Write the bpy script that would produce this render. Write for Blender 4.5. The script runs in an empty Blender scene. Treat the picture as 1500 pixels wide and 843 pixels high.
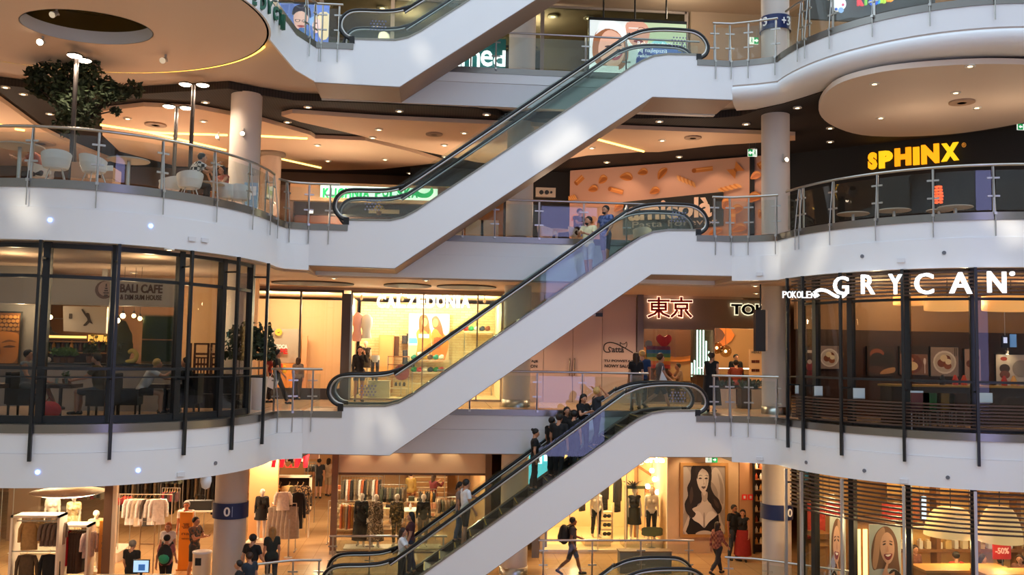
import bpy, math, random
import numpy as np
from mathutils import Vector, Matrix
random.seed(7); rng = np.random.default_rng(7)
SC = bpy.context.scene; COL = SC.collection
R_ = math.radians
# ---------------------------------------------------------------- camera, world, sun, exposure
FPX, YAW, PITCH, ROLL, CZ = 1350.0, 0.0856, 0.0728, 0.0178, 6.58
_cy, _sy, _cp, _sp = math.cos(YAW), math.sin(YAW), math.cos(PITCH), math.sin(PITCH)
FW = Vector((_sy*_cp, _cy*_cp, _sp)); R0 = Vector((_cy, -_sy, 0)); U0 = R0.cross(FW)
RT = math.cos(ROLL)*R0 + math.sin(ROLL)*U0; UP = -math.sin(ROLL)*R0 + math.cos(ROLL)*U0
CAMP = Vector((0, 0, CZ))
cam = bpy.data.objects.new('camera', bpy.data.cameras.new('camera')); COL.objects.link(cam)
m = Matrix.Identity(4)
for i in range(3):
    m[i][0], m[i][1], m[i][2], m[i][3] = RT[i], UP[i], -FW[i], CAMP[i]
cam.matrix_world = m
cam.data.sensor_width = 36; cam.data.lens = 36*FPX/1500; cam.data.clip_start = .1; cam.data.clip_end = 300
SC.camera = cam
w = bpy.data.worlds.new('daylight'); SC.world = w; w.use_nodes = True
w.node_tree.nodes['Background'].inputs[0].default_value = (.70, .86, 1.0, 1)
w.node_tree.nodes['Background'].inputs[1].default_value = 2.45
SUN_DIR = Vector((.30, 1.0, -.72)).normalized()      # travels away from the camera, downwards
sl = bpy.data.lights.new('sun', 'SUN'); sl.energy = 2.2; sl.angle = R_(.8); sl.color = (1, .88, .66)
so = bpy.data.objects.new('sun', sl); COL.objects.link(so)
so.rotation_euler = SUN_DIR.to_track_quat('-Z', 'Y').to_euler(); so.location = (0, 0, 60)
SC.view_settings.view_transform = 'Standard'; SC.view_settings.look = 'None'; SC.view_settings.gamma = 1
SC.view_settings.use_curve_mapping = False
SC.view_settings.exposure = 0.0
SC.cycles.transparent_max_bounces = 24; SC.cycles.max_bounces = 7; SC.cycles.diffuse_bounces = 4
SC.cycles.glossy_bounces = 3; SC.cycles.sample_clamp_indirect = 4.0; SC.cycles.caustics_reflective = False; SC.cycles.caustics_refractive = False
# ---------------------------------------------------------------- helpers
def ray(x, y): return FW + RT*((x-750)/FPX) - UP*((y-421.5)/FPX)
def PY(x, y, Y):                       # point of the vertical plane at depth Y seen at a pixel
    d = ray(x, y); return CAMP + d*(Y/d.y)
def PZ(x, y, z):                       # point of the horizontal plane at height z seen at a pixel
    d = ray(x, y); return CAMP + d*((z-CZ)/d.z)
def hx(s):
    s = s.lstrip('#'); f = lambda c: c/12.92 if c <= .04045 else ((c+.055)/1.055)**2.4
    return tuple(f(int(s[i:i+2], 16)/255) for i in (0, 2, 4))
_M = {}
def mat(col, rough=.6, metal=0, emit=0, noise=0, scale=8, bump=0, alpha=None):
    key = (col, rough, metal, emit, noise, scale, bump)
    if key in _M: return _M[key]
    m = bpy.data.materials.new('mat_'+str(len(_M))); m.use_nodes = True; nt = m.node_tree
    b = nt.nodes['Principled BSDF']; c = (*hx(col), 1)
    b.inputs['Base Color'].default_value = c; b.inputs['Roughness'].default_value = rough; b.inputs['Metallic'].default_value = metal
    m.diffuse_color = c
    if emit:
        b.inputs['Emission Color'].default_value = c; b.inputs['Emission Strength'].default_value = emit
    if noise or bump:
        t = nt.nodes.new('ShaderNodeTexCoord'); n = nt.nodes.new('ShaderNodeTexNoise'); n.inputs['Scale'].default_value = scale; n.inputs['Detail'].default_value = 4
        nt.links.new(t.outputs['Object'], n.inputs['Vector'])
        if noise:
            mx = nt.nodes.new('ShaderNodeMixRGB'); mx.blend_type = 'MULTIPLY'; mx.inputs[0].default_value = noise; mx.inputs[1].default_value = c
            rp = nt.nodes.new('ShaderNodeValToRGB'); rp.color_ramp.elements[0].position = .35; rp.color_ramp.elements[1].position = .65
            rp.color_ramp.elements[0].color = (.35, .35, .35, 1)
            nt.links.new(n.outputs['Fac'], rp.inputs[0]); nt.links.new(rp.outputs[0], mx.inputs[2]); nt.links.new(mx.outputs[0], b.inputs['Base Color'])
        if bump:
            bp = nt.nodes.new('ShaderNodeBump'); bp.inputs['Strength'].default_value = bump; bp.inputs['Distance'].default_value = .02
            nt.links.new(n.outputs['Fac'], bp.inputs['Height']); nt.links.new(bp.outputs[0], b.inputs['Normal'])
    _M[key] = m; return m
def glass(tint='#e6efee', refl=.5, name='glass'):
    key = ('g', tint, refl)
    if key in _M: return _M[key]
    m = bpy.data.materials.new(name); m.use_nodes = True; nt = m.node_tree; nt.nodes.clear()
    o = nt.nodes.new('ShaderNodeOutputMaterial'); t = nt.nodes.new('ShaderNodeBsdfTransparent'); g = nt.nodes.new('ShaderNodeBsdfGlossy')
    t.inputs[0].default_value = (*hx(tint), 1); g.inputs['Roughness'].default_value = .02
    f = nt.nodes.new('ShaderNodeFresnel'); f.inputs[0].default_value = 1.45
    k = nt.nodes.new('ShaderNodeMath'); k.operation = 'MULTIPLY'; k.inputs[1].default_value = refl
    x = nt.nodes.new('ShaderNodeMixShader'); ge = nt.nodes.new('ShaderNodeNewGeometry'); ma = nt.nodes.new('ShaderNodeMath'); ma.operation = 'MULTIPLY_ADD'; ma.inputs[1].default_value = 1/1.45-1.45; ma.inputs[2].default_value = 1.45
    nt.links.new(ge.outputs['Backfacing'], ma.inputs[0]); nt.links.new(ma.outputs[0], f.inputs[0])     # same index on both sides of a thin pane
    nt.links.new(f.outputs[0], k.inputs[0]); nt.links.new(k.outputs[0], x.inputs[0]); nt.links.new(t.outputs[0], x.inputs[1]); nt.links.new(g.outputs[0], x.inputs[2]); nt.links.new(x.outputs[0], o.inputs[0])
    m.diffuse_color = (.8, .9, .9, .3)
    _M[key] = m; return m
def pattern(c1, c2, scale=6, kind='voronoi', rough=.8, c3=None):
    key = ('p', c1, c2, scale, kind, c3)
    if key in _M: return _M[key]
    m = mat(c1, rough).copy(); nt = m.node_tree; b = nt.nodes['Principled BSDF']
    t = nt.nodes.new('ShaderNodeTexCoord'); r = nt.nodes.new('ShaderNodeValToRGB'); r.color_ramp.interpolation = 'CONSTANT'
    e = r.color_ramp.elements; e[0].color = (*hx(c1), 1); e[1].color = (*hx(c2), 1); e[1].position = .5
    if kind == 'voronoi':
        n = nt.nodes.new('ShaderNodeTexVoronoi'); n.inputs['Scale'].default_value = scale; out = n.outputs['Distance']; e[1].position = .42
    elif kind == 'noise':
        n = nt.nodes.new('ShaderNodeTexNoise'); n.inputs['Scale'].default_value = scale; n.inputs['Detail'].default_value = 3; out = n.outputs['Fac']
    elif kind == 'checker':
        n = nt.nodes.new('ShaderNodeTexChecker'); n.inputs['Scale'].default_value = scale; out = n.outputs['Fac']
    else:
        n = nt.nodes.new('ShaderNodeTexWave'); n.inputs['Scale'].default_value = scale; out = n.outputs['Fac']
        n.bands_direction = 'Z' if kind == 'bandsz' else 'X'
    if c3:
        q = e.new(.62); q.color = (*hx(c3), 1)
    nt.links.new(t.outputs['Object'], n.inputs['Vector']); nt.links.new(out, r.inputs[0]); nt.links.new(r.outputs[0], b.inputs['Base Color'])
    _M[key] = m; return m
def tiles(c1, joint, sx, sy, rough=.25, c2=None, upright=False):
    m = mat(c1, rough).copy(); nt = m.node_tree; b = nt.nodes['Principled BSDF']
    t = nt.nodes.new('ShaderNodeTexCoord'); n = nt.nodes.new('ShaderNodeTexBrick'); n.offset = 0
    n.inputs['Color1'].default_value = (*hx(c1), 1); n.inputs['Color2'].default_value = (*hx(c2 or c1), 1); n.inputs['Mortar'].default_value = (*hx(joint), 1)
    n.inputs['Scale'].default_value = 1; n.inputs['Mortar Size'].default_value = .008; n.inputs['Brick Width'].default_value = sx; n.inputs['Row Height'].default_value = sy
    src = t.outputs['Object']
    if upright:
        mp = nt.nodes.new('ShaderNodeMapping'); mp.inputs['Rotation'].default_value = (math.pi/2, 0, 0); nt.links.new(src, mp.inputs['Vector']); src = mp.outputs[0]; n.offset = .5
    nt.links.new(src, n.inputs['Vector']); nt.links.new(n.outputs['Color'], b.inputs['Base Color']); return m
class MB:
    def __init__(s): s.v = []; s.f = []; s.m = []; s.sm = []
    def add(s, vs, fs, mi=0, smooth=False):
        o = len(s.v); s.v += [tuple(p) for p in vs]; s.f += [tuple(i+o for i in f) for f in fs]; s.m += [mi]*len(fs); s.sm += [smooth]*len(fs); return s
    def box(s, c, d, rz=0, mi=0, rx=0, ry=0):
        a = [(x*d[0]/2, y*d[1]/2, z*d[2]/2) for x in (-1, 1) for y in (-1, 1) for z in (-1, 1)]
        M = Matrix.Rotation(rz, 3, 'Z') @ Matrix.Rotation(ry, 3, 'Y') @ Matrix.Rotation(rx, 3, 'X')
        return s.add([Vector(c)+M@Vector(p) for p in a], [(0, 1, 3, 2), (4, 6, 7, 5), (0, 4, 5, 1), (2, 3, 7, 6), (0, 2, 6, 4), (1, 5, 7, 3)], mi)
    def b2(s, p, q, mi=0):
        return s.box([(p[i]+q[i])/2 for i in range(3)], [abs(p[i]-q[i]) for i in range(3)], 0, mi)
    def prism(s, poly, z0, z1, mi=0, smooth=False):        # plan polygon between two heights
        n = len(poly); v = [(p[0], p[1], z0) for p in poly]+[(p[0], p[1], z1) for p in poly]
        s.add(v, [tuple(range(n-1, -1, -1)), tuple(range(n, 2*n))], mi)
        return s.add(v, [(i, (i+1) % n, n+(i+1) % n, n+i) for i in range(n)], mi, smooth)
    def slab(s, poly, y0, y1, mi=0, smooth=False):         # x-z polygon between two depths
        n = len(poly); v = [(p[0], y0, p[1]) for p in poly]+[(p[0], y1, p[1]) for p in poly]
        s.add(v, [tuple(range(n)), tuple(range(2*n-1, n-1, -1))], mi)
        return s.add(v, [(i, n+i, n+(i+1) % n, (i+1) % n) for i in range(n)], mi, smooth)
    def tube(s, pts, r, n=8, mi=0, closed=False, rs=None):
        P = [Vector(p) for p in pts]; k = len(P); vs = []; prev = None
        for i in range(k):
            a = P[i-1] if (i or closed) else P[i]; b = P[(i+1) % k] if (i < k-1 or closed) else P[i]
            t = (b-a).normalized() if (b-a).length > 1e-9 else Vector((0, 0, 1))
            if prev is None: prev = t.orthogonal()
            u = (prev-t*prev.dot(t)); u = u.normalized() if u.length > 1e-6 else t.orthogonal().normalized(); prev = u; w = t.cross(u)
            rr = rs[i] if rs else r
            vs += [P[i]+(u*math.cos(j*2*math.pi/n)+w*math.sin(j*2*math.pi/n))*rr for j in range(n)]
        fs = [(i*n+j, i*n+(j+1) % n, ((i+1) % k)*n+(j+1) % n, ((i+1) % k)*n+j) for i in range(k if closed else k-1) for j in range(n)]
        s.add(vs, fs, mi, True)
        if not closed: s.add(vs, [tuple(range(n-1, -1, -1)), tuple(range((k-1)*n, k*n))], mi)
        return s
    def lathe(s, prof, c=(0, 0, 0), n=20, mi=0, sx=1, sy=1):
        k = len(prof); vs = [(c[0]+r*sx*math.cos(j*2*math.pi/n), c[1]+r*sy*math.sin(j*2*math.pi/n), c[2]+z) for r, z in prof for j in range(n)]
        s.add(vs, [(i*n+j, i*n+(j+1) % n, (i+1)*n+(j+1) % n, (i+1)*n+j) for i in range(k-1) for j in range(n)], mi, True)
        return s.add(vs, [tuple(range(n-1, -1, -1)), tuple(range((k-1)*n, k*n))], mi)
    def ball(s, c, r, mi=0, n=10, k=7):
        if not hasattr(r, '__len__'): r = (r, r, r)
        vs = [(c[0]+r[0]*math.sin(a)*math.cos(b), c[1]+r[1]*math.sin(a)*math.sin(b), c[2]+r[2]*math.cos(a))
              for a in [math.pi*(i+.02)/(k-1+.04) for i in range(k)] for b in [j*2*math.pi/n for j in range(n)]]
        s.add(vs, [(i*n+j, (i+1)*n+j, (i+1)*n+(j+1) % n, i*n+(j+1) % n) for i in range(k-1) for j in range(n)], mi, True)
        return s.add(vs, [tuple(range(n)), tuple(range(k*n-1, (k-1)*n-1, -1))], mi, True)
    def ribbon(s, path, z0, z1, t0, t1, mi=0, smooth=True): # vertical band along a plan path, between outward offsets t0..t1
        N = pnorm(path); k = len(path); v = []
        for p, q in zip(path, N):
            for z, t in ((z0, t1), (z1, t1), (z1, t0), (z0, t0)): v.append((p[0]+q[0]*t, p[1]+q[1]*t, z))
        for a in range(4):
            s.add(v, [(i*4+a, (i+1)*4+a, (i+1)*4+(a+1) % 4, i*4+(a+1) % 4) for i in range(k-1)], mi, smooth and a in (0, 2))
        return s.add(v, [(3, 2, 1, 0), ((k-1)*4, (k-1)*4+1, (k-1)*4+2, (k-1)*4+3)], mi)
    def build(s, name, mats, parent=None):
        me = bpy.data.meshes.new(name); me.from_pydata(s.v, [], s.f)
        for x in (mats if isinstance(mats, (list, tuple)) else [mats]): me.materials.append(x)
        me.polygons.foreach_set('material_index', s.m); me.polygons.foreach_set('use_smooth', s.sm); me.update()
        return link(name, me, parent)
def link(name, me, parent=None, loc=None, rz=0):
    o = bpy.data.objects.new(name, me); COL.objects.link(o)
    if parent is not None: o.parent = parent
    if loc is not None: o.location = loc
    if rz: o.rotation_euler = (0, 0, rz)
    return o
def pnorm(path):                       # outward = to the right-hand side when walking the path left to right (towards the camera)
    out = []; k = len(path)
    for i in range(k):
        a = path[max(i-1, 0)]; b = path[min(i+1, k-1)]; dx, dy = b[0]-a[0], b[1]-a[1]; l = math.hypot(dx, dy) or 1
        out.append((dy/l, -dx/l))
    return out
def tag(o, label, cat, group=None, kind=None):
    o['label'] = label; o['category'] = cat
    if group: o['group'] = group
    if kind: o['kind'] = kind
    return o
def thing(name, label, cat, loc=(0, 0, 0), rz=0, group=None):
    o = bpy.data.objects.new(name, None); COL.objects.link(o); o.location = loc; o.rotation_euler = (0, 0, rz); o.empty_display_size = .1
    return tag(o, label, cat, group)
def struct(o): o['kind'] = 'structure'; return o
def kids(o): return [c for c in ALLKIDS.get(o.name, [])]
def dup(o, loc, rz=None, label=None, parent=None, sc=None):
    c = o.copy(); COL.objects.link(c)
    if parent is not None: c.parent = parent
    else:
        c.location = loc
        if rz is not None: c.rotation_euler = (0, 0, rz)
        if label: c['label'] = label
        if sc: c.scale = (sc, sc, sc)
    for ch in list(o.children): dup(ch, None, parent=c)
    return c
def bx(name, mt, p, q, parent=None): return MB().b2(p, q).build(name, mt, parent)
def pxbox(name, mt, x0, y0, x1, y1, Y, dep=.1, parent=None, mb=None, mi=0):   # a box standing at depth Y whose front covers a pixel rectangle
    a = PY((x0+x1)/2, y1, Y); b = PY((x0+x1)/2, y0, Y); l = PY(x0, (y0+y1)/2, Y); r = PY(x1, (y0+y1)/2, Y)
    if mb is not None: return mb.b2((l.x, Y, a.z), (r.x, Y+dep, b.z), mi)
    return bx(name, mt, (l.x, Y, a.z), (r.x, Y+dep, b.z), parent)
def light(kind, loc, power, col=(1, .72, .42), r=.12, **k):
    l = bpy.data.lights.new('lamp_or_fill_light', kind); l.energy = power; l.color = col  # serves real lamps and fill lights added without a fixture
    if kind in ('POINT', 'SPOT'): l.shadow_soft_size = r
    o = bpy.data.objects.new('lamp_or_fill_light', l); COL.objects.link(o); o.location = loc
    if kind == 'AREA': l.shape = 'RECTANGLE'; l.size, l.size_y = k['size']
    if kind == 'SPOT': l.spot_size = R_(k.get('cone', 100)); l.spot_blend = .6
    if 'to' in k: o.rotation_euler = (Vector(k['to'])-Vector(loc)).to_track_quat('-Z', 'Y').to_euler()
    return o
def text_mesh(s, font_bold=0, spacing=1.0, extrude=.02, shear=0):
    cu = bpy.data.curves.new('txt', 'FONT'); cu.body = s; cu.size = 1; cu.extrude = extrude; cu.offset = font_bold; cu.space_character = spacing; cu.resolution_u = 3; cu.shear = shear
    o = bpy.data.objects.new('txt', cu); COL.objects.link(o); dg = bpy.context.evaluated_depsgraph_get(); dg.update()
    me = bpy.data.meshes.new_from_object(o.evaluated_get(dg)); bpy.data.objects.remove(o); bpy.data.curves.remove(cu)
    return me
def text_on(s, O, u, v, w, h, mt, name='lettering', parent=None, bold=0, depth=.03, spacing=1, mirror=False, shear=0, front=None):
    """writing whose box is w x h, lower left corner O, along unit u, up v, raised towards u x v"""
    me = text_mesh(s, bold, spacing, .02, shear); n = len(me.vertices)
    if n == 0: return None
    a = np.zeros(n*3, 'f'); me.vertices.foreach_get('co', a); a = a.reshape(-1, 3).astype(float)
    lo = a.min(0); hi = a.max(0); sx = w/max(hi[0]-lo[0], 1e-6); sy = h/max(hi[1]-lo[1], 1e-6)
    x = (a[:, 0]-lo[0])*sx; y = (a[:, 1]-lo[1])*sy; z = (a[:, 2]-lo[2])/max(hi[2]-lo[2], 1e-6)*depth
    if mirror: x = w-x
    u = np.array(u); v = np.array(v); nn = np.cross(u, v)
    P = np.array(O)+x[:, None]*u+y[:, None]*v+z[:, None]*nn
    me.vertices.foreach_set('co', P.astype('f').ravel()); me.materials.clear(); me.materials.append(mt); me.update()
    return link(name, me, parent)
def text_px(s, x0, y0, x1, y1, Y, mt, name='lettering', parent=None, **k):
    y0, y1 = y0, y1; O = PY(x0, y1, Y); w = (PY(x1, y1, Y)-O).length; h = (PY(x0, y0, Y)-O).z
    return text_on(s, O, (1, 0, 0), (0, 0, 1), w, h, mt, name, parent, **k)
def el(cx, cy, rx, ry, rot=0, n=18):
    c, s = math.cos(rot), math.sin(rot)
    return [(cx+rx*math.cos(t)*c-ry*math.sin(t)*s, cy+rx*math.cos(t)*s+ry*math.sin(t)*c) for t in [i*2*math.pi/n for i in range(n)]]
def smooth(pts, k=4, closed=True):
    out = []; n = len(pts)
    for i in range(n if closed else n-1):
        g = (lambda j: pts[j % n]) if closed else (lambda j: pts[min(max(j, 0), n-1)])
        a, b, c, d = g(i-1), g(i), g(i+1), g(i+2)
        for q in range(k):
            t = q/k
            out.append(tuple(.5*((2*b[e])+(-a[e]+c[e])*t+(2*a[e]-5*b[e]+4*c[e]-d[e])*t*t+(-a[e]+3*b[e]-3*c[e]+d[e])*t**3) for e in range(len(b))))
    if not closed: out.append(pts[-1])
    return out
def rect(x0, y0, x1, y1): return [(x0, y0), (x1, y0), (x1, y1), (x0, y1)]
def art(name, O, u, v, items, parent=None, emit=0, base=.003, rough=.5):
    """flat print: coloured shapes given in 0..1 of the sheet (u, v are the full edge vectors)"""
    mb = MB(); ms = []; O = Vector(O); u = Vector(u); v = Vector(v); n = u.cross(v).normalized()
    for i, (c, poly) in enumerate(items):
        mm = mat(c, rough, 0, emit)
        if mm not in ms: ms.append(mm)
        poly = [(min(max(p[0], 0), 1), min(max(p[1], 0), 1)) for p in poly]
        mb.add([O+u*p[0]+v*p[1]+n*(base+.0025*i) for p in poly], [tuple(range(len(poly)))], ms.index(mm))
    return mb.build(name, ms, parent)
def art_px(name, x0, y0, x1, y1, Y, items, parent=None, **k):
    O = PY(x0, y1, Y); r = PY(x1, y1, Y); t = PY(x0, y0, Y)
    return art(name, O, (r.x-O.x, 0, 0), (0, 0, t.z-O.z), items, parent, **k)
# palette
WHITE = mat('#e9eaec', .35); WHITE2 = mat('#dcdcdf', .45); TAUPE = mat('#c4b3a8', .7); BEIGE = mat('#d8b396', .7); STEEL = mat('#b9b7b2', .28, 1)
STRIP = mat('#8d8a85', .3, 1); DARK = mat('#17191b', .4); BLACKCEIL = mat('#2a2220', .8); RUBBER = mat('#0c0c0d', .35); GREY = mat('#8d8a88', .5)
GL = glass('#f6faf8', .95); GLT = glass('#d3e6e1', .7); GLD = glass('#dcdfdf', .6)
GLE = glass('#eef4f1', 1.0)
# ---------------------------------------------------------------- structure
L0, L1, L2, L3, L4 = 0.0, 5.0, 10.0, 15.0, 20.0
def ell(c, rx, ry, a0, a1, n):
    return [(c[0]+rx*math.cos(a), c[1]+ry*math.sin(a)) for a in [a0+(a1-a0)*i/n for i in range(n+1)]]
PI = math.pi
CL, RXL, RYL = (-8.2, 24.2), 4.1, 4.75
CR, RXR, RYR = (14.0, 24.4), 4.6, 4.9
PATHL = ell(CL, RXL, RYL, PI, 2*PI, 48)+[(-3.95, 24.75), (-3.35, 25.0)]
PATHR = [(8.3, 25.0), (8.9, 24.72)]+ell(CR, RXR, RYR, PI, 2*PI, 48)
CL3, RXL3, RYL3 = (-8.8, 20.6), 4.95, 4.35
PATHL3 = ell(CL3, RXL3, RYL3, PI, 2*PI+.25, 56)+[(-3.88, 22.9), (-3.75, 24.0), (-3.35, 25.0)]
PATHM = [(-3.35, 26.6), (8.3, 26.6)]
FLOORM = tiles('#cfb092', '#a88a6c', .9, .9, .18, '#c6a587'); FLOOR0 = tiles('#c9a172', '#a07c54', .6, .6, .22, '#c0976a')
def level(z, pl, thick=1.25, name='floor', fm=FLOORM):
    poly = [(-20.5, 48), (-20.5, pl[0][1])]+pl+PATHM+PATHR+[(26, 24.4), (26, 48)]
    struct(MB().prism(poly, z-thick, z-.03).build('slab', TAUPE))
    struct(MB().prism(poly, z-.03, z).build(name, fm))
def fascia(path, z, nm, lab, lowz=1.25, step=True):
    o = MB().ribbon(path, z-.17, z+.005, -.3, .04).build('trim_sill', STRIP); struct(o)
    struct(MB().ribbon(path, z-.57, z-.17, -.2, .015).build('trim_fascia_upper', WHITE))
    struct(MB().ribbon(path, z-lowz-.005, z-.575, -.2, .04).build('trim_fascia_lower', WHITE))
for z in (L1, L2):
    level(z, PATHL)
    for p in (PATHL, PATHR, PATHM): fascia(p, z, '', '')
# third floor: big left disc, rounded underside on the right
rear3 = [(-20.5, 48), (-20.5, 22.0), (-13.0, 22.9), (-9, 24.0), (-5.6, 23.4)]+PATHL3[-4:]+PATHM+PATHR+[(26, 24.4), (26, 48)]
struct(MB().prism(rear3, 14.05, 14.97).build('slab', TAUPE)); struct(MB().prism(rear3, 14.97, 15).build('floor', FLOORM))
struct(MB().prism(ell(CL3, RXL3, RYL3, 0, 2*PI, 64)[:-1], 14.66, 15.0).build('slab', TAUPE))
for p in (PATHL3, PATHR, PATHM): struct(MB().ribbon(p, 14.83, 15.005, -.3, .04).build('trim_sill', STRIP))
struct(MB().ribbon(PATHL3, 13.9, 14.83, -.015, .03).build('trim_fascia_upper', WHITE))
struct(MB().ribbon(PATHM, 14.55, 14.83, -.2, .025).build('trim_fascia_upper', WHITE)); struct(MB().ribbon(PATHM, 13.85, 14.54, -.2, .012).build('trim_fascia_lower', WHITE2))
struct(MB().ribbon(PATHR, 14.3, 14.83, -.2, .02).build('trim_fascia_upper', WHITE))
def loft(path, prof, name, mt):        # sweep an (outward offset, height) profile along a plan path
    N = pnorm(path); k = len(path); v = [(p[0]+n[0]*t, p[1]+n[1]*t, z) for p, n in zip(path, N) for t, z in prof]; q = len(prof)
    return struct(MB().add(v, [(i*q+a, (i+1)*q+a, (i+1)*q+a+1, i*q+a+1) for i in range(k-1) for a in range(q-1)], 0, True).build(name, mt))
loft(PATHR, [(-.1, 14.3), (-.1, 14.25), (.03, 14.25), (.06, 14.18), (.05, 14.06), (-.02, 13.95), (-.15, 13.88), (-.35, 13.84), (-.7, 13.84), (-1.1, 13.86), (-1.1, 14.0)], 'trim_cove', WHITE)
def ring(outer, inner, z, name, mt, flip=False):
    n = len(outer); v = [(p[0], p[1], z) for p in outer]+[(p[0], p[1], z) for p in inner]
    return struct(MB().add(v, [(i, n+i, n+(i+1) % n, (i+1) % n) for i in range(n)], 0).build(name, mt))
oe = ell(CL3, RXL3-.02, RYL3-.02, 0, 2*PI, 72)[:-1]; ov = ell((-8.05, 21.45), 1.42, 1.12, 0, 2*PI, 72)[:-1]
ring(oe, ov, 13.9, 'ceiling', mat('#e6cdb9', .75))
struct(MB().ribbon(oe+[oe[0]], 13.9, 14.6, -.04, -.0).build('trim_rim', WHITE))
struct(MB().ribbon((ov+[ov[0]])[::-1], 13.9, 14.2, -.02, .0).build('trim_recess', WHITE))
struct(MB().ribbon((ov+[ov[0]])[::-1], 14.2, 14.62, -.04, -.02).build('trim_recess_band', mat('#7d6a3c', .3, .8)))
struct(MB().prism(ov, 14.6, 14.64).build('ceiling', mat('#6b5c3e', .25, .7)))
led = ell(CL3, RXL3+.05, RYL3+.05, .42, PI-.12, 60)
LEDM = mat('#ffc24a', .5, 0, 5)
tag(MB().tube([(p[0], p[1], 13.95) for p in led], .03, 6).build('light_strip', LEDM), 'curved yellow light strip along the rear rim of the round white ceiling disc', 'light strip')
# ceilings below the third floor: dark void with lower beige sheets
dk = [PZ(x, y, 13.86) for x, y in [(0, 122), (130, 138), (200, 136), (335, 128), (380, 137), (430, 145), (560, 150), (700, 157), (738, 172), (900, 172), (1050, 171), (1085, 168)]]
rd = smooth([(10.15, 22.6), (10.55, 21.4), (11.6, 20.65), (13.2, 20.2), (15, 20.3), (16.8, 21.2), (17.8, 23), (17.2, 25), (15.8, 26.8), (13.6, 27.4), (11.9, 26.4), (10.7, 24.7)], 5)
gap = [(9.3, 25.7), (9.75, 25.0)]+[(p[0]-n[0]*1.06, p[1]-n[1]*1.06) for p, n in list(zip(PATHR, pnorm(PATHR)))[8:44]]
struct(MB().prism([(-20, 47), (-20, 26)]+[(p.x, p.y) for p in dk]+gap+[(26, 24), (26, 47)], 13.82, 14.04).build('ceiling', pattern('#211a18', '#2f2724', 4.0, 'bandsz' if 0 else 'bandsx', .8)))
struct(MB().prism(rd, 13.62, 13.76).build('ceiling', mat('#ddcbbb', .7)))
SHEETS = []
def sheet(pts, z=13.66):
    q = [PZ(x, y, z) for x, y in pts]; poly = [(p.x, p.y) for p in q]
    a = sum(poly[i][0]*poly[(i+1) % len(poly)][1]-poly[(i+1) % len(poly)][0]*poly[i][1] for i in range(len(poly)))
    if a < 0: poly = poly[::-1]
    SHEETS.append(poly)
    struct(MB().prism(poly, z, z+.13).build('ceiling', mat('#dfbd9f', .75)))
sheet([(-40, 118), (0, 147), (55, 187), (110, 214), (165, 236), (100, 246), (-80, 246)])
sheet([(148, 163), (210, 156), (290, 160), (332, 168), (378, 176), (455, 198), (462, 203), (535, 206), (600, 222), (650, 238), (560, 248), (480, 250), (400, 247), (260, 244), (175, 222), (150, 198)])
sheet([(412, 170), (428, 166), (560, 175), (740, 183), (800, 186), (800, 243), (775, 246), (700, 238), (620, 222), (520, 197), (440, 179)])
sheet([(880, 188), (1118, 197), (1165, 199), (1165, 206), (1050, 213), (965, 223), (935, 223), (860, 228), (790, 240), (800, 200)])
# ground floor, far walls, side walls, storefront bands
HOLE = (-.95, 7.45, 25.0, 26.5)
for a, b in (((-23, -6, -.3), (28, 25, 0)), ((-23, 26.5, -.3), (28, 48, 0)), ((-23, 25, -.3), (-.95, 26.5, 0)), ((7.45, 25, -.3), (28, 26.5, 0))): struct(bx('floor', FLOOR0, a, b))
struct(bx('wall_back', mat('#b98f68', .8), (-23, 47.6, -.3), (28, 48, 27)))
struct(bx('wall_left', mat('#cfc9c0', .8), (-23.3, -6, -.3), (-23, 48, 27))); struct(bx('wall_right', mat('#cfc9c0', .8), (28, -6, -.3), (28.3, 48, 27)))
struct(MB().prism([(-23, 26.5), (28, 26.5), (28, 48), (-23, 48)], 18.75, 20).build('ceiling', mat('#b6a390', .8)))
struct(MB().prism([(-23, 26.5), (28, 26.5), (28, 48), (-23, 48)], 26.7, 27).build('roof', WHITE2))
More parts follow.
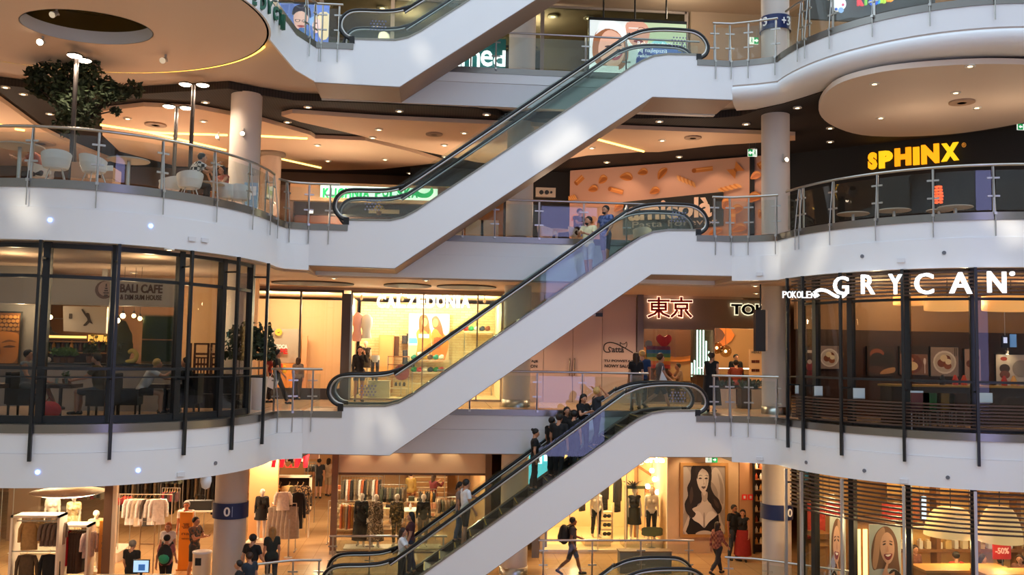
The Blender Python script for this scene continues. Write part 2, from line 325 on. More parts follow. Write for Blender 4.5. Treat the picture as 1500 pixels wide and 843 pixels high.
# the side of the atrium behind the viewer: balconies below, an added wall above that masks the sun
for z in (0.0, 5.0, 10.0, 15.0, 20.0):
    struct(bx('wall_front', WHITE2, (-23, -6.4, z), (28, -6, z+3.6))); struct(bx('trim_front_fascia', WHITE, (-23, -6.4, z+3.6), (28, -4.4, z+5)))
def sun_mask():
    """unseen wall added behind the viewer, gaps cut to shape the sun patches"""
    spots = [  # pixel polygons on planes of depth Y: where the photograph shows sun
        (25.0, [(606, 66), (622, 66), (632, 92), (612, 96)]), (25.0, [(476, 116), (508, 92), (512, 120)]),
        (25.0, [(770, 232), (835, 175), (872, 205), (800, 250)]), (25.0, [(520, 655), (534, 598), (548, 598), (536, 658)]),
        (25.0, [(553, 598), (568, 598), (592, 640), (572, 658)]),
        (24.5, [(1128, 346), (1158, 346), (1158, 410), (1128, 410)]), (22.3, [(1192, 338), (1218, 334), (1208, 402), (1166, 405)]),
        (20.2, [(1418, 318), (1466, 316), (1506, 392), (1462, 394)]), (19.7, [(22, 300), (70, 300), (78, 350), (40, 350)]),
        (26.6, [(810, 370), (822, 356), (850, 356), (850, 376), (828, 384)])]
    W = -6.2; cells = set(); S = .2
    def inside(p, poly):
        r = False; n = len(poly)
        for i in range(n):
            a, b = poly[i], poly[i-1]
            if (a[1] > p[1]) != (b[1] > p[1]) and p[0] < (b[0]-a[0])*(p[1]-a[1])/(b[1]-a[1])+a[0]: r = not r
        return r
    for Y, poly in spots:
        q = []
        for x, y in poly:
            p = PY(x, y, Y); k = (p.y-W)/SUN_DIR.y; q.append((p.x-SUN_DIR.x*k, p.z-SUN_DIR.z*k))
        for i in range(int(min(a for a, b in q)/S)-1, int(max(a for a, b in q)/S)+2):
            for j in range(int(min(b for a, b in q)/S)-1, int(max(b for a, b in q)/S)+2):
                if inside(((i+.5)*S, (j+.5)*S), q): cells.add((i, j))
    j0, j1 = int(25/S), int(52/S); i0, i1 = int(-60/S), int(40/S); mb = MB()
    for j in range(j0, j1):
        row = sorted(c[0] for c in cells if c[1] == j); cuts = [i0-1]+row+[i1]
        for a, b in zip(cuts, cuts[1:]):
            if b-a > 1: mb.b2(((a+1)*S, W-.1, j*S), (b*S, W+.1, (j+1)*S))
    struct(mb.build('wall_sun_mask', WHITE2))
sun_mask()
# ---------------------------------------------------------------- escalators
TOPX = [(-1.2, .15), (-.85, .24), (-.5, .44), (-.1, .73), (1.25, 1.70), (3.09, 3.03), (4.97, 4.38), (5.4, 4.69), (5.7, 4.88), (6.05, 5.04), (6.45, 5.11), (7.28, 5.13)]
RAILX = [(-2.33, .12), (-2.55, .2), (-2.7, .38), (-2.73, .55), (-2.66, .76), (-2.48, .92), (-2.2, .98), (-1.6, .99), (-1.2, 1.03), (-.85, 1.15), (-.5, 1.36), (4.85, 5.3), (5.3, 5.6), (5.7, 5.78), (6.2, 5.86), (6.8, 5.87), (7.2, 5.84), (7.48, 5.68), (7.62, 5.42), (7.58, 5.2), (7.42, 5.07), (7.28, 5.06)]
RAILS = smooth(RAILX, 3, False)
def inset(path, d):
    out = []
    for i, p in enumerate(path):
        a, b = path[max(i-1, 0)], path[min(i+1, len(path)-1)]; dx, dz = b[0]-a[0], b[1]-a[1]; l = math.hypot(dx, dz) or 1
        out.append((p[0]+dz/l*d, p[1]-dx/l*d))
    return out
def make_escalator(label, grp, people_side=1):
    t = thing('escalator', label, 'escalator', (0, 0, 0), 0, grp)
    clad = [(-3.35, -.17), (-2.33, -.17), (-2.33, .13)]+TOPX+[(7.28, 4.83), (8.3, 4.83), (8.3, 3.88), (6.0, 3.87), (-1.05, -1.15), (-3.35, -1.12)]
    for y0, y1 in ((24.96, 25.1), (26.36, 26.5)):
        MB().slab(clad, y0, y1).build('side_cladding', WHITE, t)
    body = [(-3.35, -.17), (-2.33, -.03), (-.9, -.05), (6.1, 4.95), (7.28, 4.97), (8.3, 4.83), (8.3, 3.885), (6.005, 3.875), (-1.045, -1.145), (-3.35, -1.115)]
    MB().slab(body[:1]+[(-2.33, -.2), (-.9, -.3), (6.1, 4.65), (7.28, 4.7)]+body[5:], 25.1, 26.36).build('truss', TAUPE, t)
    sof = [(8.3, 3.87), (6.0, 3.86), (-1.05, -1.16), (-3.35, -1.13)]
    MB().slab([(8.3, 3.86), (6.0, 3.85), (-1.05, -1.17), (-3.35, -1.14), (-3.35, -1.125), (-1.05, -1.155), (6.0, 3.868), (8.3, 3.875)], 24.98, 26.48).build('soffit_panel', mat('#a08d82', .6), t)
    MB().b2((-3.35, 24.94, -.17), (-2.33, 26.5, .0)).b2((-2.33, 25.1, -.1), (-.9, 26.36, .0)).build('landing_plate', STRIP, t)
    MB().b2((7.28, 24.94, 4.83), (8.3, 26.5, 5.0)).b2((6.1, 25.1, 4.9), (7.28, 26.36, 5.0)).build('landing_plate', STRIP, t)
    st = MB().b2((0, 25.22, -.3), (.42, 26.24, 0), 0)
    for k in range(3): st.b2((.005, 25.25, -.06-.08*k), (-.006, 26.2, -.02-.08*k), 1)
    st.b2((.0, 25.22, 0), (.03, 26.24, .004), 2)
    o = st.build('step', [mat('#3b3c3e', .4, .6), mat('#232426', .5), mat('#c9a93a', .5)], t); me = o.data
    for i in range(17):
        q = o if i == 0 else link('step', me, t)
        q.location = (-.9+i*.4118, 0, .72*(i*.4118-1.95)+1.6)
    for y0, y1, nm in ((25.1, 25.2, 'skirt'), (26.26, 26.36, 'skirt')):
        s = [(-2.2, .02)]+[(x, z+.0) for x, z in TOPX[0:-1]]+[(7.2, 5.1)]
        MB().slab(s+[(x, z-.5) for x, z in s[::-1]], y0, y1).build(nm, mat('#26272a', .35, .4), t)
    for yc in (25.03, 26.43):
        MB().slab([(x, z+.035) for x, z in [(-2.33, .13)]+TOPX]+[(x, z-.02) for x, z in ([(-2.33, .13)]+TOPX)[::-1]], yc-.085, yc+.085).build('deck_strip', mat('#8f8c80', .35, .8), t)
        inner = inset(RAILS, .05)
        gl = [(x, z) for x, z in inner]
        low = [(x, z+.03) for x, z in TOPX[::-1]]
        MB().slab(gl+low, yc-.008, yc+.008).build('glass_balustrade', GLE, t)
        MB().tube([(x, yc, z) for x, z in RAILS], .042, 8).build('handrail', RUBBER, t)
        MB().tube([(x, yc, z) for x, z in inset(RAILS, .06)], .032, 6).build('rail_profile', STEEL, t)
        MB().b2((-2.45, yc-.09, 0), (-2.3, yc+.09, .2)).build('newel', RUBBER, t); MB().b2((7.25, yc-.09, 4.98), (7.4, yc+.09, 5.16)).build('newel', RUBBER, t)
    return t

esc = make_escalator('white clad escalator rising from the ground floor, carrying most of the riders', None)
esc['label'] = 'white escalator rising from the ground floor to the first floor, crowded with riders in black'
ESC = [esc]
for z, lb in ((5, 'white escalator rising from the first floor carrying two men down below the pasta wall'), (10, 'white escalator with no riders rising from the second floor to the third'),
              (15, 'white escalator at the top of the picture rising from the third floor'), (-5, 'escalator coming up from below, only its handrail loops showing above the ground floor')):
    ESC.append(dup(esc, (0, 0, z), label=lb))
# ---------------------------------------------------------------- railings
def px_of(p):
    d = Vector(p)-CAMP; k = d.dot(FW); return 750+FPX*d.dot(RT)/k
def arc(path):
    s = [0]
    for a, b in zip(path, path[1:]): s.append(s[-1]+math.hypot(b[0]-a[0], b[1]-a[1]))
    return s
def at_s(path, s, S):
    s = min(max(s, 0), S[-1])
    for i in range(len(path)-1):
        if s <= S[i+1] or i == len(path)-2:
            k = (s-S[i])/max(S[i+1]-S[i], 1e-9); a, b = path[i], path[i+1]
            return (a[0]+(b[0]-a[0])*k, a[1]+(b[1]-a[1])*k), ((b[0]-a[0])/(S[i+1]-S[i]), (b[1]-a[1])/(S[i+1]-S[i]))
def s_at_px(path, z, px, front=True):   # arc length where the (visible part of the) path crosses an image column
    S = arc(path); best = None
    for i in range(600):
        s = S[-1]*i/599; p, d = at_s(path, s, S); e = abs(px_of((p[0], p[1], z))-px)+(40 if p[1] > 27.5 else 0)
        if best is None or e < best[0]: best = (e, s)
    return best[1]
def sub_path(path, s0, s1, step=.25):
    S = arc(path); n = max(1, int((s1-s0)/step)); return [at_s(path, s0+(s1-s0)*i/n, S)[0] for i in range(n+1)]
def railing(path, z, ss, label, drop=.55, off=.09, h=1.1, ends=(None, None), grp=None):
    S = arc(path); t = thing('glass_railing', label, 'railing', (path[len(path)//2][0], path[len(path)//2][1], z), 0, grp)
    ox, oy = t.location.x, t.location.y
    W = lambda p: (p[0]-ox, p[1]-oy)
    s0 = ends[0] if ends[0] is not None else ss[0]; s1 = ends[1] if ends[1] is not None else ss[-1]
    P = [W(p) for p in sub_path(path, s0, s1)]; N = pnorm(P)
    MB().tube([(p[0]+n[0]*-.02, p[1]+n[1]*-.02, h) for p, n in zip(P, N)], .032, 8).build('handrail', STEEL, t)
    for s in ss:
        p, d = at_s(path, s, S); p = W(p); n = (d[1], -d[0]); a = math.atan2(d[1], d[0])
        mb = MB().box((p[0]-n[0]*.06, p[1]-n[1]*.06, h/2-.02), (.05, .03, h-.02), a)
        mb.tube([(p[0]+n[0]*off, p[1]+n[1]*off, -drop), (p[0]+n[0]*off, p[1]+n[1]*off, .0), (p[0]-n[0]*.03, p[1]-n[1]*.03, h)], .014, 5)
        mb.box((p[0]+n[0]*.03, p[1]+n[1]*.03, -.03), (.06, .16, .06), a)
        o = mb.build('post', STEEL, t)
        for zz in (.38, .8): MB().box((p[0]-n[0]*.03, p[1]-n[1]*.03, zz), (.26, .03, .04), a).build('clamp', STEEL, o)
    E = sorted(set([s0]+list(ss)+[s1]))
    for a, b in zip(E, E[1:]):
        if b-a < .25: continue
        MB().ribbon([W(p) for p in sub_path(path, a+.05, b-.05)], .06, h-.12, -.045, -.033).build('glass_panel', GL, t)
    return t
def rail_px(path, z, pxs, label, **k):
    return railing(path, z, sorted(s_at_px(path, z+.3, x) for x in pxs), label, **k)
SL, SR = arc(PATHL), arc(PATHR); s3 = arc(PATHL3)
e = s_at_px
rail_px(PATHL, L2, [-60, 44, 143, 238, 316, 367, 392, 403], 'curved glass railing of the left terrace with cafe chairs behind it', ends=(.5, SL[-4]))
railing([(-4.1, 24.5), (-3.85, 24.9), (-3.35, 25.02), (-2.45, 25.02)], L2, [.35, .95, 1.5], 'short glass railing left of the green lit kiosk sign, at the escalator foot', ends=(0, 1.75))
railing([(-4.1, 24.5), (-3.85, 24.9), (-3.35, 25.02), (-2.7, 25.02)], L1, [.15, .7, 1.2], 'short glass railing on the first floor beside the walking boy', ends=(0, 1.45))
rail_px(PATHL3, L3, [402, 450, 470], 'glass railing in front of the large screen with three smiling faces', ends=(s3[-1]-2.4, s3[-1]+0))
railing([(-3.35, 25.02), (-2.6, 25.02)], L3, [.15, .6], 'short glass railing end beside the topmost escalator', ends=(0, .7))
RC = [(7.75, 25.02), (8.3, 25.0), (8.9, 24.72), (9.4, 24.4)]
railing(RC, L1, [.06, .5, 1.0, 1.75], 'short glass railing on the first floor in front of the sushi bar entrance', ends=(0, 2.05))
railing(RC, L2, [.06, .5, 1.0, 1.75], 'short glass railing at the escalator head by the pasta wall', ends=(0, 1.95))
railing(RC, L3, [.06, .5, 1.0, 1.75], 'short glass railing on the third floor beside the plus 3 column', ends=(0, 1.95))
rail_px(PATHR, L2, [1169, 1174, 1218, 1284, 1366, 1457, 1560], 'curved glass railing below the yellow restaurant sign', ends=(1.75, SR[-1]-.5))
rail_px(PATHR, L3, [1172, 1182, 1218, 1279, 1362, 1455, 1560], 'curved glass railing on the third floor with coloured shop letters behind', ends=(1.75, SR[-1]-.5))
for z, pxs, lb in ((L1, (660, 688, 787, 853, 925), 'straight glass railing behind the crowded escalator, in front of the pale hoarding'),
                   (L2, (678, 725, 790, 855, 918, 985), 'straight glass railing of the second floor behind the two men on the escalator'),
                   (L3, (690, 727, 858, 918, 1000), 'straight glass railing of the third floor in front of the portrait screen')):
    rail_px(PATHM, z, pxs, lb, drop=-.02, off=.0, ends=(e(PATHM, z+.5, pxs[0]-20), e(PATHM, z+.5, pxs[-1]+25)))
# ground floor railings
def rail0(pts, z, lb, n):
    S = arc(pts); railing(pts, z, [S[-1]*(i+.1)/(n-.8) for i in range(n)], lb, drop=-.02, off=0, ends=(0, S[-1]))
a = PZ(372, 828, 1.1); b = PZ(470, 815, 1.1)
rail0([(-4.7, 24.3), (-3.5, 25.0), (-2.75, 25.0)], L0, 'ground floor railing at the foot of the escalator, right of the blonde woman', 4)
rail0([(-2.9, 28.2), (.6, 28.2)], L0, 'low ground floor railing in front of the clothes shop window', 4)
rail0([(3.3, 27.6), (8.0, 27.6)], L0, 'ground floor railing behind the handrail loops, in front of the lingerie shop', 4)
rail0([(8.2, 25.3), (9.0, 25.1), (11.0, 23.6)], L0, 'ground floor railing at the lower right beside the column', 4)
# LED tower behind the viewer, seen only as lavender reflections in the glass
t = thing('advert_screen', 'tall lavender advertising screen standing across the atrium behind the viewer', 'screen', (8.3, -3.0, .6))
MB().b2((-1.9, -.3, -.6), (1.9, .0, 15.4)).build('housing', DARK, t)
MB().b2((-1.75, .0, .2), (1.75, .03, 15.2)).build('display', mat('#b8b8ff', .5, 0, 3.5), t)
# ---------------------------------------------------------------- people: one continuous skin surface per figure (signed distances + surface nets)
def surface_nets(F, org, h):
    S = F < 0; nx, ny, nz = F.shape
    crn = [(i, j, k) for i in (0, 1) for j in (0, 1) for k in (0, 1)]
    sub = lambda A, c: A[c[0]:nx-1+c[0], c[1]:ny-1+c[1], c[2]:nz-1+c[2]]
    cnt = sum(sub(S, c).astype(int) for c in crn); act = (cnt > 0) & (cnt < 8)
    num = np.zeros(act.shape+(3,)); den = np.zeros(act.shape)
    for a in crn:
        for ax in range(3):
            if a[ax] == 0:
                b = list(a); b[ax] = 1; fa, fb = sub(F, a), sub(F, b); x = (fa < 0) != (fb < 0)
                t = np.where(x, fa/np.where(x, fa-fb, 1), 0)
                for q in range(3): num[..., q] += np.where(x, a[q]+(t if q == ax else 0), 0)
                den += x
    idx = -np.ones(act.shape, int); I = np.argwhere(act); idx[act] = np.arange(len(I))
    V = (I+num[act]/den[act][:, None])*h+org; Q = []
    for ax in range(3):
        a, b = [q for q in range(3) if q != ax]
        A = np.moveaxis(S, (ax, a, b), (0, 1, 2)); X = np.moveaxis(idx, (ax, a, b), (0, 1, 2))
        c = A[:-1, 1:-1, 1:-1] != A[1:, 1:-1, 1:-1]; P = np.argwhere(c); k, i, j = P[:, 0], P[:, 1]+1, P[:, 2]+1
        q = np.stack([X[k, i-1, j-1], X[k, i, j-1], X[k, i, j], X[k, i-1, j]], 1)
        inn = A[k, i, j]; fl = ~inn if ax != 1 else inn
        q[fl] = q[fl][:, ::-1]; Q.append(q)
    Q = np.concatenate(Q); return V, Q[(Q >= 0).all(1)]
def cone_d(P, a, b, ra, rb, flat=1.0):
    a = np.array(a, float); b = np.array(b, float); d = b-a; L = max(d@d, 1e-9)
    t = np.clip(((P-a)@d)/L, 0, 1); v = P-a-t[..., None]*d
    if flat != 1.0: v = v*np.array([1, flat, 1])
    return np.sqrt((v*v).sum(-1))-(ra+(rb-ra)*t), t
def rx_(v, a): c, s = math.cos(a), math.sin(a); return np.array([v[0], v[1]*c-v[2]*s, v[1]*s+v[2]*c])
def rz_(v, a): c, s = math.cos(a), math.sin(a); return np.array([v[0]*c-v[1]*s, v[0]*s+v[1]*c, v[2]])
def figure(H=1.72, fem=False, lean=0, hip=(4, -4), knee=(3, 8), sh=(5, -5), ab=(7, 7), elb=(15, 15), inn=(0, 0), turn=0, nod=0, wide=1.0, sit=False, plastic=False):
    """bones of a posed figure facing -y; angles in degrees, (left, right)"""
    k = H/1.75; D = math.radians; pel = np.array([0, 0, .93]); B = []; J = {}
    hw = .095 if fem else .09; sw = (.165 if fem else .19)*wide
    up = lambda p: pel+rx_(np.array(p)-pel, D(lean))          # bend forward about the hips
    for s, i in ((1, 0), (-1, 1)):
        h = np.array([s*hw, 0, .91]); a = D(hip[i]); d = np.array([0, -math.sin(a), -math.cos(a)]); kn = h+d*.43
        a2 = a-D(knee[i]); d2 = np.array([0, -math.sin(a2), -math.cos(a2)]); an = kn+d2*.41
        B.append((h, kn, .083*wide if not fem else .088, .054, 'thigh', 1)); B.append((kn, (kn+an)/2+np.array([0, .012, 0]), .053, .05, 'shin', 1)); B.append(((kn+an)/2+np.array([0, .012, 0]), an, .05, .036, 'shin2', 1))
        fd = np.array([s*.18, -1, 0]); fa = min(a2, 0)*.6; fd = rx_(fd, -fa if False else 0)
        if a2 < -.5: fd = np.array([s*.1, -math.cos(a2*.7), math.sin(a2*.7)])
        B.append((an+np.array([0, .035, -.03]), an+fd*.15+np.array([0, 0, -.045]), .038, .03, 'foot', 1)); J['ankle', i] = an; J['knee', i] = kn
    B.append((pel+np.array([.05, .01, .0]), pel+np.array([-.05, .01, .0]), .118 if fem else .11, .118 if fem else .11, 'pelvis', 1.15))
    wr = .098 if fem else .115
    B.append((up((0, .005, .96)), up((0, 0, 1.12)), .118*wide, wr*wide, 'belly', 1.2))
    B.append((up((.045, 0, 1.14)), up((.06*wide, .01, 1.33)), wr*wide, .112, 'chest', 1.15)); B.append((up((-.045, 0, 1.14)), up((-.06*wide, .01, 1.33)), wr*wide, .112, 'chest', 1.15))
    B.append((up((sw-.035, .01, 1.40)), up((-sw+.035, .01, 1.40)), .058, .058, 'chest', 1))
    if fem:
        for s in (1, -1): B.append((up((s*.07, -.085, 1.27)), up((s*.07, -.09, 1.265)), .058, .055, 'chest', 1))
    nb = up((0, .02, 1.44)); tn = D(turn); hc = up((0, -.0, 1.60)); hc = hc+np.array([0, -.02-.0*lean, 0])
    R = lambda v: rz_(rx_(np.array(v), D(nod)), tn)
    B.append((nb, hc+R((0, .02, -.06)), .055, .048, 'neck', 1))
    B.append((hc+R((0, .018, .03)), hc+R((0, -.012, -.0)), .088, .08, 'head', 1)); B.append((hc+R((0, -.02, -.01)), hc+R((0, -.045, -.075)), .066, .042, 'head', 1))
    B.append((hc+R((0, -.098, .005)), hc+R((0, -.112, -.03)), .010, .015, 'head', 1))
    for s in (1, -1): B.append((hc+R((s*.083, .01, .0)), hc+R((s*.08, .008, -.035)), .016, .012, 'head', 1))
    J['head'] = hc; J['R'] = R
    for s, i in ((1, 0), (-1, 1)):
        a = D(sh[i]+lean*.8); b = D(ab[i]); p = up((s*sw, .01, 1.405)); d = np.array([s*math.sin(b), -math.sin(a)*math.cos(b), -math.cos(a)*math.cos(b)]); e = p+d*.285
        a2 = a+D(elb[i]); q = D(inn[i]); d2 = np.array([-s*math.sin(q)+s*math.sin(b)*.3, -math.sin(a2)*math.cos(q), -math.cos(a2)*math.cos(q)]); d2 /= np.linalg.norm(d2); w_ = e+d2*.245
        B.append((p, e, .052 if not fem else .044, .04 if not fem else .036, 'uparm', 1)); B.append((e, w_, .04 if not fem else .035, .027, 'forearm', 1))
        pm = w_+d2*.085; B.append((w_+d2*.02, pm, .03, .033, 'palm', 1)); J['palm', i] = pm; J['hd', i] = d2; J['wrist', i] = w_
    low = min(J['ankle', 0][2], J['ankle', 1][2])-.075
    off = np.array([0, 0, -low]); f = lambda v: (np.asarray(v)+off)*k
    B = [(f(a), f(b), ra*k, rb*k, l, fl) for a, b, ra, rb, l, fl in B]
    J2 = {q: (f(v) if q[0] in ('ankle', 'knee', 'palm', 'wrist') or q == 'head' else v) for q, v in J.items()}
    J2['k'] = k; J2['pel'] = f(pel); J2['up'] = lambda p: f(up(p)); J2['fem'] = fem; J2['plastic'] = plastic
    return B, J2
def skin_mesh(B, h=.023, kk=.028):
    lo = np.min([np.minimum(a-ra, b-rb) for a, b, ra, rb, l, fl in B], 0)-h*2.5; hi = np.max([np.maximum(a+ra, b+rb) for a, b, ra, rb, l, fl in B], 0)+h*2.5
    n = np.ceil((hi-lo)/h).astype(int)+1
    F = np.full(n, 9.0)
    for a, b, ra, rb, l, fl in B:
        m_ = .11; i0 = np.clip(((np.minimum(a, b)-max(ra, rb)-m_-lo)/h).astype(int), 0, n); i1 = np.clip(((np.maximum(a, b)+max(ra, rb)+m_-lo)/h).astype(int)+2, 0, n)
        s = tuple(slice(i0[q], i1[q]) for q in range(3))
        G = np.stack(np.meshgrid(*[lo[q]+np.arange(i0[q], i1[q])*h for q in range(3)], indexing='ij'), -1)
        d = cone_d(G, a, b, ra, rb, fl)[0]; f = F[s]; kq = kk if l not in ('head', 'palm') else .012
        hh = np.clip(.5+.5*(f-d)/kq, 0, 1); F[s] = f*(1-hh)+d*hh-kq*hh*(1-hh)
    V, Q = surface_nets(F, lo, h)
    ds = np.stack([np.where(True, cone_d(V, a, b, ra, rb, fl)[0], 0) for a, b, ra, rb, l, fl in B]); lab = ds.argmin(0)
    T = np.zeros(len(V))
    for i, (a, b, ra, rb, l, fl) in enumerate(B):
        s = lab == i
        if s.any(): T[s] = cone_d(V[s], a, b, ra, rb, fl)[1]
    e1 = V[Q[:, 1]]-V[Q[:, 0]]; e2 = V[Q[:, 3]]-V[Q[:, 0]]; fn = np.cross(e1, e2); N = np.zeros_like(V)
    for q in range(4): np.add.at(N, Q[:, q], fn)
    N /= np.linalg.norm(N, axis=1)[:, None]+1e-12
    return V, Q, N, np.array([b[4] for b in B])[lab], T
def raw(V, Q):
    mb = MB(); mb.v = [tuple(map(float, v)) for v in V]; mb.f = [tuple(map(int, q)) for q in Q]; mb.m = [0]*len(Q); mb.sm = [True]*len(Q); return mb
HAIRC = {'dark': '#1a1310', 'brown': '#3a2415', 'blond': '#b8884a', 'grey': '#8b857d', 'red': '#7a3c1c', 'black': '#0d0b0b', 'fair': '#d9b06a'}
NP = [0]
def person(label, loc, rz, name='person', cat='person', group=None, skin='#c48d6c', top='#222326', sleeve='short', bottom='#23262e', legs='long', shoes='#1b1b1c', hair='dark', style='short', H=1.72, topmat=None, botmat=None, dress=None, beard=False, res=.023, **pose):
    B, J = figure(H, **pose); V, Q, N, lab, T = skin_mesh(B, res); k = J['k']; pl = J['plastic']
    root = thing(name, label, cat, loc, rz, group); NP[0] += 1
    body = raw(V, Q); sk = mat(skin, .5); ms = [sk, mat('#1c1512', .3), mat('#8e4a3f', .5)]
    for i, s in ((0, 1), (1, -1)):                             # five separate, slightly curled fingers on each hand
        pm, d = J['palm', i], J['hd', i]; side = np.cross(d, np.array([0, 0, 1.0])); side = side/(np.linalg.norm(side)+1e-9) if np.linalg.norm(side) > .2 else np.array([0, -1.0, 0])
        side = np.array([0, -1.0, 0]) if abs(d[2]) > .8 else np.array([s*1.0, 0, 0]); side = side-d*(side@d); side /= np.linalg.norm(side); cu = np.cross(d, side); cu = cu*(1 if cu[0]*s < 0 or abs(d[2]) < .8 else -1)
        for q, (o_, ln) in enumerate(((.027, .07), (.009, .08), (-.009, .074), (-.026, .058))):
            a = pm+side*o_*k+d*.018*k; b = a+(d*.8+cu*.35)*ln*.55*k; c = b+(d*.45+cu*.8)*ln*.5*k
            body.tube([a, b, c], .009*k, 5, 0, rs=[.0095*k, .0085*k, .0065*k])
        a = pm-d*.045*k+side*.025*k; b = a+(side*.8+d*.5)*.035*k; body.tube([a, b, b+(d*.9+cu*.3)*.032*k], .01*k, 5, 0, rs=[.012*k, .010*k, .008*k])
    hc, R = J['head'], J['R']
    if not pl:
        for s in (1, -1): body.ball(tuple(hc+R((s*.032, -.088, .012))*k), (.013*k, .01*k, .008*k), 1, 8, 5)
        for s in (1, -1): body.ball(tuple(hc+R((s*.033, -.09, .03))*k), (.018*k, .008*k, .004*k), 1, 6, 4)
        body.ball(tuple(hc+R((0, -.088, -.062))*k), (.022*k, .01*k, .007*k), 2, 8, 5)
    body.build('body', ms, root)
    def cloth(name_, cond, mt, thick):
        c = cond[Q].sum(1) >= 3; q = Q[c]
        if len(q) == 0: return
        u, inv = np.unique(q, return_inverse=True); mb = raw(V[u]+N[u]*thick, inv.reshape(q.shape)); return mb.build(name_, mt, root)
    L = lambda *a: np.isin(lab, a)
    zt = V[:, 2]; torso = L('chest', 'belly')
    sl = {'short': .62, 'long': 9, 'none': .08}[sleeve]
    tm = topmat or mat(top, .85, noise=.25, scale=9); bm = botmat or mat(bottom, .85, noise=.25, scale=9)
    if top is not None or topmat:
        cond = torso | (L('uparm') & (T < sl)) | (L('pelvis') & (V[:, 2] > J['pel'][2]-.06*k))
        if sleeve == 'long': cond |= L('forearm') & (T < .93)
        cloth('shirt', cond, tm, .016)
    if legs in ('long', 'short', 'knee'):
        cond = L('pelvis') | L('thigh') & (T < (2 if legs == 'long' else .62 if legs == 'short' else .95))
        if legs == 'long': cond |= L('shin') | L('shin2') & (T < .9)
        cloth('trousers', cond, bm, .014)
    elif legs in ('skirt', 'maxi', 'mini'):
        p = J['pel']; z1 = {'skirt': .52, 'maxi': .2, 'mini': .7}[legs]*k; mb = MB(); n = 18; prof = []
        kx = [max(abs(J['knee', i][0]) for i in (0, 1))]; ky = [J['knee', i][1] for i in (0, 1)]; kmin, kmax = min(ky), max(ky)
        for t_ in (0, .15, .5, 1):
            z = p[2]+.12*k-(p[2]+.12*k-z1)*t_; yc = p[1]+((kmin+kmax)/2-p[1])*min(t_*1.2, 1); rx = (.185+.05*t_)*k*(1.2 if legs == 'maxi' else 1.0); ry = (.135+.05*t_)*k+abs(kmax-kmin)*.45*t_
            prof.append([(rx*math.cos(a)*(1+.06*t_*math.cos(6*a)), yc+ry*math.sin(a)*(1+.06*t_*math.cos(6*a)), z) for a in [i*2*PI/n for i in range(n)]])
        for a_, b_ in zip(prof, prof[1:]): mb.add(a_+b_, [(i, (i+1) % n, n+(i+1) % n, n+i) for i in range(n)], 0, True)
        mb.build('skirt', bm, root)
    if shoes: cloth('shoe', L('foot'), mat(shoes, .5), .008)
    if hair:
        hm = mat(HAIRC.get(hair, hair), .6, noise=.4, scale=20); h2 = .014
        f = lambda v: hc+R(v)*k
        HB = [(f((0, .02, .04)), f((0, .0, .03)), .1*k, .094*k, 'h', 1)]
        if style in ('long', 'bob'): HB += [(f((s*.06, .04, .0)), f((s*.065, .05, -.13 if style == 'bob' else -.3)), .045*k, .035*k, 'h', 1) for s in (1, -1)]+[(f((0, .06, .0)), f((0, .09, -.14 if style == 'bob' else -.34)), .07*k, .05*k, 'h', 1)]
        if style == 'bun': HB += [(f((0, .11, .07)), f((0, .125, .075)), .042*k, .042*k, 'h', 1)]
        if style == 'tail': HB += [(f((0, .1, .04)), f((0, .15, -.18)), .03*k, .018*k, 'h', 1)]
        if style == 'curly': HB[0] = (f((0, .025, .05)), f((0, .01, .04)), .115*k, .11*k, 'h', 1)
        lo = np.min([np.minimum(a-ra, b-rb) for a, b, ra, rb, *_ in HB], 0)-.04; hi = np.max([np.maximum(a+ra, b+rb) for a, b, ra, rb, *_ in HB], 0)+.04
        n = np.ceil((hi-lo)/h2).astype(int)+1; G = np.stack(np.meshgrid(*[lo[q]+np.arange(n[q])*h2 for q in range(3)], indexing='ij'), -1)
        F = np.min([cone_d(G, a, b, ra, rb)[0] for a, b, ra, rb, *_ in HB], 0)
        face = np.array(f((0, -.14, -.045))); ax = R((0, -.9, -.25)); ax = ax/np.linalg.norm(ax)
        rel = G-np.array(hc); cut = rel@ax-.03*k+np.maximum(.075*k-rel@R((0, 0, 1.0)), 0)*.25; lowc = rel@R((0, 0, -1.0))-(.03 if style in ('short', 'curly', 'bun', 'tail') else 9)*k
        back = rel@R((0, 1.0, 0)); F = np.maximum(F, cut); F = np.maximum(F, np.minimum(lowc, .02*k-back+np.maximum(lowc-.04*k, 0)*3))
        hv, hq = surface_nets(F, lo, h2)
        if len(hq): raw(hv, hq).build('hair', hm, root)
        if beard:
            MB().ball(tuple(f((0, -.055, -.085))), (.055*k, .05*k, .035*k), 0, 10, 6).build('beard', hm, root)
    return root
